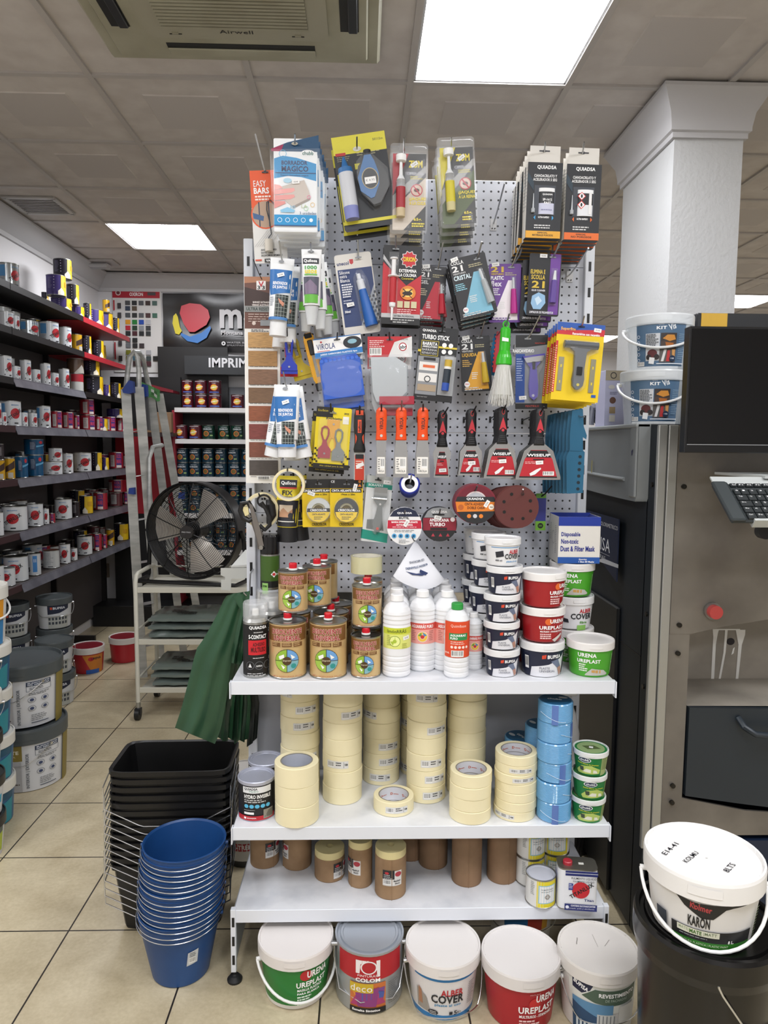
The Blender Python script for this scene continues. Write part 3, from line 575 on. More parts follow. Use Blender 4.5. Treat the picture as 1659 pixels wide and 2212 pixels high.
hang('insecticide_pack', 'red and black cockroach syringe pack with a diamond emblem, frontmost', 'insecticide', 84, 168, (26, 10), (855, 540), 2.04, '17171a',
     [('p', [(0, 36), (52, 84), (84, 60), (84, 158), (0, 158)], 'c01f2b'), ('p', [(0, 30), (30, 64), (30, 60), (0, 20)], 'b9b9bb')]+star(56, 29, 19, 15, 'f0ecec', 10)+star(56, 29, 17, 13, 'c8232f', 10)+
     [('t', 'ORION', 43, 24, 26, 10, 'f0dc28'), ('t', 'EXTERMINA', 35, 50, 38, 7, 'ffffff'), ('t', 'LA COLONIA', 35, 59, 38, 7, 'ffffff'), ('t', 'Cucarachas', 41, 67, 26, 5, 'e3d21e', 0), ('c', 56, 100, 17, 'e0862c', 15), ('c', 56, 100, 11, 'f1cf6c', 9), ('c', 55, 101, 11, '2a1a12', 4.5), ('p', [(44, 92), (46, 91), (68, 112), (66, 112)], '2a1a12'), ('p', [(44, 108), (46, 110), (66, 92), (64, 91)], '2a1a12')]+
     [('r', 34+15*i, 118, 12, 14, 'cfc7a0') for i in range(3)]+[('l', 34, 135, 42, 3, 4, 'f0c8c8'), ('r', 0, 145, 84, 9, 'b9b9bb'), ('t', 'SISTEMA PROFESIONAL', 28, 148, 44, 4, '333333'), ('r', 0, 154, 84, 14, '17171a'), ('l', 26, 157, 50, 2, 5, 'b8b8b8')]+SLOT(26, 9, '8d9094'),
     n=3, gap=.02, extra=syr, tip=(855, 509), tilt=-2, group='cockroach syringe packs', rad=2)
def gluepack(name, lab, box, hole, at, Yf, c1, c2, words, wcol, tcol, tilt, tip, n, tubea=(50, 38), tubeb=(56, 100), base='222226', w=60, h=116, tc='c02230', gap=.02):
    def ex(t, fm, s):
        ax, ay = tubea; bx, by = tubeb; blister(t, fm, s, [(ax-6, ay-4), (ax+6, ay-4), (bx+10, by+4), (bx-10, by+6)], .008)
        stick(t, fm, s, 'glue_tube', tubea, tubeb, 8, [(0, .3, 'c9ced2'), (.3, .4, 'c9ced2'), (.32, .7, tcol), (.9, 1, tcol), (1, 1, tcol)], .006, 10)
    it = [('p', [(w*.6, h*.28), (w*.78, h*.28), (w*.9, h*.96), (w*.1, h*.96)], c1), ('l', 4, h*.42, w*.32, 4, 4, c2), ('l', w*.35, h*.65, w*.2, 4, 4, 'dddddd'), ('l', w*.5, h*.15, w*.4, 2, 4, 'b9b08a')]
    y = 6
    for t_, ww, hh, cc in words: it.append(('t', t_, 4, y, ww, hh, cc)); y += hh+2
    it += [('c', w*.18, h*.86, 6, 'e9e9ea'), ('t', '3gr', w*.18-4, h*.86-2.5, 8, 5, tc), ('l', 6, h*.92, w*.7, 2, 4, wcol, .5)]+SLOT(hole[0], hole[1], '8d9094')+TAG_(14, -1 if h < 100 else 2, 8)
    hang(name, lab, 'glue pack', w, h, hole, at, Yf, base, it, n=n, gap=gap, tilt=tilt, tip=tip, extra=ex, rad=4, drop=.35, fan=1.5)
gluepack('glue_blister', 'black and red gel glue card between the syringe pack and grey card', None, (40, 6), (946, 582), 2.08, 'c3263a', 'e9d9b8', [('COLLA', 22, 6, 'e9e9e9'), ('21', 18, 10, 'e9e9e9'), ('VENTUNO', 22, 3, 'cccccc'), ('GEL', 18, 8, 'e9e9e9')], 'c8c8c8', 'c3263a', -4, (957, 523), 3)
gluepack('glue_blister', 'black and light blue clear glue card, tilted, frontmost of its fan', None, (62, 12), (1030, 560), 2.02, '7ab4cc', '9adcf0', [('COLLA', 28, 8, 'e9e9e9'), ('21', 24, 13, 'e9e9e9'), ('VENTUNO', 28, 4, 'cccccc'), ('CRISTAL', 38, 10, 'dff0f8')], 'c8c8c8', 'a8adb0', 14, (1041, 522), 4, (62, 34), (72, 108), w=82, h=130)
gluepack('glue_blister', 'purple and white plastic glue card with a magenta tube', None, (48, 8), (1104, 578), 2.06, 'efe9ee', 'ffffff', [('', 1, 1, 'ffffff')][:0]+[('21', 28, 12, 'd6b83c'), ('VENTUNO', 28, 4, 'd6b83c'), ('PLASTIC', 28, 8, 'ffffff'), ('flex', 24, 12, 'e6dff0')], '6a4a9a', 'b8288c', 1, (1126, 525), 1, (52, 30), (54, 106), base='6a3f94', w=70, h=124, tc='6a3f94')
def eli(t, fm, s):
    blister(t, fm, s, [(48, 30), (62, 30), (62, 110), (46, 110)], .008); stick(t, fm, s, 'cleaner_tube', (56, 36), (54, 104), 8, [(0, .3, 'd9dde0'), (.28, .5, 'd9dde0'), (.3, .8, '5e4494'), (1, .95, '5e4494')], .007, 10)
ELI = [('r', 46, 0, 22, 128, '6a3a94'), ('t', 'ELIMINA E', 4, 34, 32, 9, 'd6b83c'), ('t', 'SCOLLA', 6, 45, 30, 10, 'd6b83c'), ('t', '21', 8, 58, 28, 15, 'd6b83c'), ('t', 'GLUE CLEANER', 8, 76, 30, 4, 'e0e0e8'), ('p', [(10, 90), (24, 82), (38, 88), (40, 104), (30, 118), (14, 118), (8, 106)], '8fb6d8'), ('p', [(16, 96), (24, 90), (32, 100), (22, 110)], 'c9dff0'), ('t', 'LIMPIADOR DE PEGAMENTOS', 6, 122, 52, 5, 'e0e0e8')]+TAG_(30, 5, 0)+SLOT(50, 7, '8d9094')
hang('glue_cleaner_pack', 'black and purple glue cleaner card with a crumpled blue cloth picture, frontmost', 'glue cleaner', 70, 132, (50, 7), (1194, 556), 2.02, '15151a', ELI, n=4, gap=.026, tilt=-2, tip=(1208, 525), extra=eli, group='glue cleaner cards', rad=4, dx=-.012, fan=1, drop=.45)
hook(1122, 552, 2.08, (1131, 522), 'short peg hook tucked between the purple glue cards')
hook(1232, 592, 2.19, (1271, 536), 'empty long peg hook at the far right beside the glue cleaner cards', tipY=1.93)
# ---- row three
p = P(566, 604, 2.12); s = SZ(p)
t = thing('colour_chart', 'tall wood varnish colour chart with eight brown swatches on the left upright', 'colour chart', p)
fm = flat(38, 6, s); WD = ['cfa368', 'b98d57', '8b6850', '7f6147', '9a5a3c', '8a4640', '87503f', '57504c']
woods = []
for i, c in enumerate(WD):
    c2 = tuple(int(c[k:k+2], 16) for k in (0, 2, 4)); woods.append(mottled('wood_swatch', c, '%02x%02x%02x' % tuple(int(v*.82) for v in c2), 60, .5, detail=3, stretch=(1, 1, 14)))
m = MB(); m.box(-.001+fm(0, 0, 0)[0], 0, fm(0, 446, 0)[2], fm(76, 0, 0)[0], .004, fm(0, 0, 0)[2], M('eceae4', .5))
m.decal([('r', 0, 0, 76, 110, '6a4438'), ('p', [(0, 0), (76, 0), (76, 8), (0, 14)], 'b07a5a'), ('p', [(0, 22), (76, 40), (76, 62), (0, 62)], '3f2b26'), ('r', 26, 9, 20, 19, 'f2f0ee'), ('t', 'V', 30, 10, 12, 12, 'c2232f'), ('t', '3', 28, 19, 6, 8, '1a1a1a'), ('t', '3', 38, 19, 6, 8, '1a1a1a'),
         ('t', 'BARNIZ SATINADO', 18, 52, 38, 4, 'f0e6e0'), ('t', 'VERNIZ ACETINADO', 16, 58, 42, 4, 'f0e6e0'), ('r', 0, 62, 76, 13, '8c8e8c'), ('t', 'ULTRA RESISTENTE', 4, 65, 70, 7, '33403c'), ('l', 8, 79, 58, 4, 5, 'cdb9ae', .3), ('c', 20, 99, 4, 'd8c8be'), ('r', 34, 92, 26, 12, '93979a')]+
        [('l', 14, 112, 40, 2, 3, '333333')]+[('l', 10, 112+40*(i+1)-1, 60, 1, 3, '555555', .3) for i in range(8)]+[('r', 25, 430, 28, 8, 'f4f4f2')]+[('r', 27+i*2.2, 431, 1.2, 6, '222222') for i in range(11)], fm)
m.build('chart_board', t)
for i, wm in enumerate(woods):
    y = 118+i*39.6; a, b_ = fm(7, y, 0), fm(70, y+33, 0); m = MB(); m.box(a[0], -.003, b_[2], b_[0], 0, a[2], wm, .0008); m.build('wood_swatch', t)
hook(566, 604, 2.12, (547, 560), 'thin black wire hook holding the varnish colour chart', BLK, r=.0012)
# little scrapers on a black hook
SCR = [(0, 0), (4, -1.5), (8, 0), (11, 8), (12, 26), (15, 48), (24, 56), (28, 66), (-20, 66), (-16, 56), (-7, 48), (-4, 26), (-3, 8)]
def scraper(col, at, Yf, tl, lab, tip=None, k=1.):
    p = P(at[0], at[1], Yf); s = SZ(p)*k; t = thing('paint_scraper', lab, 'scraper', p, (0, -tl*pi/180, 0)); m = MB()
    m.tube([(4*s+7*s*math.cos(a), -.004, (-12*s+14*s*math.sin(a))) for a in (pi*i/10-.2*pi*(i == 0) for i in range(11))]+[(-1*s, -.004, -36*s), (9*s, -.004, -36*s)], .004*k, M(col, .3), 8, True); m.build('handle', t)
    m = MB(); m.prism([(-1*s, -32*s), (9*s, -32*s), (12*s, -48*s), (21*s, -58*s), (21*s, -70*s), (-13*s, -70*s), (-13*s, -58*s), (-4*s, -48*s)], -.007, .001, M(col, .3)); m.cyl((4*s, -.0085, -62*s), (4*s, -.006, -62*s), .003, STEEL, 10); m.build('blade_holder', t)
    m = MB(); m.box(-14*s, -.004, -77*s, 22*s, -.002, -68*s, M(col, .3)); m.build('blade_guard', t)
    if tip: hook(at[0], at[1], Yf, tip, 'black peg hook holding the little coloured scrapers', BLK, r=.0016)
scraper('d8c02c', (628, 734), 2.13, 16, 'yellow plastic paint scraper behind the blue one', k=1.15)
scraper('b3242c', (620, 732), 2.10, 0, 'red plastic paint scraper mostly hidden behind the blue one', k=1.05)
scraper('2a3ca8', (621, 730), 2.06, 0, 'small blue plastic paint scraper, frontmost of three coloured ones', (620, 709))
# yellow cutter
p = P(664, 724, 2.08); s = SZ(p); t = thing('utility_knife', 'yellow and black snap blade utility knife hanging beside the blue scraper', 'utility knife', p, (0, -14*pi/180, 0))
m = MB(); m.prism([(x*s, -z*s) for x, z in ((-10, 4), (-4, -4), (8, -4), (12, 4), (12, 96), (6, 108), (-6, 108), (-10, 96))], -.004, .008, M('e8a818', .35)); m.box(-1.5*s, -.0045, -92*s, 5*s, -.0038, -18*s, M('8e8a80', .3, .8)); m.build('handle', t)
m = MB(); m.box(-4*s, -.010, -44*s, 7*s, -.002, -12*s, BLK, .002); m.box(-8*s, -.006, -8*s, 10*s, .009, 4*s, BLK, .003); m.build('slider', t)
m = MB(); m.box(-9*s, -.006, -122*s, 8*s, .009, -104*s, BLK, .003); m.build('end_cap', t)
m = MB()
for i in range(22): m.box(-11.5*s, -.003, -(12+i*3.7)*s, -9*s, .006, -(10+i*3.7)*s, 'e8a818'); m.box(11*s, -.003, -(40+i*2.4)*s, 13*s, .006, -(39+i*2.4)*s, 'e8a818')
m.build('grip_teeth', t)
def bag(t, fm, s, w, y0, y1, d=.02, m=None):
    """wrinkled clear bag"""
    mb = MB(); N = 9; K = 12; vs = []
    for j in range(K+1):
        for i in range(N+1):
            a = i/N; b_ = j/K; e = math.sin(pi*a)**.5*min(1, b_*4+.15)*min(1, (1-b_)*4+.1)
            vs.append(fm(-3+(w+6)*a+random.uniform(-1, 1), y0+(y1-y0)*b_+random.uniform(-1, 1), d*e*random.uniform(.75, 1.15)))
    mb.add(vs, [(j*(N+1)+i, j*(N+1)+i+1, (j+1)*(N+1)+i+1, (j+1)*(N+1)+i) for j in range(K) for i in range(N)], m or CLEAR); mb.build('plastic_bag', t, smooth=10)
def ex(t, fm, s):
    m = MB()
    for k, (x0, x1, dy) in enumerate(((8, 96, 0), (10, 92, 5), (13, 90, 9), (12, 88, -3))):
        a, b_ = fm(x0, 44-dy+6, .003+.003*(3-k)), fm(x1, 132-dy, 0); m.box(a[0], a[1], b_[2], b_[0], a[1]+.002, a[2], M('2d5cc0', .35), .0008)
    for i in range(9): c_ = fm(13+i*9.5, 50, .013); m.cyl((c_[0], c_[1], c_[2]), (c_[0], c_[1]+.003, c_[2]), 4*s, M('3d6cd0', .35), 8)
    m.build('filler_blades', t); bag(t, fm, s, 104, 38, 142, .022)
VIR = [('p', [(0, 0), (104, 0), (104, 40), (0, 40)], 'f2f2f2'), ('r', 0, 0, 104, 2, '2a6fb4'), ('c', 84, 16, 20, '23262c', 13), ('c', 84, 14, 10, '8ab8c8', 5), ('t', 'VIROLA', 6, 12, 40, 12, '2a3a78', 0), ('c', 17, 8, 2, 'c8202c'), ('r', 6, 27, 28, 1, 'c8202c'), ('p', [(0, 30), (104, 28), (104, 40), (0, 42)], '2a7ac0'), ('t', 'JUEGO CARROCERO PLASTICO 4pcs', 12, 33, 80, 4.5, 'ffffff')]+SLOT(52, 7, '55585c')
hang('filler_spatula_pack', 'clear bag of blue plastic body filler spatulas with a white header', 'spatula pack', 104, 42, (52, 7), (728, 734), 2.05, 'f2f2f2', VIR+TAG_(56, 86, 10), tilt=8, extra=ex, tip=(729, 719), hcol=BLK, n=2, gap=.03, drop=1., th=.001, rad=1)
def ex(t, fm, s):
    m = MB(); pts = [(6, 44), (60, 44), (84, 60), (84, 118), (66, 136), (18, 140), (10, 118)]; m.prism([(fm(a, b, 0)[0], fm(a, b, 0)[2]) for a, b in pts], -.006, -.003, M('b9bfc2', .3, .8)); m.prism([(fm(a, b, 0)[0]+.003, fm(a, b, 0)[2]-.004) for a, b in pts], -.002, .001, M('8f969a', .3, .8)); m.build('steel_filler_blades', t)
    m = MB(); a, b_ = fm(24, 128, 0), fm(100, 146, 0); m.box(a[0], -.008, b_[2], b_[0], .002, a[2], M('a82438', .4), .001); m.build('blade_holder', t); bag(t, fm, s, 98, 38, 156, .016)
ABR = [('r', 0, 0, 96, 44, 'c1222c'), ('p', [(44, 44), (58, 12), (96, 0), (96, 44)], 'dedede'), ('c', 76, 22, 11, 'ffffff', 8), ('o', 76, 22, 7, 9, 'b02430'), ('t', 'abr', 70, 18, 14, 8, '33343a'), ('t', 'INOX', 72, 4, 15, 4, '555555', 0), ('l', 4, 8, 34, 4, 4, 'f0c8c8', .5), ('b', 4, 24, 26, 16)]+SLOT(48, 7, '55585c')+[('p', [(26, 84), (42, 82), (43, 90), (27, 92)], 'ececea')]
hang('filler_blade_pack', 'red headed bag with stainless steel filler blades', 'filler blades', 96, 44, (48, 7), (842, 734), 2.05, 'c1222c', ABR, extra=ex, tip=(841, 718), hcol=BLK, n=2, gap=.03, tilt=1, th=.001, rad=1, drop=1.)
def ex(t, fm, s):
    blister(t, fm, s, [(58, 56), (80, 56), (78, 140), (54, 140)], .012); stick(t, fm, s, 'putty_stick', (68, 68), (66, 134), 8, [(0, 1, 'c8a83c'), (.22, 1, 'e6e6e0'), (.3, 1, '26303c'), (.75, 1, '2a4fa8'), (1, 1, '2a4fa8')], .010)
TS_ = [('t', 'QUIADSA', 6, 6, 30, 6, 'ffffff'), ('t', 'TURBO STICK', 6, 17, 60, 10, 'ffffff'), ('r', 6, 30, 38, 32, 'd8c23c'), ('r', 7, 31, 36, 30, '1a1a1e'), ('t', 'BARRITA', 9, 33, 32, 7, 'ffffff'), ('t', 'ARREGLATODO', 9, 41, 32, 4, 'ffffff'), ('t', 'BARRINHA', 9, 47, 32, 5, 'd8d8d8', 0), ('t', 'REPARATUDO', 9, 54, 32, 5, 'd8d8d8', 0), ('r', 0, 50, 6, 5, 'd8c23c'), ('r', 44, 40, 40, 4, 'd8c23c')]
TS_ += [('c', 56, 37, 5, 'f0f0f0'), ('c', 70, 37, 5, 'f0f0f0'), ('c', 56, 51, 5, 'f0f0f0'), ('c', 70, 51, 5, 'f0f0f0'), ('r', 50, 60, 34, 84, '9a9da0'), ('r', 2, 64, 46, 84, '8b8e92'), ('r', 14, 66, 26, 6, '1a1a1e')]+[('r', 6, 76+24*i, 40, 18, 'e6e4e0') for i in range(2)]+[('r', 14, 82, 26, 6, 'dc6a3c'), ('o', 26, 112, 5, 7, '33363a'), ('r', 6, 124, 40, 14, 'a8957c'), ('r', 0, 146, 84, 12, '17171a'), ('t', 'www', 6, 150, 24, 2, '888888')]+SLOT(48, 8, '55585c')
hang('repair_putty_pack', 'black repair putty stick card with small pictures in the third row', 'repair putty', 84, 158, (48, 8), (955, 716), 2.05, '1b1c20', TS_, extra=ex, tip=(957, 700), tilt=-5, hcol=BLK, n=1, th=.002)
gluepack('glue_blister', 'black and gold liquid glue card with a yellow tube in row three', None, (44, 4), (1036, 730), 2.1, 'd69c2c', 'e0b050', [('COLLA', 24, 7, 'e9e9e9'), ('21', 24, 12, 'e9e9e9'), ('VENTUNO', 24, 4, 'cccccc'), ('LIQUIDA', 32, 9, 'e0b040')], 'c8c8c8', 'c8a82c', 4, (1047, 693), 1, (48, 36), (52, 100), w=66, h=118)
# green handled brush
p = P(1093, 702, 1.98); s = SZ(p); t = thing('dusting_brush', 'round white bristle brush with a bright green plastic handle', 'brush', p, (0, 2*pi/180, 0)); gr = M('38b428', .25)
m = MB(); m.tube([(6*s*math.sin(2*pi*i/14), 0, 1*s+7*s*math.cos(2*pi*i/14)) for i in range(14)], 1.8*s, gr, 8, True)
m.lathe([(0, -5*s), (9*s, -6*s), (11*s, -9*s), (12*s, -56*s), (15*s, -64*s), (16.5*s, -70*s), (17.5*s, -84*s), (15*s, -86*s), (0, -86*s)], gr, 22); m.decal([('p', [(-9, 28), (5, 30), (5, 37), (-9, 36)], 'f2f2f0')], flat(0, 0, s, -12*s), off=.001); m.build('handle', t)
m = MB(); bm_ = M('dcdcd8', .4)
for i in range(420):
    a = random.uniform(0, 2*pi); q = math.sqrt(random.random()); x, y = 14*s*q*math.cos(a), 14*s*q*math.sin(a); l = random.uniform(74, 92)*s; sp_ = 1.7+random.uniform(-.25, .35)
    m.cyl((x, y, -84*s), (x*sp_+random.gauss(0, 2*s), y*sp_+random.gauss(0, 2*s), -84*s-l), .0006, bm_, 4, .0004)
m.lathe([(14.5*s, -84*s), (21*s, -150*s), (16*s, -158*s), (0, -158*s)], M('c2c2bc', .6), 20); m.build('bristles', t); hook(1093, 702, 1.98, (1100, 678), 'peg hook holding the green brush')
for k, (c, x, dy) in enumerate((('2a86b8', 1074, 0), ('b8303a', 1080, -6))):
    p = P(x, 726+dy, 2.12-.02*k); s = SZ(p); t = thing('paint_comb', ('blue', 'red')[k]+' plastic paint comb showing behind the green brush', 'paint comb', p, (0, (8-3*k)*pi/180, 0)); m = MB(); m.box(-7*s, 0, -84*s, 12*s, .003, 4*s, M(c, .35), .001)
    for i in range(8): m.box(-9*s, 0, -(10+i*9)*s, -7*s, .003, -(6+i*9)*s, c)
    m.build('comb_plate', t)
def ex(t, fm, s):
    blister(t, fm, s, [(18, 44), (60, 44), (60, 62), (48, 84), (48, 132), (40, 140), (28, 138), (22, 84), (16, 62)], .022); pu = M('5a4fb0', .3); m = MB()
    P2 = lambda l: [(fm(a, b, 0)[0], fm(a, b, 0)[2]) for a, b in l]
    m.prism(P2([(14, 46), (62, 40), (62, 44), (50, 62), (42, 70), (30, 70), (24, 62)]), -.010, -.004, pu); m.prism(P2([(30, 66), (43, 66), (47, 110), (46, 132), (38, 140), (29, 132), (27, 110)]), -.016, -.004, pu); m.cyl(fm(36, 130, .0165), fm(36, 130, .012), .004, M('b9b8cc'), 12); m.build('scraper_handle', t)
    m = MB(); m.prism(P2([(16, 50), (60, 44), (56, 56), (22, 60)]), -.013, -.011, STEEL); m.box(*(Vector(fm(34, 74, .018))), *(Vector(fm(40, 58, .012))), BLK); m.build('steel_blade', t)
hang('glass_scraper_pack', 'grey and blue glass scraper card with a violet handled scraper', 'glass scraper', 70, 158, (26, 8), (1140, 732), 2.06, '8c8f94',
     [('p', [(0, 0), (70, 0), (70, 20), (24, 26), (0, 26)], '1e1f23'), ('t', 'RASCAVIDRIO', -6, 30, 46, 7, 'ffffff'), ('r', 0, 40, 20, 104, '2a4f9c'), ('l', 2, 50, 14, 10, 5, 'b8c8e8', .4), ('t', 'PENTRILO', 42, 16, 22, 3, 'c24030', 0), ('r', 0, 146, 70, 12, '1e1f23'), ('t', 'PENTRILO', 22, 150, 30, 4, 'c24030', 0)]+TAG_(16, 134, 4)+SLOT(26, 8, '8d9094'), extra=ex, tip=(1167, 681), tilt=1, th=.002, rad=5)
def ex(t, fm, s):
    blister(t, fm, s, [(14, 36), (92, 36), (92, 60), (72, 70), (70, 138), (60, 148), (50, 148), (42, 138), (40, 70), (14, 60)], .02); gy = M('55595e', .35); m = MB(); P2 = lambda l: [(fm(a, b, 0)[0], fm(a, b, 0)[2]) for a, b in l]
    a, b_ = Vector(fm(16, 47, .012)), Vector(fm(90, 47, .012)); m.cyl(a, b_, 8*s, gy, 12)
    m.prism(P2([(28, 52), (78, 52), (66, 62), (64, 100), (66, 120), (64, 134), (56, 142), (50, 142), (42, 134), (40, 120), (42, 100), (40, 62)]), -.016, -.003, gy); m.cyl(fm(53, 132, .0175), fm(53, 132, .012), .004, M('c8b83c'), 12); m.build('scraper_handle', t)
    m = MB(); m.box(*Vector(fm(47, 112, .021)), *Vector(fm(59, 94, .015)), BLK, .001); m.build('locking_slider', t)
    for x0 in (10, 80):
        m = MB(); m.box(*Vector(fm(x0, 146, .003)), *Vector(fm(x0+11, 74, .001)), M('a8a48c', .3, .7)); m.decal([('r', x0+4, 90, 3, 6, 'd8c23c'), ('r', x0+4, 124, 3, 6, 'd8c23c')], fm, off=.0032); m.build('spare_blade', t)
SUP = [('r', 0, 0, 104, 22, '2a56a8'), ('p', [(0, 18), (104, 10), (104, 24), (0, 28)], 'c8303a'), ('r', 0, 26, 104, 140, 'e8c71a'), ('t', 'Superfite', 8, 10, 32, 8, 'f0b44c'), ('t', 'Rascavidrios con recambio', 34, 20, 60, 5, 'ffffff'), ('r', 0, 40, 5, 110, 'c8303a'), ('l', 1, 50, 3, 20, 5, 'f0e0b0', .5)]+TAG_(88, 12, -4)+SLOT(52, 7, '22242a')+[('r', 88, 150, 10, 6, '2a56a8')]
hang('glass_scraper_pack', 'yellow and blue glass scraper card with T shaped scraper, frontmost', 'glass scraper', 104, 166, (52, 7), (1256, 706), 1.96, 'e8c71a', SUP, n=8, gap=.024, extra=ex, tip=(1262, 683), tilt=-4, group='yellow glass scraper cards', th=.002, rad=4)
# ---- row four
def ex(t, fm, s):
    P2 = lambda l: [(fm(a, b, 0)[0], fm(a, b, 0)[2]) for a, b in l]
    blister(t, fm, s, rrect(6, 24, 72, 120, 6, 2), .008)
    for cx, cy, c, fl, nm in ((22, 44, 'a02a3c', 1, 'red_scraper'), (52, 48, '7c8280', 1, 'grey_scraper'), (38, 92, 'e0a428', -1, 'orange_scraper')):
        m = MB(); q = lambda x, y: fm(cx+x, cy+y*fl, 0); z = .004 if fl > 0 else .0015
        m.tube([Vector((q(x, y)[0], -z, q(x, y)[2])) for x, y in ((-3, 28), (-8, 14), (-7, 2), (-2, -2), (3, -1), (7, 4), (7, 16), (3, 28))], 2*s, M(c, .3), 6); m.prism([(q(x, y)[0], q(x, y)[2]) for x, y in ((-4, 26), (4, 26), (6, 38), (14, 46), (14, 66), (-13, 66), (-13, 46), (-6, 38))][::fl], -z-.002, -z+.002, M(c, .3)); m.cyl(Vector((q(1, 56)[0], -z-.004, q(1, 56)[2])), Vector((q(1, 56)[0], -z, q(1, 56)[2])), .003, STEEL, 8); m.build(nm, t)
RAS = [('r', 0, 0, 36, 22, '1c1b18'), ('t', 'GourBeium', 3, 5, 22, 5, 'c8b43c', 0), ('t', 'Raschietto', 22, 21, 34, 6, '1c1b18'), ('r', 58, 18, 13, 16, 'f0eee4'), ('t', '3PCS', 60, 10, 10, 4, '3a3a30'), ('r', 0, 122, 78, 11, '1c1b18'), ('t', 'Alta calidad para la vida', 14, 125, 52, 4, 'c8b43c', 0)]+[('r', 1+4*(i % 3), 88+4*i, 4, 4, '1c1b18') for i in range(8)]+[('r', 56+4*(i % 5), 90+4*i, 4, 4, '1c1b18') for i in range(8)]+SLOT(36, 12, '8d8a70')
hang('scraper_set_pack', 'yellow card with red, grey and orange mini scrapers, front one', 'scraper set', 76, 133, (32, 10), (716, 890), 2.05, 'e6cf1e', RAS, n=2, gap=.03, tilt=-4, extra=ex, tip=(714, 872), hcol=BLK, rad=4, th=.002, dx=-.012, drop=.4)
# tools with handles (local units: photo pixels)
def tool(name, lab, cat, at, Yf, handle, blade, items, n=1, gap=.018, hc='1a1b1e', inlay=None, tilt=0, tip=None, group=None, hcol=BLK, bm=None, extra=None, bcol='guard', dx=0):
    p = P(at[0], at[1], Yf); s = SZ(p); t = thing(name, lab, cat, p, (0, -tilt*pi/180, 0), group)
    m = MB(); loft(m, [(0, .0, -z*s, r*s, d*s, hc) for z, r, d in handle], 16); m.cyl((0, -handle[1][2]*s*1.25, -9*s*0), (0, handle[1][2]*s*1.25, 0), 3*s, M('0a0a0a'), 12)
    m.build('handle', t)
    if inlay: m = MB(); m.decal(inlay, flat(0, 0, s, -max(h[2] for h in handle)*s*.93), off=.0004); m.build('grip_inlay', t)
    m = MB(); m.prism([(a*s, -b_*s) for a, b_ in blade], -.0009, .0009, bm or M('b4b5b4', .25, 1.)); m.build('blade', t)
    if items: m = MB(); m.decal(items, flat(0, 0, s, -.001), off=.0003); m.build('blade_sticker', t)
    if extra: extra(t, s)
    for i in range(1, n):
        c = copy_tree(t); c.location = p+Vector((dx*i, gap*i, -.06*gap*i)); c['label'] = ' '.join(lab.split(',')[0].split()[:10])+', '+('just behind the front' if i == 1 else ORD[i]+' on its hook')
    if tip: hook(at[0], at[1], Yf, tip, 'peg hook holding the '+' '.join(lab.split(',')[0].split()[:12]), hcol)
    return t
OH = [(-9, 3, 3), (-8, 7, 4), (-3, 11, 5), (10, 12, 6), (40, 10.5, 6), (60, 12, 6), (62, 11, 4)]
for x, tilt, st, b_ in ((824, 0, (824, 873), 11), (867, 0, (868, 866), 16), (914, -1, (914, 873), 16)):
    nm = {824: 'orange handled narrow spatula, left of three', 867: 'orange handled steel spatula, middle of three', 914: 'orange handled steel spatula in plastic wrap, right of three'}[x]
    bl = [(-11, 60), (11, 60), (b_*.9, 90), (b_+.5, 142), (-b_-.5, 142), (-b_*.9, 90)]
    tool('putty_spatula', nm, 'spatula', (x, 889), 2.0, OH, bl, [('r', -b_*.75, 98, b_*1.5, 36, 'ece9e2'), ('b', -b_*.1, 100, b_*.75, 22), ('l', -b_*.6, 102, b_*.4, 5, 5, '777777', .5), ('t', 'VIROLA', -b_*.6, 126, b_*1.2, 5, '44464a', 0)],
         hc=M('e8501c', .3), inlay=[('T', 'VIROLA', 0, 26, 26, 8, '2a2422', 90), ('c', 0, 52, 3, 'c8c8c4')], tip=st, hcol=STEEL if x == 867 else BLK, n=2, gap=.014)
WH = [(-10, 4, 4), (-8, 8, 5), (0, 11, 7), (12, 10.5, 8), (28, 11, 8), (42, 10, 8), (50, 9, 7), (56, 10, 7), (66, 12.5, 6), (70, 12, 4)]
def WI(k): return [('c', 0, 1, 3.6*k, 'a83030', 6*k), ('c', 0, 1, 2.2*k, '0c0c0c', 4*k), ('p', [(0, 12*k), (4*k, 24*k), (8*k, 40*k), (0, 34*k), (-8*k, 40*k), (-4*k, 24*k)], 'c0303c'), ('c', 0, 40*k, 3*k, 'c0303c')]+[('r', -6*k, (52+4*i)*k, 12*k, 1.2*k, '3a3b3e') for i in range(4)]
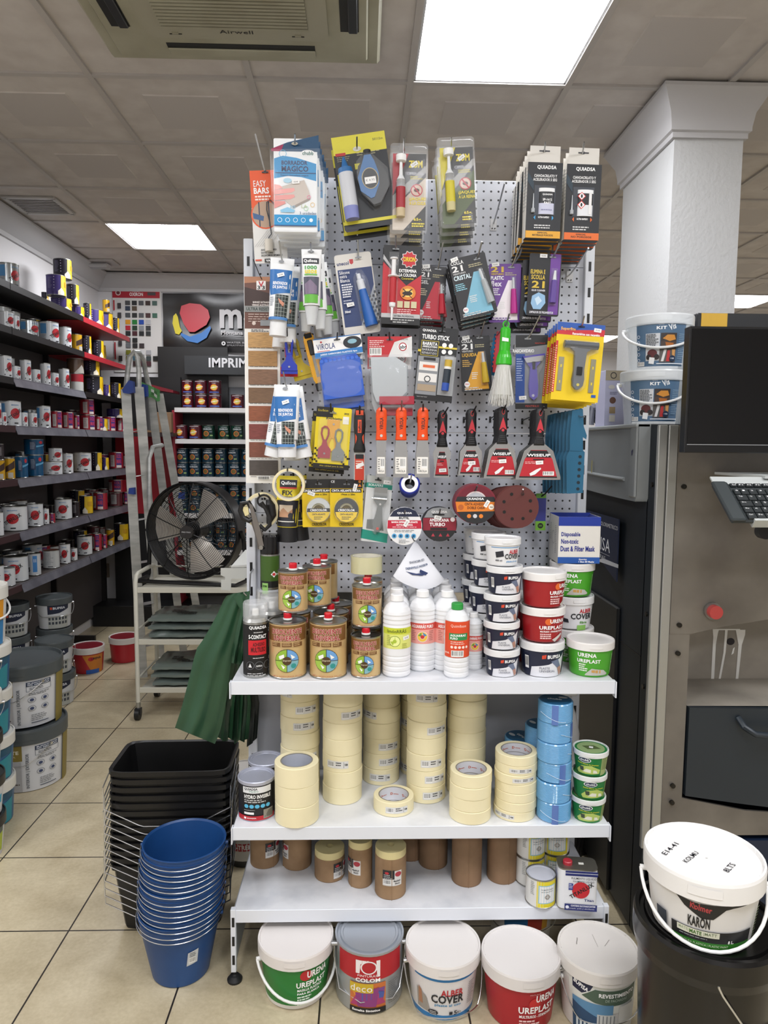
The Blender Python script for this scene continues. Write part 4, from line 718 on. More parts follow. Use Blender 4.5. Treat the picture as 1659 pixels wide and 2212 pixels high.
def wise(x, y, bw, lab, n, Yf, tip, k=1., blade_h=68, grp=None):
    H = [(z*k, r*k, d*k) for z, r, d in WH]; y0 = 66*k; y1 = y0+blade_h; hw = bw/2
    bl = [(-12*k, y0), (12*k, y0), (14*k+.18*bw*(bw > 30), y0+16), (hw*.92, y1-20), (hw, y1-6), (hw, y1), (-hw, y1), (-hw, y1-6), (-hw*.92, y1-20), (-14*k-.18*bw*(bw > 30), y0+16)]
    if bw < 34: lx = [(-hw*.5, y0+18), (hw*.5, y0+18), (hw*.75, y1-4), (-hw*.75, y1-4)]
    else: lx = [(-hw*.35, y0+14), (hw*.35, y0+14), (hw*.62, y0+34), (hw*.85, y1-4), (-hw*.85, y1-4), (-hw*.62, y0+34)]
    def ip(yy): # half width of sticker at yy
        pts = lx[:len(lx)//2+0]; r = [(b, a) for a, b in lx if a > 0]; r.sort()
        for (b0, a0), (b1, a1) in zip(r, r[1:]):
            if b0 <= yy <= b1: return a0+(a1-a0)*(yy-b0)/(b1-b0)
        return r[-1][1]
    ys = y0+30; it = [('p', lx, 'b8222e'), ('p', [(-ip(y0+15), y0+15), (ip(y0+15), y0+15), (ip(ys), ys), (-ip(ys), ys)], '1a1a1c'), ('r', -ip(y1-5), y1-7, 2*ip(y1-5), 3, '1a1a1c'), ('t', 'WISEUP', -hw*.52, y0+22, hw*1.04, 6, 'ffffff'), ('r', -hw*.25, ys+3, hw*.5, 3, '3a2022'), ('l', -hw*.6, ys+9, hw*.9, 2, 3, 'e8a8a8', .5)]
    if bw > 34: it += [('b', hw*.2, y1-18, hw*.5, 9), ('p', [(-hw*.4, y1-13), (-hw*.1, y1-22), (hw*.1, y1-26), (hw*.12, y1-23), (-hw*.15, y1-11), (-hw*.35, y1-8)], 'ececec')]+TAG_(2, ys+11, 4)
    else: it += TAG_(2, y1-16, 4)
    tool('putty_knife', lab, 'putty knife', (x, y), Yf, H, bl, it, n=n, gap=.016, hc=M('1b1c1f', .5), inlay=WI(k), tip=tip, group=grp, dx=-.001)
wise(956, 897, 34, 'narrow putty knife with red and black handle, smallest of the four sizes', 1, 2.08, (968, 880), .98, 70)
wise(1019, 893, 54, 'medium small red and black handled putty knife, frontmost', 2, 2.04, (1029, 877), 1., 68)
wise(1086, 889, 76, 'medium large red and black handled putty knife, frontmost', 4, 2.0, (1093, 873), 1., 78, 'medium large putty knives')
wise(1166, 892, 98, 'largest red and black handled putty knife, frontmost', 4, 1.98, (1175, 878), 1., 78, 'largest putty knives')
tool('folding_saw_knife', 'black and orange gripped knife with red carded blade, hanging left of spatulas', 'knife', (777, 897), 2.04, [(-14, 4, 4), (-12, 9, 6), (0, 12, 7), (25, 13, 8), (45, 11, 8), (62, 11, 8), (74, 13, 7), (80, 12, 5)],
     [(-11, 80), (11, 80), (12, 140), (-12, 140)], [('r', -10, 86, 20, 54, 'c23a24'), ('r', -9, 84, 18, 10, '1c1c1e'), ('l', -8, 98, 16, 4, 5, 'e8c8b8', .5), ('p', [(-8, 108), (8, 100), (10, 108), (-6, 116)], 'ececea')], hc=M('1d1e20', .5), inlay=[('r', -8, -10, 16, 10, 'd8502c'), ('r', -4, 10, 8, 28, 'd8502c'), ('T', 'Raffinox', 0, 24, 22, 5, '1c1c1e', 90), ('p', [(-9, 40), (-6, 46), (-6, 52), (-9, 62)], 'd8502c'), ('p', [(9, 40), (6, 46), (6, 52), (9, 62)], 'd8502c')], tip=(777, 877), bm=M('c9c9c4', .2, alpha=.7))
# notched blue spatulas
p = P(1250, 898, 1.99); s = SZ(p); t = thing('notched_spreader', 'teal blue plastic notched glue spreader at right end, frontmost', 'spreader', p, (0, 0, 0), 'teal notched spreaders'); bl = M('1e5f80', .4)
m = MB(); m.prism([(a*s, -b_*s) for a, b_ in ((-14, -10), (4, -16), (8, -14), (12, 22), (20, 42), (19, 50), (12, 46), (14, 74), (18, 78), (20, 166), (-14, 170), (-20, 90), (-14, 74), (-16, 40))], -.0015, .0015, bl)
for i in range(6): m.cyl((9*s, -.002, -(88+i*14)*s), (9*s, .002, -(88+i*14)*s), 3.6*s, M('10202a'), 10)
m.box(-13*s, -.003, -76*s, 13*s, .003, -73*s, bl); m.build('spreader_plate', t)
t.rotation_euler = (0, 2*pi/180, -.35)
for i in range(1, 8): c = copy_tree(t); c.location = p+Vector((-.0045*i, .021*i, -.001*i)); c['label'] = 'teal blue plastic notched glue spreader, '+ORD[i]+' from the front on its hook'
hook(1250, 898, 1.99, (1262, 900), 'peg hook holding the teal notched spreaders', tipY=1.95)
# ---- row five
def ring(name, lab, at, Yf, ro, ri, wd, col, core='d8d4c8', cat='tape', tilt=(0, 0), loc=None, hooktip=None):
    p = P(at[0], at[1], Yf) if loc is None else loc; s = SZ(p); t = thing(name, lab, cat, p, (pi/2+tilt[0], tilt[1], 0)); ro *= s; ri *= s
    m = MB(); m.lathe([(ri*1.06, wd/2), (ro-.001, wd/2), (ro, wd/2-.001), (ro, -wd/2+.001), (ro-.001, -wd/2), (ri*1.06, -wd/2), (ri*1.06, wd/2)], col, 40); m.build('tape_winding', t)
    m = MB(); m.lathe([(ri, wd/2), (ri*1.07, wd/2), (ri*1.07, -wd/2), (ri, -wd/2), (ri, wd/2)], core, 32); m.build('core', t); return t, s
CRM = M('ebdfb4', .6)
ring('masking_tape_roll', 'cream masking tape ring hanging in front of the yellow glue tube', (624, 1047), 2.03, 35, 29, .024, CRM, tilt=(.06, 0))
hook(621, 1017, 2.03, (621, 1011), 'black peg hook through the cream tape ring', BLK)
ring('masking_tape_roll', 'cream masking tape ring hanging behind the pruning shears', (566, 1102), 2.10, 38, 30, .03, CRM, tilt=(.05, 0))
hook(562, 1072, 2.10, (559, 1066), 'black peg hook at the far left with the shears', BLK)
FIXI = [('r', 2, 0, 50, 52, 'e3cf2c'), ('r', 8, 8, 38, 16, '23242c'), ('t', 'Quilosa', 11, 11, 32, 9, 'ffffff'), ('r', 8, 24, 38, 3, 'd83a3a'), ('t', 'FIX', 14, 31, 24, 10, '23242c'), ('t', 'EXPRESS', 14, 43, 24, 4, '23242c'), ('r', 2, 52, 50, 56, '23242c'), ('r', 8, 62, 32, 26, 'dccbb4'), ('p', [(8, 76), (18, 68), (30, 78), (40, 70), (40, 88), (8, 88)], 'b98d6c'), ('c', 36, 84, 6, '23242c'), ('r', 5, 96, 40, 2, 'f0eee4')]
squeeze('mounting_glue_tube', 'yellow and black mounting glue tube behind the tape ring, left one', 54, 142, (27, 6), (624, 1034), 2.1, FIXI, (1.05,), caph=32, capr=.8, capm='1b1b1d', tilt=-2, spread=((.013, .045, -.002, 4),), body='e3cf2c')
def ei(col, word): return [('r', 0, 0, 70, 20, '1c1c1e'), ('r', 2, 21, 66, 8, '1c1c1e'), ('t', 'CINTA AISLANTE '+word, 4, 22.5, 62, 5, 'ffffff'), ('t', '19mm x 20m', 24, 31, 30, 4, '3a3520'), ('t', 'CE', 2, 3, 8, 5, 'ffffff', 0)]+SLOT(36, 11, '66686c')
def mkex(col):
    def ex(t, fm, s):
        a = fm(36, 66, .010); m = MB(); m.lathe([(26*s, -.009), (26*s, .0075), (25.3*s, .009), (15*s, .009), (15*s, -.009)], M(col, .3), 32); o = m.build('tape_roll', t, loc=a); o.rotation_euler = (pi/2, 0, 0); o.scale = (1, 1, 1)
        m = MB(); m.lathe([(15*s, .0085), (15*s, .002), (11*s, .002), (11*s, .0085)], M('cfc9a8', .5), 24); o = m.build('roll_core', t, loc=a); o.rotation_euler = (pi/2, 0, 0)
        m = MB(); m.decal([('p', [(12, 62), (60, 62), (61, 70), (11, 70)], '1c1c1e'), ('t', 'CRISCOLOR', 18, 63.5, 36, 5, 'ffffff'), ('p', [(12, 70), (60, 70), (57, 80), (48, 89), (36, 92), (24, 89), (15, 80)], 'e6c41e'), ('t', 'CINTA AISLANTE', 22, 73, 28, 4, '1c1c1e'), ('l', 26, 80, 20, 2, 4, '4a4520')], fm, off=.0195); m.build('roll_label', t)
        blister(t, fm, s, rrect(8, 38, 64, 94, 22, 3), .022)
    return ex
hang('insulating_tape_pack', 'yellow card with white insulating tape roll in the fifth row', 'insulating tape', 70, 104, (34, 10), (686, 1045), 2.07, 'e6c41e', ei(1, 'BLANCA')+[('t', 'CRISCOLOR', 20, 95, 32, 6, '4a4520')]+TAG_(20, 31, -20), extra=mkex('c8cccc'), tip=(686, 1037), hcol=BLK, rad=2, th=.002, tilt=1)
hang('insulating_tape_pack', 'yellow card with black insulating tape roll in the fifth row', 'insulating tape', 71, 104, (36, 10), (749, 1045), 2.05, 'e6c41e', ei(1, 'NEGRA')+[('t', 'CRISCOLOR', 20, 95, 32, 6, '4a4520'), ('c', 64, 5, 3, 'e0862c'), ('p', [(60, 16), (68, 16), (64, 10)], 'e0862c')]+TAG_(54, 18, 75), extra=mkex('2c2e30'), tip=(749, 1037), hcol=BLK, rad=2, th=.002)
def ex(t, fm, s):
    blister(t, fm, s, [(16, 34), (48, 34), (46, 66), (36, 120), (28, 128), (20, 120), (16, 66)], .022); P2 = lambda l: [(fm(a, b, 0)[0], fm(a, b, 0)[2]) for a, b in l]
    m = MB(); m.prism(P2([(18, 42), (46, 42), (46, 52), (38, 64), (40, 84), (42, 104), (36, 120), (26, 120), (20, 104), (25, 84), (28, 64), (18, 52)]), -.014, -.003, M('7b807f', .3, .6)); m.cyl(fm(32, 113, .0165), fm(32, 113, .01), .004, M('d0402c'), 12).cyl(fm(33, 60, .016), fm(33, 60, .01), .003, M('dddddd', .3, .8), 10); m.build('scraper_body', t)
    m = MB(); m.prism(P2([(18, 24), (46, 24), (46, 44), (18, 44)]), -.010, -.007, M('9a9c9a', .3, .8)); m.cyl(fm(18, 48, .018), fm(46, 48, .018), .003, STEEL, 8); m.build('steel_blade', t)
hang('window_scraper_pack', 'teal and grey card with a grey metal scraper, front one', 'scraper', 56, 144, (24, 8), (817, 1036), 2.05, 'd3d5d4', [('p', [(0, 0), (56, 0), (56, 18), (0, 22)], 'b8bcba'), ('p', [(0, 16), (56, 18), (56, 28), (0, 26)], '1f8f7c'), ('t', 'SCRAPERS', 4, 18, 32, 5, 'e8f4f0'), ('p', [(0, 118), (56, 124), (56, 144), (0, 138)], '1f8f7c'), ('p', [(8, 96), (40, 92), (46, 118), (8, 116)], '7a7e7d')]+TAG_(44, 12, 0)+SLOT(24, 9, '333333'), extra=ex, tip=(817, 1024), tilt=-5, n=2, gap=.02, hcol=BLK, rad=2, dx=-.006, th=.002)
# blue hose roll on a hook, lying along it
a = P(885, 1045, 2.0); bb = P(884, 1056, 2.16); t = thing('film_roll', 'blue tape roll threaded lengthways on a steel hook', 'roll', a); d = (bb-a); s = SZ(a)
t.rotation_euler = d.to_track_quat('Z', 'Y').to_euler(); L_ = d.length
m = MB(); prof = [(13*s, 0), (20*s, 0), (22*s, .003)]
for i in range(8): prof += [(22.5*s, .004+i*L_/8.5), (21.5*s, .004+(i+.8)*L_/8.5)]
m.lathe(prof+[(20*s, L_), (12*s, L_), (13*s, 0)], M('1f2f9c', .35), 30); m.build('blue_winding', t)
MB().lathe([(11*s, -.0008), (18.5*s, -.0008), (18.5*s, .002), (13*s, .003), (11*s, .002), (11*s, -.0008)], M('e9eaee'), 28).build('end_label', t); MB().lathe([(11*s, .001), (11*s, L_*.98), (10*s, L_*.98), (10*s, .001)], M('1a1a1c'), 24).build('core', t)
hook(885, 1045, 2.0, (889, 1026), 'peg hook carrying the blue roll', tipY=1.96)
def disc(name, lab, cat, at, hole, w, h, Yf, base, items, n=1, th=.02, tip=None, edge=None, flatb=False, dx=0, gap=.025, tilt=0, group=None, hcol=BLK):
    ol = [(w/2+w/2*math.cos(2*pi*k/36), h/2+h/2*math.sin(2*pi*k/36)) for k in range(36)]
    if flatb: ol = [(x, y) for x, y in ol if y > h*.2]; ol = [(w*.16, 0), (w*.84, 0)][::-1]+ol if 0 else sorted(ol, key=lambda q: math.atan2(q[1]-h/2, q[0]-w/2)); ol += []
    return hang(name, lab, cat, w, h, hole, at, Yf, base, items, n=n, gap=gap, th=th, tip=tip, outline=ol, tilt=tilt, group=group, hcol=hcol, dx=dx, fan=0, drop=.1)
disc('butyl_tape_pack', 'round white and navy butyl sealing tape pack in the bottom row', 'tape pack', (874, 1108), (38, 12), 76, 82, 2.0, 'e8e8e8', [('p', [(6, 20), (14, 8), (28, 1), (38, 0), (48, 1), (62, 8), (70, 20)], '1e2640'), ('t', 'QUIADSA', 22, 10, 32, 5, 'ffffff'), ('t', 'BUTIL', 26, 20.5, 22, 5, '23262e'), ('p', [(2, 28), (74, 28), (75, 46), (1, 46)], 'c0203c'), ('t', 'BANDA IMPERMEABILIZANTE', 10, 30, 56, 4, 'ffffff'), ('t', 'AUTOADHESIVA', 20, 36, 36, 4, 'ffffff'), ('l', 12, 42, 52, 1, 3, 'f0c8d0'), ('l', 16, 49, 44, 2, 3, '888c90', .4)]+[('c', 16+14*i, 62, 5, '4aa0d0') for i in range(4)]+[('c', 16+14*i, 62, 2.5, '1c4a78') for i in range(4)]+[('l', 26, 70, 24, 3, 3, '888c90', .4)]+TAG_(42, 34, 60), tip=(875, 1103))
disc('duct_tape_pack', 'dark red and black duct tape roll pack with grey cap band', 'tape pack', (949, 1110), (37, 14), 76, 74, 2.03, '2b2d30', [('p', [(12, 8), (22, 2), (38, 0), (54, 2), (64, 8), (72, 22), (4, 22)], '8d9092'), ('t', 'QUIADSA', 20, 7, 34, 6, 'e4e4e4'), ('r', 2, 23, 72, 27, '8e2436'), ('t', 'AMERICANA', 16, 24, 42, 7, 'ffffff'), ('t', 'TURBO', 16, 33, 34, 8, 'ffffff'), ('r', 18, 44, 36, 5, '2b2023'), ('c', 66, 26, 5, 'f0e8e8'), ('p', [(4, 50), (72, 50), (66, 60), (52, 70), (38, 74), (24, 70), (10, 60)], '26272a')]+[('p', [(20+16*i, 63), (24+16*i, 56), (28+16*i, 63)], 'b83a4a') for i in range(3)]+TAG_(34, 22, -15)+[('r', 22, 14, 26, 3, '15161a')], th=.045, tip=(951, 1100))
disc('double_sided_tape_pack', 'round double sided tape pack with orange band and dark red roll', 'tape pack', (1026, 1060), (44, 14), 92, 86, 1.98, '7a2030', [('c', 46, 43, 42, '6c1b2b', 40), ('o', 46, 40, 22, 25, 'd8c8c8'), ('c', 46, 38, 22, 'b9bcc4', 20), ('p', [(6, 27), (86, 27), (90, 38), (2, 38)], '26272a'), ('t', 'QUIADSA', 26, 29, 38, 6, 'ffffff'), ('p', [(2, 38), (90, 38), (90, 58), (6, 60)], 'e0802a'), ('t', 'CINTA ADHESIVA', 22, 40, 46, 6, '5a2a14'), ('t', 'DOBLE CARA', 28, 48, 38, 6, '5a2a14'), ('c', 14, 50, 6, 'b8602a'), ('c', 80, 49, 6, 'f4ead8'), ('t', '5m', 77, 47, 6, 4, '333333'), ('p', [(6, 60), (90, 58), (82, 70), (66, 82), (46, 86), (28, 82), (14, 72)], '26272a')]+[('c', 32+13*i, 69, 4.5, c_) for i, c_ in enumerate(('e0802a', 'cfcfd2', 'e0802a'))]+TAG_(70, 42, 60), th=.055, tip=(1031, 1050))
SD = [('c', 50, 48, 47, '5d2d2a', 46)]+[('c', 50+29*math.cos(a), 44+27*math.sin(a), 3.6, '0e0c0c') for a in (i*2*pi/8+.2 for i in range(8)) if math.sin(a) > -.9]+[('c', 47, 20, 3.5, '0e0c0c')]
disc('sanding_disc', 'maroon perforated sanding disc, frontmost of the fanned stack', 'sanding disc', (1128, 1068), (60, 20), 96, 94, 1.97, M('5d2d2a', .85, bump=.3, bscale=900), [SD[0]]+[('c', 50+31*math.cos(a), 46+29*math.sin(a), 3.6, '0e0c0c') for a in (i*2*pi/8+.35 for i in range(8))], n=7, gap=.016, dx=-.003, th=.0022, tip=(1130, 1057), group='maroon sanding discs', hcol=STEEL)
hang('sandpaper_pack', 'narrow violet and green pack peeking out behind the sanding discs', 'abrasive pack', 22, 80, (12, 6), (1170, 1072), 2.12, '2c3a8c', [('r', 0, 0, 22, 10, '6aa83c'), ('r', 0, 10, 22, 50, '3a3f90'), ('r', 0, 60, 22, 20, '7ab83c'), ('c', 11, 70, 6, '1c1c20'), ('t', '10', 8, 68, 6, 4, '7ab83c')], tip=(1192, 1050), hcol=BLK)
# paper strainer cones
p = P(896, 1168, 2.0); s = SZ(p); t = thing('paper_strainer', 'white paper paint strainer cone, outermost of the nested cones', 'paint strainer', p, (.12, -.06, .2)); pm = M('e2e3e8', .7)
for i in range(3):
    if i: t = thing('paper_strainer', 'white paper paint strainer cone, '+ORD[i]+' one nested inside', 'paint strainer', p+Vector((.004*i, .004*i, -.004*i)), (.12-.03*i, -.06-.05*i, .2))
    m = MB(); rr0 = 50*s; hh = 92*s; N = 30; vs = [(0, 0, 0)]+[(rr0*math.cos(a), rr0*.32*math.sin(a), -hh+9*s*math.cos(2*a)-8*s*math.cos(a)) for a in (2*pi*k/N for k in range(N))]
    m.add(vs, [(0, 1+k, 1+(k+1) % N) for k in range(N)], pm)
    if i == 0:
        g = lambda a, b_, o: (a*s*1.0, -rr0*.32*min(1, b_/92)*math.sqrt(max(0, 1-(a/(50*max(.2, b_/92)))**2))-o-.001, -b_*s)
        m.decal([('T', 'MUSSON STRAINERS', 2, 56, 52, 5, '5a6a8c', 186), ('T', '125 MICRONS', 2, 44, 34, 5, '7a8090', 186), ('p', [(-24, 64), (-2, 70), (26, 72), (12, 76), (-10, 72)], '33406c'), ('p', [(8, 62), (26, 72), (20, 76), (6, 68)], '33406c')], g)
    m.build('cone', t, smooth=60)
hook(896, 1168, 2.0, (890, 1160), 'peg hook holding the paper strainer cones', BLK, r=.0015)
# pruning shears and black strap at the left
p = P(560, 1075, 2.06); s = SZ(p); t = thing('pruning_shears', 'black and cream handled shears hanging from the left upright', 'shears', p, (0, 0, 0))
m = MB(); m.tube([(x*s, y_, -z*s) for x, z, y_ in ((-10, 32, 0), (-24, 10, 0), (-37, 14, 0), (-40, 28, 0), (-34, 44, 0), (-22, 50, 0), (-12, 44, 0))], [.006, .008, .009, .009, .009, .008, .006], BLK, 10); m.build('handle', t)
m = MB(); m.tube([(x*s, 0, -z*s) for x, z in ((4, 10), (14, 24), (22, 44), (22, 60), (12, 70), (0, 60))], .006, BLK, 10); m.build('handle', t)
m = MB(); m.prism([(x*s, -z*s) for x, z in ((-34, 20), (-24, 20), (-22, 36), (-30, 40), (-36, 34))], -.005, .004, M('d8cc98')); m.build('cream_insert', t)
m = MB(); m.prism([(x*s, -z*s) for x, z in ((-20, 48), (-8, 48), (6, 74), (10, 96), (6, 112), (-4, 112), (-6, 90))], -.003, .002, M('6f6a66', .35, .7)); m.prism([(x*s, -z*s) for x, z in ((-22, 10), (-14, 16), (2, 66), (10, 104), (0, 108), (-12, 60))], -.008, -.004, M('8a8580', .3, .8)); m.cyl((4*s, -.012, -108*s), (4*s, .004, -108*s), .006, M('a8a6a0', .3, .9), 12); m.build('steel_blades', t)
p = P(574, 1070, 2.08); t = thing('black_goggles', 'small black looped strap item hanging over the cream tape ring', 'strap', p)
m = MB(); m.tube([(14*s*math.cos(a)-4*s, .0, -12*s+13*s*math.sin(a)) for a in (2*pi*i/16 for i in range(16))], .003, BLK, 8, True); m.build('loop', t)
m = MB(); loft(m, [(6*s, .004, -10*s, 6*s, .006, BLK), (10*s, .0, -20*s, 10*s, .010, BLK), (12*s, 0, -44*s, 11*s, .010, BLK), (6*s, 0, -62*s, 5*s, .006, BLK)], 14); m.build('pad', t)
hook(1220, 1030, 2.1, (1210, 1020), 'black peg hook behind the teal spreaders', BLK)
# ================================================================ goods standing on the shelves
def stand(px, py, Z, wpx, r=None):
    """centre of a round thing whose front foot shows at a photo pixel on the level Z"""
    q = PZ(px, py, Z); s = SZ(q); rr = r or wpx*s/2; f = (q.y+rr)/q.y
    return Vector((q.x*f, q.y+rr, Z)), s, rr
Z1, Z2, Z3 = TOPZ+.0006, MIDZ+.0006, LOWZ+.0006
def can_b(name, cat, r, h, prof, items, k, parts=None, seg=36, y0=None, sub=None, ky=1.):
    """body of revolution; prof [(r, z, colour)]; label items in pixels of size k below the body top"""
    def b():
        t = thing(name, '', cat); m = MB(); m.lathe(prof, None, seg)
        if items: cf = curved(0, 0, k, lambda z: r); m.decal(items, (lambda a, b_, o: (lambda p_: (p_[0], p_[1], (y0*k if y0 is not None else h)-b_*k*ky))(cf(a, b_, o))), sub=sub or 6, off=.0003, k=k, rad=r)
        m.build('body', t)
        if parts: parts(t)
        return t
    return b
KA = .00125
GOLD = M('d6b984', .3, .3)
def solvent(r, h, w, tx, cap=.011):
    """gold solvent tin; w = half width in label pixels"""
    k = r/w; H = h/k; W = w*1.25; b = M('8a6236', .35, .3)
    it = [('r', -W, H*.05, 2*W, H*.27, b), ('r', -W*1.28, H*.03, W*.24, H*.94, 'b8b4a4')]
    it += [('t', 'DISOLVENTE', -w*.84, H*.10, w*1.68, H*.09, 'ecd2bc', 2), ('t', 'DISOLVENTE', -w*.84, H*.10, w*1.68, H*.09, '9c2034'), ('t', 'UNIVERSAL', -w*.74, H*.215, w*1.48, H*.09, 'ecd2bc', 2), ('t', 'UNIVERSAL', -w*.74, H*.215, w*1.48, H*.09, '9c2034')]
    for x in (-.88, -.28, .32): it += [('r', w*x, H*.335, w*.55, H*.085, 'cba878'), ('r', w*(x+.02), H*.34, w*.51, H*.075, '6e4a24'), ('l', w*(x+.06), H*.35, w*.42, 2, H*.03, 'cba878')]
    cy = H*.66; R = w*.6; it += [('c', 0, cy, R*1.04, '3a2c1a')]
    for q, c in enumerate(('6a9fd4', '8fb83a', '9dc04a', '7fb0b8')):
        a0 = -pi/2+q*pi/2; a0 = [-pi/2, pi, pi/2, 0][q]
        it.append(('p', [(0, cy)]+[(R*math.cos(a0+i*pi/10), cy+R*math.sin(a0+i*pi/10)) for i in range(6)], c))
    it += [('r', -R, cy-.8, 2*R, 1.2, '3a2c1a'), ('r', -.6, cy-R, 1.2, 2*R, '3a2c1a'), ('p', [(-R*.7, cy-R*.4), (-R*.25, cy-R*.6), (-R*.2, cy-R*.3), (-R*.6, cy-R*.1)], 'f0f0ea'), ('p', [(R*.3, cy-R*.6), (R*.7, cy-R*.3), (R*.4, cy-R*.15)], 'f0f0ea'), ('c', R*.55, cy+R*.45, R*.22, '2f8f8a'), ('p', [(-R*.5, cy+R*.3), (-R*.15, cy+R*.55), (-R*.3, cy+R*.75)], 'f0f0ea'), ('c', 0, cy, R*.38, '4a3418'), ('t', 'Disprotel', -R*.32, cy-R*.12, R*.64, R*.2, 'e8dcc0', 0), ('t', 'LIMPIA DESENGRASA DILUYE', -w*.8, H*.925, w*1.6, H*.028, 'a8503c', 0)]
    for i in range(9): it.append(('r', -W*1.24, H*(.08+.035*i), W*.12, H*.012, '6a6a66'))
    def parts(t):
        m = MB(); z = h+.001; m.lathe([(cap, z-.002), (cap*1.15, z), (cap*1.1, z+.004), (cap*.95, z+.004), (cap*.95, z+.006)], M('e4e4e0'), 20)
        m.lathe([(cap, z+.004), (cap*1.02, z+.016), (cap*.9, z+.018), (0, z+.018)], M('d0182a', .3), 20); m.build('red_cap', t)
    prof = [(0, .001, TIN), (r-.001, .0, TIN), (r+.0012, .001, TIN), (r+.0012, .003, TIN), (r, .0045, GOLD), (r, h-.0045, TIN), (r+.0012, h-.003, TIN), (r+.0012, h, TIN), (r-.0012, h, TIN), (r-.003, h-.003, TIN), (0, h-.002, TIN)]
    return can_b('solvent_tin', 'solvent tin', r, h, prof, it, k, parts)
def put(key, b, loc, label, rotz=0, group=None, scale=None): return inst(key, b, loc, (0, 0, rotz), label, group, scale)
SB, SS = solvent(.0505, .152, 40, 1), solvent(.0405, .112, 32, 1)
# big tins, bottom row and the ones behind
A, s, r = stand(622, 1468, Z1, 81, .0505); put('sb', SB, A, 'large gold solvent tin with red cap standing beside the black spray can', .06)
B, s, r = stand(709, 1468, Z1, 80, .0505); put('sb', SB, B, 'large gold solvent tin with red cap, centre of the front row', -.05)
put('sb', SB, A+Vector((.004, .106, 0)), 'large gold solvent tin hidden behind the one beside the spray can', .2)
for i, (dx, dy) in enumerate(((.002, .105), (.012, .21))): put('sb', SB, B+Vector((dx, dy, 0)), 'large gold solvent tin, '+ORD[i+1]+' in the centre row from the front', .2)
Cc, s, r = stand(790, 1466, Z1, 66, .0405); put('ss', SS, Cc, 'small gold solvent tin in front beside the lime labelled white bottle', -.1)
put('ss', SS, Cc+Vector((.002, .085, 0)), 'small gold solvent tin standing second behind the front one by the bottles', .3)
put('ss', SS, Cc+Vector((.004, .17, 0)), 'small gold solvent tin at the back below the clear tape roll', .3)
zt = Z1+.1526+.0
put('ss', SS, (A.x+.012, A.y+.03, zt+.019), 'small gold solvent tin stacked on the large tin beside the spray', .0)
zz = zt+.019
D = P(686, 1300, 2.0)
put('ss', SS, (D.x-.003, 2.02, zz), 'small gold solvent tin on the upper tier, middle one', -.12)
put('ss', SS, (D.x+.012, 2.105, zz), 'small gold solvent tin on the upper tier, rear of the middle pair', -.3)
zc = Z1+.112+.02
put('ss', SS, (Cc.x+.002, Cc.y+.03, zc), 'small gold solvent tin on the upper tier beneath the clear tape', .05)
put('ss', SS, (Cc.x+.006, Cc.y+.118, zc), 'small gold solvent tin on the upper tier, behind the one beneath the tape', .3)
t = thing('packing_tape_roll', 'wide roll of clear yellowish packing tape on top of the gold tins', 'tape', (Cc.x+.001, Cc.y+.115, zc+.112+.019)); m = MB(); pt = M('cfcba2', .15, coat=.5)
m.lathe([(.040, 0), (.0455, 0), (.0455, .048), (.040, .048)], pt, 40); m.build('tape_winding', t); MB().lathe([(.040, 0), (.038, 0), (.038, .048), (.040, .048)], M('e0dccb'), 36).build('core', t)
# spray cans
def spray(r, h, items, body, capcol, caph, k, clear=True, name='spray_can'):
    def parts(t):
        m = MB()
        if clear:
            m.lathe([(r*.98, h-.004), (r*.98, h+caph*.9), (r*.92, h+caph), (0, h+caph)], CLEAR2, 28); o = m.build('clear_cap', t)
            MB().lathe([(.009, h+.014), (.009, h+.03), (.007, h+.032), (0, h+.032)], M('eeeeec'), 16).build('nozzle', t)
        else: m.lathe([(r*.98, h-.002), (r*1.0, h+.002), (r*.97, h+caph*.9), (r*.9, h+caph), (0, h+caph)], capcol, 28); m.build('cap', t)
    prof = [(0, .001, TIN), (r*.96, 0, TIN), (r, .003, TIN), (r, .007, body), (r, h-.006, TIN), (r*.98, h, TIN), (r*.8, h+.008, TIN), (r*.4, h+.014, TIN), (0, h+.015, TIN)]
    return can_b(name, 'spray can', r, h, prof, items, k, parts)
kc = .035/28
SC_IT = [('t', 'QUIADSA', -14, 7, 40, 8, 'ffffff'), ('l', -4, 20, 20, 1, 4, 'cccccc'), ('t', 'S-CONTACT', -15, 26, 40, 9, 'ffffff'), ('r', -16, 38, 41, 32, 'c8202c'), ('t', 'ADHESIVO', -6, 43, 26, 8, '4a0c12'), ('t', 'MULTIUSO', -10, 53, 32, 11, '4a0c12'), ('l', -6, 76, 24, 1, 3, 'dddddd')]+[('o', x, 93, 8, 9, '6a6c70') for x in (-12, 7, 26)]+[('p', [(-16, 97), (-12, 88), (-8, 97)], 'e4e4e4'), ('t', 'RAPIDO', 1, 92, 12, 4, 'e4e4e4'), ('l', -18, 110, 44, 2, 4, 'cccccc', .4)]
SPR = spray(.034, .152, SC_IT, BLK, None, .052, kc)
S0, s, r = stand(553, 1466, Z1, 55, .034); put('spray', SPR, S0, 'black spray adhesive can with clear cap, front left corner of the top shelf', .15)
put('spray', SPR, S0+Vector((.034, .085, 0)), 'black spray adhesive can with clear cap, second from the front', .3)
S2 = S0+Vector((.012, .17, 0)); put('spray', SPR, S2, 'black spray adhesive can with clear cap, at the back by the upright', .3)
G_IT = [('r', -24, 4, 48, 54, M('3b5a1e', .4)), ('r', -18, 62, 14, 24, '8fc06a'), ('p', [(9, 36), (16, 43), (9, 50), (2, 43)], 'f2f2f2'), ('p', [(9, 39), (13, 43), (9, 47), (5, 43)], 'c23030'), ('p', [(24, 36), (31, 43), (24, 50), (17, 43)], 'f2f2f2'), ('t', 'ESPUMA', -16, 66, 10, 5, '2a4a1a')]
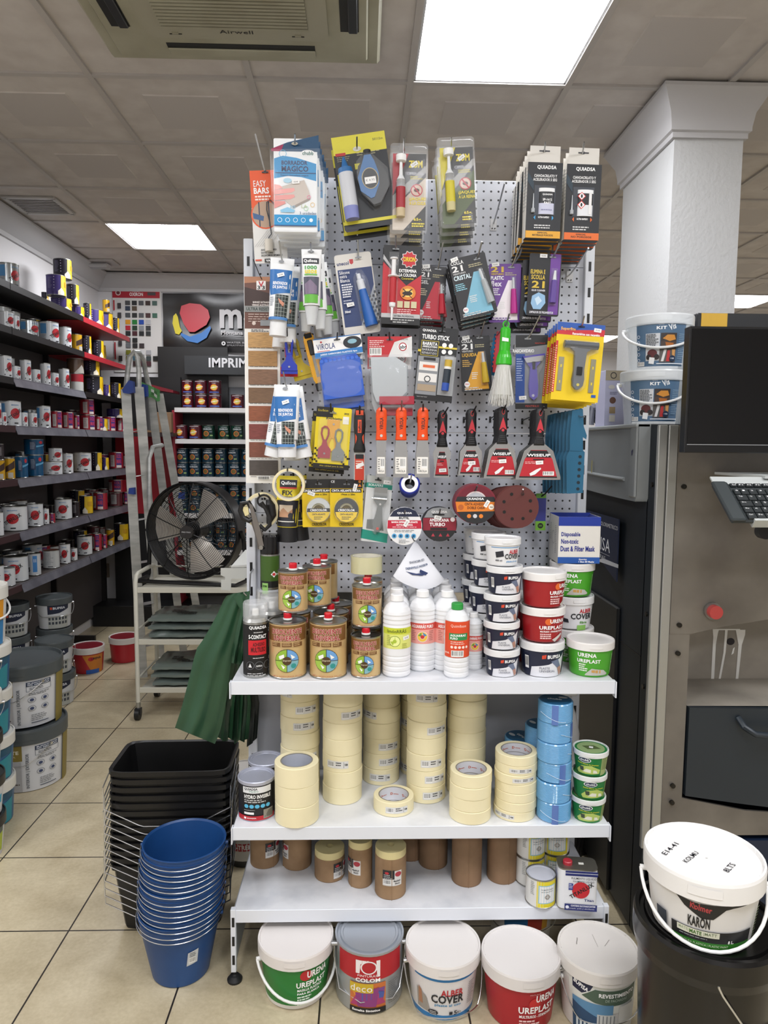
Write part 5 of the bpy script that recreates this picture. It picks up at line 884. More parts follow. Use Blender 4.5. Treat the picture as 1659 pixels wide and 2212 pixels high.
GSP = spray(.0285, .105, G_IT, M('17191a', .3), M('0c0c0e', .15), .056, .0285/21, clear=False)
put('gsp', GSP, (S2.x+.006, S2.y, S2.z+.152+.0525), 'green and black spray can with a glossy black cap, standing on top', .1)
# plastic bottles with ribs
WP = M('e9eaec', .35, coat=.2)
def bottle(r, h, items, cap, k, y0=None):
    def b():
        t = thing('plastic_bottle', '', 'bottle'); p = [(0, .002), (r*.9, 0), (r, .005)]; 
        for i in range(4): z = .012+i*.014; p += [(r, z), (r*.965, z+.0035), (r, z+.007)]
        p += [(r, h*.36), (r, h*.62)]
        for i in range(3): z = h*.64+i*.012; p += [(r*.965, z+.002), (r*.995, z+.006)]
        p += [(r*.95, h*.81), (r*.82, h*.86), (r*.6, h*.90), (r*.40, h*.925), (r*.38, h*.94), (0, h*.94)]
        m = MB(); m.lathe(p, WP, 32); m.build('bottle_body', t)
        if items: m = MB(); m.decal(items, curved(0, (h*.62)/k, k, lambda z: r), sub=6, off=.0005, k=k, rad=r); m.build('label_band', t)
        MB().lathe([(r*.47, h*.925), (r*.48, h*.93), (r*.47, h), (r*.42, h+.002), (0, h+.002)], M(cap, .35), 22).build('screw_cap', t); return t
    return b
def donut(cx, cy, R, c0): return [('c', cx, cy, R, c0), ('o', cx, cy, R*.45, R*.9, 'f0c040'), ('p', [(cx, cy-R*.9), (cx+R*.8, cy-R*.3), (cx+R*.3, cy)], '4a8ac0'), ('p', [(cx-R*.8, cy-R*.2), (cx-R*.2, cy-R*.8), (cx-R*.1, cy)], '5aa050'), ('c', cx, cy, R*.36, 'c83030')]
LIM = [('r', -40, 0, 84, 46, 'dde27a'), ('r', -40, 0, 84, 14, 'c8d23a'), ('t', 'limónRRÁS', -26, 2, 44, 9, '6a7424'), ('c', -8, 29, 12, '6a8a2a'), ('c', -8, 29, 11, 'e8ee9a'), ('p', [(-8, 29), (-8, 19), (2, 24)], 'a8c03a'), ('p', [(-8, 29), (-18, 30), (-12, 38)], 'a8c03a'), ('c', -8, 29, 4, 'a8c03a')]+TAG_(18, 22, 8)+[('l', -26, 16, 10, 6, 4, 'a8ae50', .4), ('l', 8, 34, 16, 3, 4, 'a8ae50', .4)]
AGU = [('r', -40, 0, 84, 46, 'eea59c'), ('r', -40, 0, 84, 14, 'd85a50'), ('t', 'AGUARRÁS PURO', -27, 2, 52, 9, 'ffffff'), ('l', -26, 17, 10, 6, 4, 'b87068', .4), ('l', 14, 17, 12, 6, 4, 'b87068', .4)]+donut(-1, 30, 12, 'e8e8e0')
ORG = [('r', -36, -26, 72, 78, 'dd4a22'), ('t', 'Quimibase', -18, -20, 34, 7, 'f6d8cc', 0), ('r', -22, -1, 42, 15, '2a8a4a'), ('t', 'AGUARRAS', -19, 1, 34, 5, 'ffffff'), ('t', 'PURO', -19, 7.5, 16, 5, 'ffffff'), ('l', -18, 17, 32, 2, 4, 'f6d8cc', .4)]+[('c', -15+8*i, 29, 3, 'f6e0d4') for i in range(5)]+[('b', -16, 36, 26, 14), ('t', '500 ML', -32, 40, 12, 4, 'f6d8cc')]
BA = bottle(.0385, .222, LIM, 'f0f0f0', .0385/31); BB = bottle(.0375, .222, AGU, 'f0f0f0', .0375/30); BO = bottle(.034, .2, ORG, '2f9a42', .034/27)
WBP = [('limon', BA, 856, 1465, 'white ribbed bottle with yellow lime label', 4), ('agu', BB, 911, 1452, 'white ribbed bottle with pink label, beside the lime one', 4), ('agu', BB, 964, 1452, 'white ribbed bottle with pink label, behind the orange one', 3)]
for key, b_, x, y, lab, n in WBP:
    q, s, r = stand(x, y, Z1, 60, .038)
    for i in range(n): put(key, b_, (q.x+.003*i, q.y+.0785*i, Z1), lab+(', front of its row' if i == 0 else ', '+ORD[i]+' in its row'), random.uniform(-.1, .1), 'white ribbed solvent bottles')
q, s, r = stand(985, 1467, Z1, 54, .034); put('org', BO, q, 'white bottle with bright orange label and green screw cap', .05)
BS = bottle(.027, .158, [(i[0],)+tuple(i[1:]) for i in AGU], 'f0f0f0', .027/28)
q, s, r = stand(1021, 1448, Z1, 44, .027)
for i in range(3): put('ags', BS, (q.x-.002*i, q.y+.057*i, Z1), 'smaller white bottle with pink label beside the dark tubs, '+ORD[i]+' from the front', .05, 'smaller white solvent bottles')
# tubs and buckets with lids
def bucket(name, cat, rt, rb, h, lh, body, lid, items, k, handle=None, lidtop=None, bands=(), recess=.004, lipz=None, hcol=None, liditems=None, seg=44, hang_=.3, hazi=0., LH=None):
    rf = lambda z: rb+(rt-rb)*z/h
    def b():
        t = thing(name, '', cat); m = MB(); mb_ = M(body, .35) if isinstance(body, str) else body
        prof = [(0, .002, mb_), (rb*.96, 0, mb_), (rb, .003, mb_)]
        for z0, z1, c in bands: prof += [(rf(z0*h), z0*h, M(c, .35)), (rf(z1*h), z1*h, mb_)]
        prof += [(rf(h), h, mb_)]; m.lathe(prof, None, seg); m.build('tub', t)
        if items: m = MB(); ky = (h-lh*.55)/(LH*k) if LH else 1; cf = curved(0, 0, k, lambda z: rb+(rt-rb)*max(0, min(1, (h-lh*.55+z*ky if LH else h+z)/h))); m.decal([i for i in items], (lambda a, b_, o: (lambda p_: (p_[0], p_[1], (h-lh*.55-b_*k*ky) if LH else h-b_*k))(cf(a, b_, o))), sub=8, off=.0006, step=.0002, k=k, rad=rt); m.build('printed_label', t)
        R = rt*1.045; lm = M(lid, .4) if isinstance(lid, str) else lid; m = MB()
        m.lathe([(R-.004, h-lh*.55), (R, h-lh*.5), (R*1.005, h+lh*.35), (R*.99, h+lh*.5), (R*.955, h+lh*.5), (R*.94, h+lh*.5-recess), (R*.90, h+lh*.5-recess, M(lidtop, .4) if lidtop else lm), (0, h+lh*.5-recess*.8)], lm, seg)
        for a in range(14): a_ = 2*pi*a/14; m.box(R*.945*math.cos(a_)-.0008, R*.945*math.sin(a_)-.0008, h+lh*.5-recess, R*.945*math.cos(a_)+.0008, R*.945*math.sin(a_)+.0008, h+lh*.5-.0004, lm)
        if liditems: m.decal(liditems, lambda a, b2, o: (a*k, -b2*k, h+lh*.5-recess*.8+o), off=.0004)
        m.build('lid', t)
        MB().decal([('r', -rt*.28/k, 0, rt*.56/k, lh*.42/k, lm)], curved(0, (h+lh*.22)/k, k, lambda z: R+.0012), sub=4, off=.0002).build('lid_tab', t)
        if handle:
            m = MB(); wire = handle == 'wire'; hm = hcol or (WIRE if wire else M('e4e4e2', .4)); zc = h-lh*.75; N = 22; pts = []
            for i in range(N+1):
                a = pi*i/N; x = (rt+.010)*math.cos(a); d = math.sin(a); drop = h*hang_*(min(1, d*1.6) if wire else d); pts.append((x, -(rf(zc-drop)*1.02+.004)*math.sin(a)-.004*d, zc-drop))
            m.tube(pts, .0016 if wire else .0038, hm, 8)
            for s_ in (-1, 1): m.cyl((s_*(rt-.002), 0, zc), (s_*(rt+.012), 0, zc), .006, hm, 12)
            o = m.build('handle', t); o.rotation_euler = (0, 0, hazi)
        return t
    return b
def bup(W, H): return [('r', -W*1.3, 0, W*2.5, H, 'e2e3e8'), ('p', [(-W*1.3, 0), (W*1.2, 0), (W*.7, H*.28), (0, H*.5), (-W*.85, H*.62), (-W*.95, H), (-W*1.3, H)], '1a2038'), ('p', [(-W*.34, H*.14), (-W*.14, H*.1), (-W*.16, H*.26), (-W*.34, H*.28)], 'd8482c'), ('t', 'BUPISA', -W*.08, H*.12, W*.74, H*.15, 'ffffff'), ('p', [(W*.1, H*.38), (W*.5, H*.3), (W*.75, H*.62), (W*.5, H*.66)], '6c7790'), ('p', [(W*.5, H*.66), (W*.75, H*.6), (W*.95, H*.9), (W*.7, H*.98)], 'b98a78'), ('t', 'PLASTE', -W*.45, H*.6, W*.5, H*.09, '55596a', 0), ('t', 'UNIVERSAL', -W*.45, H*.72, W*.8, H*.09, '55596a', 0), ('r', W*1.0, 0, W*.45, H, '1a2038'), ('l', W*1.03, H*.2, W*.34, 7, H*.09, '9aa0b8', .4), ('b', -W*1.2, H*.2, W*.22, H*.5)]
BU = bucket('filler_tub', 'filler tub', .0475, .041, .066, .018, '1a2038', 'e8e9ea', bup(36, 50), .0475/39, LH=51)
BUL = bucket('filler_tub', 'filler tub', .0595, .052, .084, .022, '1a2038', 'e8e9ea', bup(46, 62), .0595/47, LH=63)
ALB = [('r', -36, 4, 72, 1.4, '2a8ac8'), ('p', [(-26, 16), (-8, 12), (-6, 26), (-24, 30)], '2a2c34'), ('t', 'ALBER', 6, 10, 26, 10, 'c0202e'), ('t', 'COVER', -4, 20, 38, 13, '22242a'), ('t', 'plaste al uso', 0, 37, 30, 5, '2a8ac8'), ('t', '400 ml', -26, 34, 16, 5, '3a3c44')]
AL = bucket('filler_tub', 'filler tub', .0475, .041, .066, .018, 'e6e7e9', 'e8e9ea', ALB, .0475/39, LH=51)
ca, s, r = stand(1080, 1466, Z1, 78, .0497)
def tier(base, n, keys, lab, dz=.0765, jit=.004, rz=.0):
    for i in range(n):
        key, b_, nm = keys[i]; put(key, b_, (base[0]+random.uniform(-jit, jit)+(.003 if i % 2 else 0), base[1]+random.uniform(-jit, jit)*.5, Z1+dz*i), nm+' '+lab+', '+('bottom tier' if i == 0 else 'topmost' if i == n-1 else ORD[i]+' from the bottom'), rz+random.uniform(-.08, .08))
bk = ('bu', BU, 'small navy filler tub'); ak = ('al', AL, 'small white filler tub')
tier(ca, 5, [bk]*4+[ak], 'in the front column beside the red tubs', rz=.1)
tier(ca+Vector((-.024, .105, 0)), 5, [bk]*4+[ak], 'in the second column from the front')
tier(ca+Vector((-.03, .21, 0)), 5, [bk]*4+[ak], 'in the rearmost column by the pegboard')
cb_, s, r = stand(1168, 1466, Z1, 94, .0622)
URR = [('c', -2, 12, 8, 'e06a2c'), ('t', 'URENA', 1, 6, 40, 10, 'ffffff'), ('t', 'UREPLAST', -22, 22, 62, 9, 'ffffff'), ('t', 'MULTIUSOS - STANDARD DE USO', -20, 34, 58, 4, 'ffffff'), ('l', -20, 41, 30, 3, 5, 'f0c8c8', .6), ('p', [(8, 56), (34, 42), (38, 46), (16, 62)], 'cfcac4')]
RU = bucket('filler_tub', 'filler tub', .0595, .052, .084, .022, 'a01c22', 'eceae8', URR, .0595/47, LH=63)
put('bul', BUL, cb_, 'larger navy filler tub at the bottom below two red tubs', .12)
put('ru', RU, (cb_.x, cb_.y+.002, Z1+.0965), 'red filler tub on the navy tub, middle of the column', .1)
put('ru', RU, (cb_.x-.001, cb_.y-.002, Z1+.193), 'red filler tub at the top of its column beside the small tubs', .55)
put('ru', RU, (cb_.x-.01, cb_.y+.135, Z1), 'red filler tub at the bottom behind the navy tub', .1)
put('ru', RU, (cb_.x-.012, cb_.y+.135, Z1+.0965), 'red filler tub mid height in the rear behind the red column', .3)
URG = [('t', 'URENA', -40, 5, 42, 10, 'ffffff'), ('t', 'UREPLAST', -42, 20, 54, 9, 'ffffff'), ('l', -38, 32, 22, 4, 5, 'e8f4e0', .6), ('p', [(-22, 56), (-8, 42), (22, 46), (34, 56), (30, 59), (-24, 60)], 'c0bfb8'), ('p', [(-8, 46), (14, 46), (14, 54), (-8, 52)], 'c99a50'), ('l', 44, 8, 6, 12, 4, 'b8dca8', .5)]
UG = bucket('filler_tub', 'filler tub', .0625, .054, .086, .022, '4aa52c', 'eceae8', URG, .0625/51, LH=65)
FIB = [('t', 'ALBER', 2, 10, 34, 11, 'c0202e'), ('t', 'COVER', -18, 22, 56, 16, '22242a'), ('t', 'fibra', 4, 43, 20, 7, '5a9a3a'), ('r', -2, 54, 24, 14, '8ac060'), ('p', [(-44, 34), (-24, 38), (-22, 48), (-44, 46)], '2a2c34')]
FB = bucket('filler_tub', 'filler tub', .0595, .052, .084, .022, 'e6e7e9', 'e8e9ea', FIB, .0595/47, LH=66)
cg, s, r = stand(1272, 1467, Z1, 104, .0653); put('ug', UG, cg, 'green filler tub alone at the right front corner of the top shelf', -.05)
ch = Vector((cg.x-.014, cg.y+.136, Z1))
put('ug', UG, ch, 'green filler tub at the bottom, hidden behind the corner tub', -.05)
put('fb', FB, (ch.x, ch.y-.002, Z1+.0985), 'white fibre filler tub with green lettering between two green tubs', .05)
put('ug', UG, (ch.x-.004, ch.y-.004, Z1+.0985+.0965), 'green filler tub directly beneath the dust mask box', -.05)
# dust mask box
bz = Z1+.0985+.0965+.0985; t = thing('mask_box', 'open white and blue dust mask carton on top of a green tub', 'carton', (ch.x-.003, ch.y-.06, bz), (0, 0, -.04)); m = MB(); wd, hd, dp = .060, .134, .115; wm = M('e6e4de', .6); bl = M('1f3a9c', .5)
m.box(-wd, 0, 0, wd, .001, hd, wm); m.box(-wd, dp-.001, 0, wd, dp, hd, wm); m.box(-wd, 0, 0, -wd+.001, dp, hd, wm); m.box(wd-.001, 0, 0, wd, dp, hd, wm); m.box(-wd, 0, 0, wd, dp, .001, wm)
kf = .12/93; fm = flat(0, hd/kf, kf); H = hd/kf
m.decal([('r', -46.4, 0, 92.8, 20, '1f3a9c'), ('r', -46.4, H-14, 92.8, 14, '1f56a8'), ('t', 'Disposable', -40, 34, 42, 12, '23308c'), ('t', 'Non-toxic', -40, 49, 38, 11, '23308c'), ('t', 'Dust & Filter Mask', -41, 65, 76, 12, '23308c'), ('t', 'Quantity:', 0, H-11, 18, 4, 'ffffff'), ('t', '1 Box 50 Masks', 0, H-6, 34, 4, 'ffffff')], fm)
m.decal([('l', 8, 20, 16, 10, 4, '8a8c90', .3), ('o', 44, 50, 14, 15, '8a8c90'), ('r', 40, 60, 1, 30, '8a8c90'), ('l', 60, 22, 16, 16, 4, '8a8c90', .3)], lambda a, b_, o: (-wd-o, dp-a*kf, (H-b_)*kf)); m.build('carton_body', t)
m = MB(); m.add([(-wd, 0, hd), (wd, 0, hd), (wd, .03, hd-.035), (-wd, .03, hd-.035)], [(0, 1, 2, 3)], bl); m.add([(-wd, 0, hd), (-wd, dp, hd), (-wd+.035, dp, hd-.03), (-wd+.035, 0, hd-.03)], [(0, 3, 2, 1)], bl)
m.add([(wd, 0, hd), (wd, dp, hd), (wd-.03, dp, hd-.035), (wd-.03, 0, hd-.035)], [(0, 1, 2, 3)], bl); m.box(-wd, dp-.003, hd-.03, wd, dp-.001, hd+.002, bl); m.build('open_flaps', t)
# ================================================================ middle shelf: tape
TAPE = M('efe5be', .6); KL = M('dcdcda', .5)
def tape(r, ri, wd, lab=1, core='c9ccd4', red=False):
    def b():
        t = thing('masking_tape_roll', '', 'tape'); m = MB(); m.lathe([(ri*1.06, .0008), (r-.0014, .0), (r, .0014), (r, wd-.0014), (r-.0014, wd), (ri*1.06, wd-.0004)], TAPE, 40)
        m.build('tape_winding', t); m = MB(); m.lathe([(ri*1.07, 0), (ri*1.07, wd), (ri, wd), (ri, 0), (ri*1.07, 0)], M('8a8478'), 32); 
        m.lathe([(ri*.999, wd*.98), (ri*.999, .001)], M(core, .6), 32)
        if red:
            for a in range(7): m.decal([('T', 'D', 0, 0, 5, 6, 'c8582c', 20*a), ('l', 4, 0, 10, 1, 3, 'c8582c', .5)], (lambda q: lambda a_, b_, o: ((ri-.0006)*math.sin(q+a_*.035), (ri-.0006)*math.cos(q+a_*.035), wd*.5-b_*.0012))(a*.9), off=0, step=0)
        m.build('core', t)
        if lab:
            k = .00125; fmc = curved(0, 0, k, lambda z: r); u = wd/k
            m = MB(); m.decal([('r', -25, -u*.72, 52, u*.45, KL), ('b', -23, -u*.68, 16, u*.36), ('l', -2, -u*.65, 16, 2, u*.14, '333333', .45), ('r', 16, -u*.68, .6, u*.36, '333333'), ('t', 'VSM', 18, -u*.58, 7, u*.14, '222222')], fmc, sub=5, off=.0004, k=k, rad=r)
            m.build('barcode_label', t)
        return t
    return b
T50 = tape(.0575, .038, .048); T50n = tape(.0575, .038, .048, 0)
T55 = tape(.0605, .042, .055, 0, 'b9bdc8'); T34 = tape(.058, .041, .034, 0, 'd8d8dc', True); T30 = tape(.0585, .041, .0262, 1, 'd8d8dc', True); T42 = tape(.0575, .041, .040, 1, 'd8d8dc', True)
def tstack(x, y, n, keys, wd, lab, rz=None, dy=0):
    r = {'t50': .0575, 't55': .0605, 't34': .058, 't30': .0585, 't42': .0575}[keys[0][0][:3]]
    q, s, _ = stand(x, y, Z2, 0, r)
    for i in range(n):
        key, b_ = keys[i % len(keys)]; nm = 'bottom' if i == 0 else ('topmost' if i == n-1 else ORD[i]+' from the bottom')
        a = random.uniform(-.5, .9) if rz is None else rz[i % len(rz)]
        put(key, b_, (q.x+random.uniform(-.0015, .0015), q.y+dy+random.uniform(-.001, .001), Z2+wd*i), 'cream masking tape roll, '+nm+' of the '+lab, a)
    return q
L1, N1 = ('t50', T50), ('t50n', T50n)
tstack(642, 1790, 3, [('t55', T55)], .0552, 'three in front on the left')
tstack(649, 1725, 7, [L1, N1, L1, N1, L1, L1, L1], .0482, 'tall leftmost stack', [.2, 0, .5, 0, .3, .4, -.9])
tstack(740, 1740, 7, [N1, N1, L1, N1, N1, L1, N1], .0482, 'second tall stack from the left', [0, 0, -.25, 0, 0, .5, 0])
tstack(823, 1697, 7, [L1, L1, L1, N1, L1, N1, L1], .0482, 'middle tall stack at the back', [-.1, .4, .35, 0, -.9, 0, .7])
tstack(919, 1737, 7, [L1, L1, L1, N1, L1, N1, L1], .0482, 'fourth tall stack from the left', [.3, .4, .2, 0, .5, 0, -.1])
tstack(905, 1690, 7, [L1, N1, N1, L1, N1, L1, N1], .0482, 'stack behind the fourth tall stack', [-.9, 0, 0, -.9, 0, .3, 0], dy=.03)
tstack(1005, 1722, 7, [N1, N1, N1, N1, N1, N1, N1], .0482, 'tall rightmost stack')
q, s, _ = stand(850, 1766, Z2, 0, .0575); put('t42', T42, q, 'single cream masking tape roll lying alone in the middle of the shelf', .1)
tstack(1015, 1783, 4, [('t34', T34)], .0342, 'short four roll stack in front')
tstack(1111, 1777, 7, [('t30', T30)]+[('t30n', tape(.0585, .041, .0262, 0, 'd8d8dc', True))]*3+[('t30', T30)]*2+[('t30n', None)], .0264, 'seven thin roll stack', [-.8, 0, 0, 0, .2, 0, 0])
# blue shrink wrapped rolls
def bluer():
    t = thing('masking_film_roll', '', 'masking film'); m = MB(); r = .0475; h = .056; p = [(0, 0), (r*.93, 0), (r, .004)]
    for i in range(14): z = .005+i*.0034; p += [(r, z), (r*.985, z+.0012), (r, z+.0024)]
    p += [(r, h-.003), (r*.95, h), (0, h)]; m.lathe(p, M('6aa6d4', .25, coat=.6), 36); m.build('wrapped_roll', t)
    m = MB(); m.lathe([(0, h+.0004), (r*.9, h+.0004), (r*.9, h+.0001)], M('1f5c84', .3), 30); m.decal([('t', 'chubb', -16, -4, 28, 8, 'e8f0f4'), ('c', 14, -12, 9, 'd8dce0', 5)], lambda a, b_, o: (a*.0014, -b_*.0014, h+.0006+o)); m.build('top_label', t)
    m = MB(); m.decal([('r', -6, -44, 14, 44, M('5a78b8', .3))], curved(0, 0, .00125, lambda z: r+.0004), sub=3); m.tube([(r*1.02*math.sin(a), -r*1.02*math.cos(a), .02-.012*math.sin(a*1.6+.6)) for a in (i*.12-.9 for i in range(14))], .0006, M('cfe4f2'), 5); m.build('tear_strip', t); return t
q, s, r = stand(1193, 1781, Z2, 76, .0475)
for i in range(6): put('blue', bluer, (q.x+random.uniform(-.003, .002)-(.003 if i == 5 else 0), q.y+random.uniform(-.002, .002), Z2+.0562*i), 'blue wrapped masking film roll, '+('bottom' if i == 0 else 'topmost' if i == 5 else ORD[i]+' from the bottom')+' of the tall stack', [-.2, 1.2, .2, 1.5, 1., -.3][i])
for i in range(4): put('blue', bluer, (q.x-.012, q.y+.104, Z2+.0562*i), 'blue wrapped masking film roll, '+ORD[i]+' from the bottom in the rear stack', 2)
for i in range(3): put('blue', bluer, (q.x-.062, q.y+.15, Z2+.0562*i), 'blue wrapped masking film roll, '+ORD[i]+' from the bottom in the lowest rear stack', 2)
CH = [('r', -46, 0, 92, 62, '1f7a3c'), ('r', 28, 0, 26, 62, 'a8b87a'), ('l', 30, 4, 18, 8, 5, '5a6a3a', .4), ('p', [(-34, 48), (-20, 30), (4, 26), (26, 40), (24, 54), (-30, 58)], 'b8cc6a'), ('p', [(-18, 50), (-8, 38), (16, 42), (20, 52)], 'e8e8d8'), ('c', -12, 8, 15, 'e8ecec', 9), ('c', -12, 8, 13, '1a2a4a', 7), ('t', 'chubb', -22, 4, 20, 7, 'f0f4f4'), ('T', 'Piedra Blanca de Limpieza', -4, 22, 48, 5, 'e0d83a', -4), ('p', [(-24, 32), (-14, 32), (-14, 46), (-22, 46)], '3c4a3a')]
PC = bucket('cleaning_paste_tub', 'cleaning paste', .0465, .039, .060, .014, '1f7a3c', 'e4e6e4', CH, .0465/38, lidtop='8fa872', liditems=[('c', 0, 0, 36, '1f7a3c'), ('c', 0, 0, 31, '8fa872'), ('p', [(-20, -4), (6, -14), (22, 0), (-6, 12)], '55663c'), ('r', -4, -6, 9, 9, 'f0f0f0')], LH=62)
q, s, r = stand(1269, 1782, Z2, 76, .0486)
for i in range(3): put('pc', PC, (q.x+.0015*(i-1), q.y, Z2+.0672*i), 'green cleaning paste tub with white rim, '+('bottom', 'middle', 'top')[i]+' of three', [-.1, .1, -.35][i])
HY = [('r', -50, 0, 100, 88, '1a1a1e'), ('r', -30, 2, 66, 16, 'e6e8ea'), ('t', 'QUIADSA', -26, 4, 30, 7, '22262c'), ('t', 'Hydro', -14, 11, 20, 5, '2a8a6a', 0), ('t', 'HYDRO INVISIBLE', -26, 22, 60, 10, 'ffffff'), ('l', -26, 35, 50, 2, 5, 'cccccc', .5)]+[('c', -21+12*i, 52, 5, '5ab8e0') for i in range(5)]+[('r', -26, 67, 22, 6, 'f0f0f0'), ('l', -26, 61, 24, 1, 4, 'aaaaaa', .4), ('r', -44, 77, 90, 12, 'b8202c'), ('r', 16, 62, 24, 24, '8f8c80'), ('p', [(18, 82), (28, 66), (40, 64), (40, 84)], '6a675c'), ('r', -26, 80, 5, 5, 'ffffff'), ('t', 'QUIADSA', -19, 81, 20, 3, 'ffffff')]
GRL = M('b4b8c8', .35, .3)
def hyparts(t): pass
rh = .0505; hh = .112; kh = rh/40
prof = [(0, .001, GRL), (rh, 0, GRL), (rh*1.03, .002, GRL), (rh*1.03, .005, GRL), (rh, .007, BLK), (rh, hh-.012, GRL), (rh*1.03, hh-.010, GRL), (rh*1.04, hh-.002, GRL), (rh*1.01, hh, GRL), (rh*.95, hh-.001, GRL), (rh*.93, hh-.004, GRL), (rh*.84, hh-.004, GRL), (rh*.82, hh-.006, GRL), (0, hh-.006, GRL)]
HYB = can_b('waterproofing_can', 'paint can', rh, hh, prof, HY, kh, None, y0=(hh-.012)/kh, ky=.86)
q, s, r = stand(555, 1775, Z2, 80, .0505); put('hy', HYB, q, 'black and red waterproofing can with pale lid at the left front', .1)
put('hy', HYB, q+Vector((.012, .106, 0)), 'black waterproofing can with pale lid standing behind the front one', -.4)
# white spray bottle at the back right
q = P(1222, 1600, 2.12); t = thing('trigger_bottle', 'white plastic trigger bottle standing behind the blue film rolls', 'bottle', (q.x, 2.12, Z2)); m = MB(); loft(m, [(0, 0, 0, .04, .026, WP), (0, 0, .15, .042, .027, WP), (0, 0, .21, .03, .022, WP), (0, 0, .25, .014, .014, WP), (0, 0, .27, .014, .014, WP)], 20); m.build('bottle_body', t)
m = MB(); m.box(-.05, -.011, .268, .03, .011, .296, WP, .004); m.tube([(-.03, 0, .27), (-.04, 0, .245), (-.036, 0, .22)], .005, WP, 8); m.build('trigger_head', t)
# ================================================================ bottom shelf: paper rolls and tins
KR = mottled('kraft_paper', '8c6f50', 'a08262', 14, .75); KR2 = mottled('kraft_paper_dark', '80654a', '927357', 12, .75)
def paper(r, h, lab, top=True, kr=KR):
    def b():
        t = thing('masking_paper_roll', '', 'paper roll'); m = MB(); th = .02 if top else 0
        m.lathe([(0, 0), (r*.97, 0), (r, .003), (r, h-th), (r*.96, h-th), (.009, h-th)], kr, 36); m.box(-.0008, -r-.0012, 0, .0005, -r+.001, h-th, kr); m.build('paper_winding', t)
        if top:
            m = MB(); m.lathe([(.010, h-th), (r*.985, h-th), (r*.985, h), (r*.97, h+.0006), (.010, h+.0006), (.010, h-th-.02), (0, h-th-.02)], M('dccf98', .6), 36); m.build('tape_edge', t)
        if lab:
            k = .0012; m = MB(); m.decal([('r', -22, 0, 46, 36, 'd8d6d2'), ('r', -22, -2, 28, 22, '222226'), ('c', -12, 5, 5, 'b8303a', 3), ('l', -19, 9, 22, 3, 4, 'c8c8c8', .4), ('c', 15, 8, 8, 'a8303c', 6), ('b', -20, 21, 18, 12), ('t', 'MaskRoll', 4, 22, 16, 4, '333333'), ('t', '20x22', 7, 28, 12, 4, '333333')], curved(0, (h*.62)/k, k, lambda z: r), sub=5, off=.0006, k=k, rad=r); m.build('paper_label', t)
        return t
    return b
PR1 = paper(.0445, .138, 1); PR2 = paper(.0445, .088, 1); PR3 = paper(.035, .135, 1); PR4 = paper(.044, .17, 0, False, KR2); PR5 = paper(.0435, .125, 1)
for key, b_, x, y, rr_, lab, rz in (('p1', PR1, 843, 1945, .0445, 'brown masking paper roll standing furthest forward, label facing out', .05), ('p3', PR3, 778, 1920, .035, 'narrow brown masking paper roll beside the frontmost one', -.8), ('p2', PR2, 712, 1908, .0445, 'short brown masking paper roll, third from the right of the labelled ones', .9),
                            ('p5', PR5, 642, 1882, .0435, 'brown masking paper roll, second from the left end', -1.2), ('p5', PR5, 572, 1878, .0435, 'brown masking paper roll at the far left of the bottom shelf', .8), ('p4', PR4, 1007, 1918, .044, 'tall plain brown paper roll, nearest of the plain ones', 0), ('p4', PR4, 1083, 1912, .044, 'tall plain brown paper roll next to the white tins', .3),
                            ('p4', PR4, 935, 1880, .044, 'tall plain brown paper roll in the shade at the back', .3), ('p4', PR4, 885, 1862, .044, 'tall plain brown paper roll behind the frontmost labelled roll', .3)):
    q, s, _ = stand(x, y, Z3, 0, rr_); put(key, b_, q, lab, rz)
YW = [('r', -34, 0, 68, 64, 'dcdcd8'), ('r', -18, 2, 52, 62, 'e0cf2a'), ('r', -14, 12, 42, 42, '8ac0d4'), ('r', -12, 14, 38, 38, 'e8e8e6'), ('t', 'PULIMENTO LIQUIDO', -8, 20, 30, 3.5, '55585c', 0), ('l', -8, 26, 30, 1, 3, '888888', .4), ('o', 6, 38, 4, 4.8, '7a6a50'), ('o', 6, 34, 2, 2.6, '7a6a50'), ('o', 6, 42, 2, 2.6, '7a6a50'), ('o', 2, 38, 2, 2.6, '7a6a50'), ('o', 10, 38, 2, 2.6, '7a6a50'), ('l', -32, 6, 10, 8, 4, '9a9c9a', .4)]
rw = .041; hw_ = .082; kw = rw/33
prof = [(0, .001, TIN), (rw, 0, TIN), (rw*1.03, .001, TIN), (rw*1.03, .003, TIN), (rw, .004, 'dcdcd8'), (rw, hw_-.004, TIN), (rw*1.03, hw_-.003, TIN), (rw*1.03, hw_, TIN), (rw*.98, hw_, TIN), (rw*.96, hw_-.003, 'c4c7d2'), (rw*.9, hw_-.004, 'c4c7d2'), (rw*.88, hw_-.001, 'c4c7d2'), (rw*.8, hw_-.001, 'c4c7d2'), (rw*.78, hw_-.003, 'c4c7d2'), (0, hw_-.003, 'c4c7d2')]
YWB = can_b('polish_can', 'polish can', rw, hw_, [(a, b_, M(c, .35) if isinstance(c, str) else c) for a, b_, c in prof], YW, kw)
q, s, r = stand(1166, 1964, Z3, 66, .041); put('yw', YWB, q, 'small white and yellow polish can standing alone in front', .05)
for i, (dx, dy, n, nm) in enumerate(((-.008, .095, 3, 'left rear stack'), (.07, .115, 3, 'right rear stack'))):
    for j in range(n-1): put('yw', YWB, (q.x+dx, q.y+dy, Z3+.0826*j), 'small white and yellow polish can, '+('bottom', 'upper', 'top')[j]+' of the '+nm, .2-.5*i)
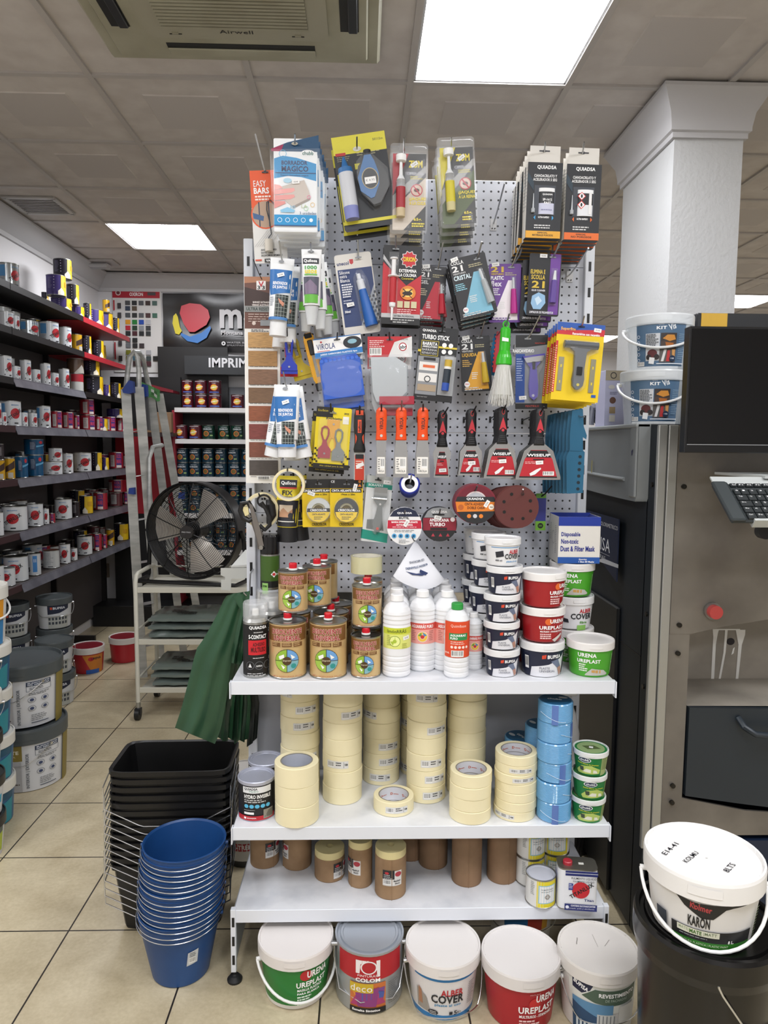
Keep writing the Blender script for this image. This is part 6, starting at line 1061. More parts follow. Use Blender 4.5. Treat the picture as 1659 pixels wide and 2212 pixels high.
# rectangular polish tin
q = PZ(1250, 1966, Z3); s = SZ(q); t = thing('polish_tin', 'rectangular white and navy polish tin with red disc and red cap', 'polish tin', (q.x, q.y+.03, Z3), (0, 0, -.12)); hw2, hh2, hd2 = .0535, .118, .031
ol = rrect(-hw2, -hd2, hw2, hd2, .016, 4); m = MB(); ta = M('8c8a80', .3, .8)
m.prism(ol, 0, .003, ta, 'z'); m.prism([(x*.995, y*.995) for x, y in ol], .003, hh2-.004, M('e4e6ea', .3), 'z'); m.prism(ol, hh2-.004, hh2, ta, 'z'); k = .00118
it = [('r', -30, 4, 74, 12, '1f2a6c'), ('r', -30, 9, 74, 1.2, 'e4e6ea'), ('t', 'PULIMENTO LIQUIDO', -16, 19, 56, 6, '26262a', 0), ('t', 'POLIMENTO LIQUIDO', -12, 27, 48, 5, '26262a', 0), ('c', 6, 50, 20, 'c4202c'), ('T', 'TITANLUX', 8, 51, 62, 10, '141414', 34), ('r', -22, 34, 10, 16, '2a3a8c'), ('l', -21, 36, 8, 3, 4, 'e0e4f4', .4), ('r', -30, 84, 74, 16, '1f2a6c'), ('t', 'CONTIENE SILICONAS/CONTEM', -16, 86, 56, 4.5, 'e4e6f0'), ('t', 'Limpia, pule y abrillanta', -20, 93, 58, 3.5, 'e4e6f0', 0), ('c', -24, 92, 4, 'e4e6f0'), ('t', 'Titan', 14, 70, 22, 6, '1a2a6a')]
m.decal(it, lambda a, b_, o: (a*k, -hd2-o, hh2-b_*k), off=.0004); m.decal([('r', 4, 22, 18, 50, 'b8bcd8'), ('l', 6, 26, 14, 10, 4, '6a70a0', .4)], lambda a, b_, o: (-hw2-o, hd2-a*.002, hh2-b_*k)); m.build('tin_body', t)
MB().lathe([(.013, hh2), (.013, hh2+.008), (.011, hh2+.01), (0, hh2+.01)], M('b0303c', .35), 20, (-.026, -.004, 0)).build('red_cap', t); MB().box(.004, -.006, hh2, .018, .003, hh2+.0006, M('d8d8d0')).build('price_sticker', t)
# ================================================================ buckets on the floor under the unit
def fl_b(x, y, w, key, b_, lab, rz=0, r=None):
    q, s, rr_ = stand(x, y, 0.0005, w, r); return put(key, b_, q, lab, rz)
GUI = [('c', 26, 18, 14, 'b8262c'), ('t', 'URENA', 28, 8, 52, 18, 'ffffff'), ('t', 'UREPLAST', 4, 34, 74, 15, 'ffffff'), ('t', 'MASILLA PLASTICA', 6, 52, 62, 7, 'ffffff'), ('t', 'PARA BLANCA', 6, 62, 56, 6, 'ffffff'), ('l', 6, 72, 40, 4, 7, 'e0f0e0', .6)]
BG = bucket('plaster_bucket', 'bucket', .098, .082, .140, .034, 'e4e0dc', 'e3dedb', GUI, .098/80, handle='plastic', bands=[(.1, .97, '1f7a30')], hang_=.62, hazi=.35, LH=109)
fl_b(640, 2183, 150, 'bg', BG, 'green bucket with white lid under the left end of the unit', .05, .083)
COL_ = [('r', -75, -4, 150, 62, 'b01c28'), ('p', [(-30, 8), (-30, 42), (-22, 42), (-20, 18), (-2, 8)], 'ece6e6'), ('p', [(12, 8), (20, 8), (20, 50), (14, 50)], 'ece6e6'), ('o', -3, 26, 14, 17, 'ece6e6'), ('t', 'PINTURAS', -26, 44, 40, 6, 'f0e8e8', 0), ('t', 'COLOM', -30, 53, 50, 10, 'ffffff')]
cs = ['c8aa2c', 'c87a24', '7a4a8c', '3a8a8c', 'b8303c', 'c85a2c', 'd88a3c', 'a83a6c', '4a5aa0', '8a3a7a']
COL_ += [('r', -42, 66, 74, 66, 'c87038')]+[('p', [(-42+74*random.random()*.55, 66+random.random()*34), (-42+74*random.uniform(.5, 1), 66+random.random()*30), (-42+74*random.uniform(.4, 1), 66+random.uniform(30, 62)), (-42+74*random.uniform(0, .4), 66+random.uniform(34, 62))], c) for c in cs]+[('r', -42, 66, 48, 24, 'c8aa2c'), ('t', 'deco', -40, 70, 44, 17, 'f0ece4', 0), ('r', -42, 128, 74, 14, '17171a'), ('t', 'Esmalte Sintetico', -36, 132, 56, 6, 'ffffff'), ('l', 38, 70, 28, 12, 5, '6a6c70', .4)]
rc = .0905; hc_ = .168; kc2 = rc/70; SV = M('a6a9ac', .3, .5); LD = M('a9afb8', .3, .4)
def colp(t):
    m = MB(); pts = []
    for x, z in ((-1.05, -.12), (-1.08, -.35), (-.75, -.72), (-.2, -.78), (.5, -.8), (.72, -.72), (1.05, -.36), (1.08, -.1)):
        a = x*1.32; pts.append(((rc+.006)*math.sin(a), -(rc+.006)*math.cos(a), hc_*(1+z)))
    m.tube(pts, .0017, WIRE, 6); [m.cyl(((rc-.004)*s_, -.02, hc_*.89), ((rc+.012)*s_, -.02, hc_*.89), .006, M('b0b2b4', .3, .8), 12) for s_ in (-1, 1)]; m.build('wire_handle', t)
prof = [(0, .002, SV), (rc*.98, 0, SV), (rc, .004, SV), (rc, hc_-.008, M('6a6c70', .3, .8)), (rc*1.03, hc_-.006, SV), (rc*1.03, hc_, LD), (rc*.98, hc_+.001, LD), (rc*.95, hc_-.006, LD), (rc*.88, hc_-.006, LD), (rc*.86, hc_-.001, LD), (rc*.80, hc_-.001, LD), (rc*.78, hc_-.003, LD), (0, hc_-.003, LD)]
CO = can_b('enamel_can', 'paint can', rc, hc_, prof, COL_, kc2, colp, y0=(hc_-.010)/kc2, sub=8, ky=.83)
fl_b(797, 2192, 150, 'co', CO, 'red and silver enamel paint can with multicoloured label under the unit', .02, rc)
ALF = [('r', -80, 2, 160, 7, '2a7ab8'), ('t', 'ALBER', -16, 30, 52, 17, 'b8242e'), ('t', 'COVER', -38, 44, 76, 22, '1c1e24'), ('t', 'plaste al uso', -30, 68, 62, 8, '3a86b4'), ('p', [(-76, 40), (-50, 56), (-40, 96), (-76, 92)], '9a948c'), ('p', [(-70, 36), (-62, 44), (-60, 80), (-72, 80)], 'a8785a'), ('c', -34, 92, 12, '22242a', 7), ('l', -42, 89, 16, 3, 4, 'dddddd', .4), ('p', [(4, 88), (12, 88), (12, 96), (4, 96)], '22242a'), ('t', '5', 15, 86, 8, 11, '22242a'), ('t', 'Kg', 24, 89, 9, 8, '22242a'), ('l', 50, 22, 20, 12, 5, '8a8a90', .4)]
BAF = bucket('plaster_bucket', 'bucket', .096, .082, .142, .034, 'dedcdc', 'e3dfdc', ALF, .096/79, handle='wire', bands=[(.0, .10, '2a7ab8')], hang_=.72, hazi=.1, LH=112)
fl_b(954, 2205, 150, 'baf', BAF, 'white and blue filler bucket under the middle of the unit', .05, .083)
BRD = [('c', 6, 32, 13, 'c82a2a'), ('t', 'PINTURAS', -6, 8, 24, 3, 'e8b8b8', 0), ('t', 'URENA', 8, 12, 54, 17, 'ffffff'), ('t', 'UREPLAST', -30, 38, 88, 16, 'ffffff'), ('t', 'MULTIUSOS - STANDARD', -28, 58, 82, 7, 'ffffff'), ('l', -28, 70, 50, 3, 7, 'f0c8c8', .6)]
BR = bucket('plaster_bucket', 'bucket', .0985, .084, .142, .036, 'a81a26', 'e0dcda', BRD, .0985/82, handle='plastic', hang_=-.02, hazi=2.7, LH=101)
fl_b(1120, 2232, 152, 'br', BR, 'dark red bucket with white lid standing at the front of the floor row', .12, .085)
REV = [('r', -90, 0, 180, 60, 'd8dad4'), ('p', [(-80, -6), (-30, -6), (-40, 14), (-58, 26), (-80, 22)], '1c2340'), ('T', 'BUPISA', -60, 10, 34, 10, 'ffffff', -18), ('p', [(-58, 30), (-30, 8), (70, 8), (70, 42), (10, 42), (-30, 38)], '4a5f50'), ('t', 'REVESTIMIENTO', -22, 15, 86, 9, 'ffffff'), ('t', 'DE FACHADAS', -8, 27, 50, 6, 'b8c8bc', 0), ('r', -80, 40, 90, 70, '5a8ab0'), ('p', [(-80, 50), (-20, 70), (10, 110), (-80, 110)], '2a4a6c'), ('r', -24, 62, 40, 50, 'c8cac8')]+[('r', -20+8*i, 64, 2, 46, '6a7078') for i in range(5)]+[('r', -70+9*i, 84, 5, 22, 'd0dce4') for i in range(5)]+[('r', 22, 44, 50, 66, 'd0d0cc')]
BV = bucket('facade_paint_bucket', 'bucket', .0985, .086, .165, .036, 'dddbd8', 'dcd8d3', REV, .0985/82, handle='wire', hang_=.55, hazi=.2, LH=116, liditems=[('T', '~', -40, -20, 22, 2, '6a6660', 70), ('r', 0, -40, .6, 40, '8a8680'), ('T', '-', 24, -12, 26, 1, '8a8680', 50)])
fl_b(1284, 2244, 150, 'bv', BV, 'white facade paint bucket with navy and green label, rightmost of the floor row', .0, .087)
BW = bucket('paint_bucket', 'bucket', .099, .086, .15, .036, 'dcdad6', 'd8d4cf', [('r', -60, 0, 60, 80, '2a6a9c'), ('r', 0, 4, 50, 60, 'b03a2c'), ('r', 40, 4, 20, 60, 'd8a02c')], .0985/82, handle='wire', hang_=.3)
put('bwf', BW, (P(1125, 1990, 2.02).x, 2.03, .0005), 'white bucket with blue and orange label in the shade behind the red bucket', 0)
# ================================================================ paint tinting machine on the right
MX, MY, MB_, MT = .815, 1.95, 2.78, 1.542
NV = M('141b23', .55); ST = mottled('worn_steel', '6a655f', '8a857d', 3.5, .42, .35, bump=.0); AL_ = M('b0b1ae', .35, .7); litst = mottled('worn_steel_lightened', '938d83', 'b3aca0', 5, .5, .0)  # recess steel lightened in colour to stand in for light inside
t = thing('tinting_machine', 'tall paint tinting machine with navy side and brushed steel front', 'tinting machine', (MX, MY, 0))
m = MB(); m.box(0, .065, .03, .03, MB_-MY, MT, NV); m.box(.03, .30, .03, 1.3, MB_-MY, MT, NV); m.box(.0, .0, .03, .012, .07, MT, NV); m.box(.06, .001, .03, 1.3, .3, .34, M('16233a', .4)); m.box(0, .065, MT-.004, 1.3, MB_-MY, MT+.004, M('26282b', .4)); m.build('cabinet', t, smooth=0)
m = MB(); m.box(-.001, .070, .868, .0005, .35, .871, M('0c0f13')); m.box(-.012, .24, .03, .0, MB_-MY-.02, .975, M('17181a', .5), .004); m.build('lower_side_panel', t)
m = MB(); m.box(-.004, -.004, .32, .020, .012, MT, AL_, .002); m.box(.024, -.004, .32, .050, .012, MT, AL_, .002); m.box(.016, .002, .32, .028, .01, MT, M('5a5b5a', .4, .6)); m.box(.012, .008, .32, .055, .07, MT, M('777976', .4, .6)); m.build('aluminium_post', t)
# steel front with an arched opening
m = MB(); x0, x1, xr = .053, .112, 1.25; zb, zt_ = .47, .985
pts = [(x0, .355), (xr, .355), (xr, .40), (.5, .415), (.3, .43), (x1, zb), (x1, zt_-.03), (x0, zt_-.03)]
m.prism(pts[::-1], .004, .012, ST); m.prism([(x0, zt_-.03), (x1, zt_-.03), (.2, .975), (.35, 1.0), (.5, 1.01), (xr, 1.01), (xr, MT), (x0, MT)][::-1], .002, .012, ST); m.build('steel_front', t, smooth=0)
m = MB(); m.box(x1, .25, zb, xr, .26, 1.05, litst); m.box(x1-.004, .012, zb, x1, .26, 1.02, litst)
m.decal([('r', 148, 0, 62, 3, 'f4f4f0'), ('p', [(148, 2), (162, 2), (160, 12), (157, 40), (157, 130), (150, 130), (150, 20)], 'f4f4f0'), ('p', [(176, 2), (182, 2), (180, 60), (172, 128), (167, 130), (175, 60)], 'f4f4f0'), ('p', [(200, 2), (222, 2), (222, 14), (216, 40), (212, 130), (206, 130), (208, 40)], 'f4f4f0'), ('c', 190, 32, 9, '15101a'), ('p', [(196, 50), (200, 46), (198, 62), (193, 66)], 'f4f4f0')], lambda a, b_, o: (a*.00143+.09, .25-o, .905-b_*.00128)); m.build('nozzle_recess', t, smooth=0)
m = MB(); m.add([(.118, .012, .742), (xr, .012, .735), (xr, .248, .742), (.128, .248, .742)], [(0, 1, 2, 3)], litst); m.build('drip_tray_top', t, smooth=0)
m = MB(); N = 14; xs = [.118+(xr-.118)*i/N for i in range(N+1)]; top = [(x, .742-.008*math.sin(min(1, (x-.118)/.6)*pi/2)) for x in xs]; bot = [(x, .48-.06*math.sin(min(1, (x-.118)/.6)*pi/2)) for x in xs]
m.prism(top+bot[::-1], -.004, .1, M('252d34', .45)); m.build('front_drawer', t, smooth=0)
m = MB(); m.tube([(.26, -.005, .712), (.265, -.03, .695), (.29, -.045, .68), (.36, -.05, .675), (.9, -.05, .672)], .009, M('2a323a', .35), 10); m.build('drawer_handle', t)
bz_ = P(1538, 1319, MY); m = MB(); o_ = Vector((bz_.x-MX, 0, bz_.z)); m.cyl(o_, o_+Vector((0, -.008, 0)), .024, M('8a8a86', .3, .6), 20); m.build('button_collar', t)
m = MB(); m.cyl(o_+Vector((0, -.008, 0)), o_+Vector((0, -.026, 0)), .019, M('c44a48', .4), 20); m.build('red_push_button', t)
for q in ((1477, 1051), (1467, 1350), (1464, 1411), (1453, 1697), (1451, 1733)):
    v = P(*q, MY); m = MB(); m.cyl((v.x-MX, .002, v.z), (v.x-MX, -.005, v.z), .0068, M('35332f', .3, .8), 14).cyl((v.x-MX, -.005, v.z), (v.x-MX, -.0055, v.z), .003, BLK, 6); m.build('bolt', t)
for q in ((1432, 1050), (1424, 1342), (1418, 1506)):
    v = PX(*q, MX); m = MB(); m.cyl((0, .035, v.z), (-.005, .035, v.z), .0068, M('35332f', .3, .8), 14); m.build('bolt', t)
# grey plastic side cover
m = MB(); gc = M('7b7f80', .4); a, b_ = .065, .70; z0, z1 = 1.325, MT+.004
N = 10; ol = [(a+.006, z0), (a, z0+.01), (a, z1), (b_, z1), (b_, z0+.02)]+[(b_+(a+.03-b_)*i/N, z0+.012-.012*math.sin(pi*i/N*.5)) for i in range(1, N)]
m.prism(ol, -.035, 0, gc, axis='x'); m.tube([(-.037, a+.09+(b_-a-.09)*i/8, z0+.06+.012*(1-math.cos(i/8*pi*.5))) for i in range(9)], .006, gc, 8); m.box(-.042, a, z1-.01, 0, b_, z1+.002, M('8e9293', .35), .003); m.box(-.040, a, z0+.01, -.030, a+.05, z1, gc, .004)
m.decal([('p', [(0, 0), (6, 3), (5, 10), (2, 8)], '1a1a4a'), ('p', [(180, 20), (184, 20), (184, 42), (181, 44)], '9a9038')], lambda p_, q_, o: (-.041-o, a+.02+p_*.002, z0+.15-q_*.002)); m.build('side_cover', t)
# navy sign on the machine side
v = PX(1348, 1122, MX); v2 = PX(1345, 1258, MX); t = thing('colorimetric_sign', 'navy sign with white lettering fixed to the dark side of the tinting machine', 'sign', (MX-.013, v.y, v2.z)); hs = v.z-v2.z; ws = .46
m = MB(); m.prism([(0, 0), (0, hs), (ws, hs), (ws, .08), (.18, .05)], -.004, 0, M('16213c', .45), axis='x'); kk = hs/138
m.decal([('p', [(0, 137), (140, 100), (240, 98), (240, 106), (120, 112)], 'c9cbd0'), ('t', 'CENTRO COLORIMETRICO', 38, 16, 190, 9, 'c9cbd0', 0), ('t', 'BUPISA', 34, 52, 150, 30, 'e4e6ea', 0), ('r', 34, 88, 150, .8, 'c9cbd0'), ('t', 'PINTURAS', 56, 93, 100, 9, 'c9cbd0', 0)], (lambda p_, q_, o: (-.004-o, (230-p_)*kk*1.0+.0, hs-q_*kk))); m.build('sign_plate', t, smooth=0)
# monitor, keyboard and its tray
v = P(1479, 704, 1.74); w_ = P(1479, 978, 1.74); t = thing('monitor', 'large black flat screen monitor in front of the tinting machine', 'monitor', (v.x+.013, 1.74, w_.z)); hm = v.z-w_.z; m = MB()
m.box(0, 0, 0, .54, .03, hm, M('0b0c0e', .35), .002); m.build('casing', t); MB().box(.006, -.001, .022, .534, .0006, hm-.006, M('050608', .22)).build('screen', t); MB().box(.006, -.0012, .0195, .534, 0, .0212, M('8a8c8e', .4)).build('chrome_line', t); MB().box(.2, .03, .1, .32, MY-1.74+.0, .2, BLK).build('mounting_arm', t)
v = P(1565, 1046, 1.62); t = thing('keyboard_tray', 'light grey metal keyboard tray bracket under the monitor', 'tray', (v.x, 1.64, v.z-.045)); tg = M('b4b8b6', .4)
TL = math.radians(38)
def rot(x, y, z): return (x, y*math.cos(TL)-z*math.sin(TL), y*math.sin(TL)+z*math.cos(TL))
def rbox(m, x0, y0, z0, x1, y1, z1, c, bev=0):
    q = MB(); q.box(x0, y0, z0, x1, y1, z1, c, bev); m.add([rot(*p_) for p_ in q.v], q.f, c)
m = MB(); rbox(m, .012, .060, -.004, .5, .095, .0, tg); rbox(m, .05, -.075, -.004, .5, -.068, .016, tg); rbox(m, .05, -.075, -.006, .5, .09, -.003, tg); m.build('tray_plate', t)
m = MB(); m.box(.14, .06, .055, .5, .31, .062, tg); m.build('wall_bracket', t); m = MB(); m.cyl((.105, -.02, -.065), (.105, .0, -.065), .018, BLK, 20); m.build('tray_knob', t)
t2 = thing('keyboard', 'black computer keyboard with white legends tilted towards the viewer', 'keyboard', t.location.copy()); m = MB(); rbox(m, 0, -.072, .0, .45, .058, .012, M('2c3133', .45), .004); rbox(m, -.004, -.074, .010, .034, .06, .017, M('343a3c', .4), .005); m.build('base', t2)
rows = [('Esc', 'F1', 'F2', 'F3', 'F4', 'F5', 'F6', 'F7'), ('º', '1', '2', '3', '4', '5', '6', '7'), ('Tab', 'Q', 'W', 'E', 'R', 'T', 'Y', 'U'), ('Bloq', 'A', 'S', 'D', 'F', 'G', 'H', 'J'), ('May', '<', 'Z', 'X', 'C', 'V', 'B', 'N'), ('Ctrl', 'Fn', 'Win', 'Alt', ' ', ' ', ' ', ' ')]
m = MB()
for j, row in enumerate(rows):
    y1 = .052-j*.0205; x = .038; hk = .011 if j == 0 else .018
    for i, kx in enumerate(row):
        wk = .018 if i else (.014, .014, .024, .028, .02, .02)[j]
        rbox(m, x, y1-hk, .012, x+wk, y1, .017, M('24292b', .4), .001)
        if kx.strip(): m.decal([('t', kx, 0, 0, 8 if len(kx) > 1 else 5, 5, 'e4e4e4', 0)], (lambda xx, yy: lambda a_, b2, o: rot(xx+a_*.0011, yy-b2*.0009, .0172+o))(x+.004, y1-.004), off=.0002)
        x += wk+.0022
m.build('keys', t2)
# ---- transparent kit buckets and things on top of the machine
KIT = [('r', -58, 8, 118, 96, M('54708c', .3)), ('r', -34, 32, 32, 60, 'c9ccd0'), ('t', 'C00', -6, 10, 12, 4, 'e8ecf0', 0), ('t', 'KIT', -10, 17, 22, 7, 'f4f6f8'), ('T', 'Vis', 24, 18, 16, 14, 'e8ecf0', 20), ('r', 0, 32, 36, 18, '3a3230'), ('p', [(4, 44), (14, 36), (30, 36), (34, 46), (20, 50)], 'c8883a'), ('r', 0, 50, 36, 16, '4a3c36'), ('p', [(10, 52), (30, 54), (26, 62), (12, 60)], 'a8642c'), ('r', -2, 66, 38, 30, '5a5654'), ('p', [(2, 94), (8, 68), (14, 68), (8, 94)], 'd8d8d8'), ('p', [(14, 94), (16, 70), (22, 70), (22, 94)], 'b83a3c'), ('p', [(26, 68), (34, 68), (34, 84), (28, 86)], 'c8945a'), ('l', -32, 34, 28, 8, 3.4, '4a5058', .5), ('c', -18, 76, 11, '5a2428', 9), ('c', -26, 84, 6, '2a2426'), ('c', -8, 84, 6, '2a2426'), ('p', [(-24, 84), (-12, 86), (-14, 100), (-26, 98)], 'e4e6e8'), ('c', 28, 88, 7, '20304a'), ('t', '1 KG', 24, 86, 8, 3, 'e8ecf0'), ('b', -54, 94, 18, 9), ('r', -8, 98, 66, 2, 'e0e4e8'), ('l', 40, 34, 18, 14, 4, '8aa4b8', .3)]
for i in range(5): KIT.append(('o', -50, 38+13*i, 2.6, 3.6, 'd8dce4'))
TR = M('e6eef2', .15, alpha=.34, coat=.4)
KB = bucket('kit_bucket', 'bucket', .092, .080, .142, .03, TR, M('eef2f4', .25, alpha=.6), KIT, .092/72, handle='plastic', hang_=.42, hcol=M('eef0f0', .4, alpha=.85))
q, s, r = stand(1410, 917, MT+.0045, 0, .082); q.y = 2.13; q.x = P(1409, 900, 2.13).x; put('kit', KB, q, 'clear kit bucket with printed blue label, lower of two on the machine', -.35); put('kit', KB, (q.x+.010, q.y, MT+.0045+.1575), 'clear kit bucket with printed blue label, upper of two', -.33)
v = P(1328, 920, 2.36); t = thing('product_box', 'tall lilac and beige product box beside the clear kit buckets', 'box', (v.x, 2.36, MT+.0045), (0, 0, .1)); m = MB(); m.box(-.038, 0, 0, .06, .07, .185, M('b4b4cc', .5), .001); m.decal([('r', -28, 0, 72, 24, 'a89c84'), ('o', -8, 12, 6, 8, '2a2a2c'), ('c', -12, 40, 8, 'c8c4bc', 5), ('c', -8, 72, 8, '6a4a3c'), ('r', -16, 88, 15, 16, 'a08a68'), ('r', -16, 108, 15, 16, 'd4cfc4'), ('l', -16, 52, 26, 2, 4, '6a6c88', .4), ('c', -6, 140, 10, 'c8a85c', 6)], flat(0, .185/.00135, .00135, 0)); m.build('carton', t, smooth=0)
v = P(1290, 905, 2.5); t = thing('wrapped_bundle', 'crumpled grey plastic wrapped bundle on the machine top behind the pegboard', 'bundle', (v.x, 2.52, MT+.0045)); m = MB(); random.seed(3)
for i in range(9): m.tube([(random.uniform(-.06, .06), -.05+.012*i, .01), (random.uniform(-.06, .0), -.05+.012*i, .06+random.uniform(0, .02)), (random.uniform(0, .07), -.05+.012*i, .055+random.uniform(0, .02)), (.09, -.05+.012*i, .012)], .011, M('7d7f88', .3, coat=.5), 7)
m.build('plastic_wrap', t)
v = P(1548, 700, 2.0); t = thing('product_case', 'yellow and black boxed case lying behind the top edge of the monitor', 'case', (v.x, 2.12, MT+.0045)); m = MB(); m.box(0, 0, 0, .3, .12, .33, M('25272a', .4), .003); m.box(.012, -.001, .26, .09, .0, .329, M('d0a63a', .4)); m.build('case_body', t)
# ================================================================ large buckets at the right front
zb = .457; BKM = M('0d0c0c', .25)
ECO = [('p', [(46, 128), (132, 108), (132, 250), (46, 250)], 'd3c82c'), ('T', 'Pintura ECO-TERM', 86, 140, 74, 10, '22221c', 8), ('l', 54, 152, 60, 10, 6, '5a5628', .5), ('T', 'Fassa', 112, 84, 44, 24, 'd8d8d8', 10)]
def bigwire(t):
    m = MB(); r = .148; pts = []
    for a, z in ((-.30, .405), (-.29, .40), (-.24, .385), (0.1, .31), (.45, .285), (.62, .28), (1.2, .275), (2.0, .3), (2.6, .36), (2.85, .40)): pts.append(((r+.004)*math.sin(a), -(r+.004)*math.cos(a), z))
    m.tube(pts, .0024, WIRE, 8); m.build('wire_handle', t)
h = zb
prof = [(0, .002, BKM), (.128, 0, BKM), (.142, h-.07, BKM), (.150, h-.07, BKM), (.154, h-.05, BKM), (.154, h-.008, BKM), (.150, h, BKM), (.142, h, BKM), (.139, h-.01, BKM), (.132, h-.01, BKM), (.129, h-.004, BKM), (.124, h-.004, BKM), (.122, h-.006, BKM), (0, h-.006, BKM)]
BB_ = can_b('large_paint_bucket', 'bucket', .142, h, prof, ECO, .0011, bigwire, seg=48, y0=(h-.05)/.0011, sub=8)
put('bigb', BB_, (.762, 1.46, .0005), 'large black paint bucket with yellow label at the bottom right corner', 0)
KOL = [('p', [(-96, -2), (-20, 6), (60, 2), (140, -4), (140, 1), (60, 8), (44, 12), (20, 34), (-4, 36), (-40, 18), (-60, 0)], '17181a'), ('T', 'Kolmer', -6, 14, 44, 13, 'b03c40', -4), ('p', [(-22, 8), (-20, 8), (-16, 20), (-18, 20)], 'b03c40'), ('p', [(-30, 2), (-8, 5), (-8, 6), (-30, 3)], 'c8c8c8'), ('t', 'KARON', -32, 34, 46, 22, '141416'), ('r', -70, 60, 190, 40, '1b1c1e'), ('r', -70, 84, 190, 12, '2f7a24'), ('r', -56, 61, 92, 12, 'd8dac8'), ('t', 'MATE|', -52, 63, 22, 8, '8a9a78', 0), ('t', 'MATE', -28, 63, 26, 8, '3c6a24'), ('t', '|MATT', 2, 63, 28, 8, '6a7a58', 0), ('l', -50, 76, 60, 1, 4, '9a9ca0', .4), ('t', 'PINTURA PLASTICA | PLASTIC PAINT', -48, 87, 106, 6, 'c8dcb8', 0), ('t', '8 L.', 56, 76, 14, 7, 'f0f0f0'), ('r', -112, 50, 30, 34, '2a3442'), ('l', 130, 20, 14, 12, 6, '7a8a68', .4)]
def lidw(txt, x, b, w, h, a):
    c_, s_ = math.cos(.42), math.sin(.42); return ('T', txt, x*c_+b*s_, -(x*s_-b*c_), w, h, '1a1c24', a, 0)
KOI = [lidw('E14-41', -66, -24, 66, 12, 66), lidw('KOLMU', -34, 10, 58, 12, 64), lidw('8LTS', 32, 52, 42, 13, 66), ('c', 6, 14, 2.4, 'd6d6d2')]
BK_ = bucket('paint_bucket', 'bucket', .117, .100, .134, .044, 'dddcda', 'ecebe9', KOL, .00096, handle='plastic', hang_=.72, hazi=.15, liditems=KOI, LH=100, recess=.009, hcol=M('ececea', .4))
put('kol', BK_, (.742, 1.45, zb+.0005-.004), 'white paint bucket with handwritten lid standing on the black bucket', -.42)
# ================================================================ left wall rack
random.seed(11)
RX = -1.9; SHZ = [2.33, 2.094, 1.827, 1.568, 1.277, .98, .692]
bk = M('1a1718', .5); mar = M('3a2226', .5); redl = M('a82430', .4); rail = mottled('price_rail', '5c5c66', '77777f', 8, .35, .2); board = mottled('dark_shelf', '3a3230', '4c4440', 10, .6)
sec = [(2.95, 3.97), (3.97, 4.97), (4.97, 5.93)]
for k, (y0, y1) in enumerate(sec):
    t = thing('wall_rack', ('nearest bay of the dark paint rack along the left wall', 'middle bay of the dark paint rack along the left wall', 'far bay of the paint rack at the back left corner')[k], 'paint rack', (RX, (y0+y1)/2, 0)); L2 = (y1-y0)/2
    m = MB(); m.box(-.285, -L2+.005, .08, -.275, L2-.005, 2.33 if k else 2.2, M('4a4647', .6)); m.build('back_panel', t, smooth=0)
    for s_ in ((-1, 1) if k == 2 else (-1,)):
        m = MB(); m.box(-.275, s_*L2-.015*(s_ > 0), .0, -.24, s_*L2+.015, 2.36, bk); k != 1 and m.box(-.27, s_*L2-.012, .0, .02, s_*L2+.012, .13, bk); m.build('upright', t, smooth=0)
        if k == 1: continue
        m = MB().lathe([(0, 0), (.024, 0), (.024, .008), (.01, .016), (0, .016)], bk, 14, (-.0, s_*L2, 0)); m.build('foot', t)
    for i, z in enumerate(SHZ):
        if k == 0 and i < 1 and False: continue
        m = MB(); m.box(-.275, -L2+.003, z-.022, -.004, L2-.003, z, board if i > 2 else bk)
        lip = (bk, bk, rail, rail, rail, rail, rail)[i] if k == 1 else (redl, redl, bk, rail, rail, rail, rail)[i] if k == 2 else (bk, bk, bk, mar, mar, mar, mar)[i]
        if lip is rail: m.add([(-.006, -L2+.004, z+.004), (.012, -L2+.004, z-.045), (.012, L2-.004, z-.045), (-.006, L2-.004, z+.004)], [(0, 1, 2, 3)], lip); m.add([(-.008, -L2+.004, z+.004), (.010, -L2+.004, z-.046), (.010, L2-.004, z-.046), (-.008, L2-.004, z+.004)], [(3, 2, 1, 0)], lip)
        else: m.box(-.006, -L2+.003, z-.034, .004, L2-.003, z+.002, lip)
        if lip is redl: m.box(-.27, -L2+.004, z-.026, -.006, L2-.004, z-.0225, redl)
        m.build('rack_shelf', t, smooth=0)
# ---- tins for the rack: a unit tin of radius .05 and height .12, scaled for each size
def disc_label(blue=True, word='TITANLUX'):
    it = [('c', 0, 48, 20, 'b81c28'), ('T', word, 0, 50, 64, 15, '0c0c0c', 34), ('t', 'ESMALTE SINTETICO', -16, 14, 32, 4, '4a8ac0')]
    if blue: it += [('r', -66, 10, 24, 44, '5a9ad0'), ('l', -64, 58, 20, 4, 5, '8a9098', .4)]
    return it+[('r', -38, 10, .8, 78, '8a9098'), ('c', -32, 82, 3, '222222'), ('r', -6, 82, 16, 5, '2a2a2e')]
def tin(body, items, lidc=TIN, sq=0, name='paint_tin'):
    def b():
        t = thing(name, '', 'paint tin'); r, h = .05, .12; bm = M(body, .25, .1) if isinstance(body, str) else body
        prof = [(0, .001, TIN), (r, 0, TIN), (r*1.03, .001, TIN), (r*1.03, .003, TIN), (r, .004, bm), (r, h-.004, TIN), (r*1.03, h-.003, TIN), (r*1.03, h, TIN), (r*.94, h, lidc), (r*.92, h-.004, lidc), (r*.8, h-.004, lidc), (r*.78, h-.002, lidc), (0, h-.002, lidc)]
        m = MB(); m.lathe(prof, None, 26); k = .00125; m.decal(items, curved(0, h/k, k, lambda z: r), sub=9, off=.0006, step=.0002, k=k, rad=r); m.build('tin_body', t); return t
    return b
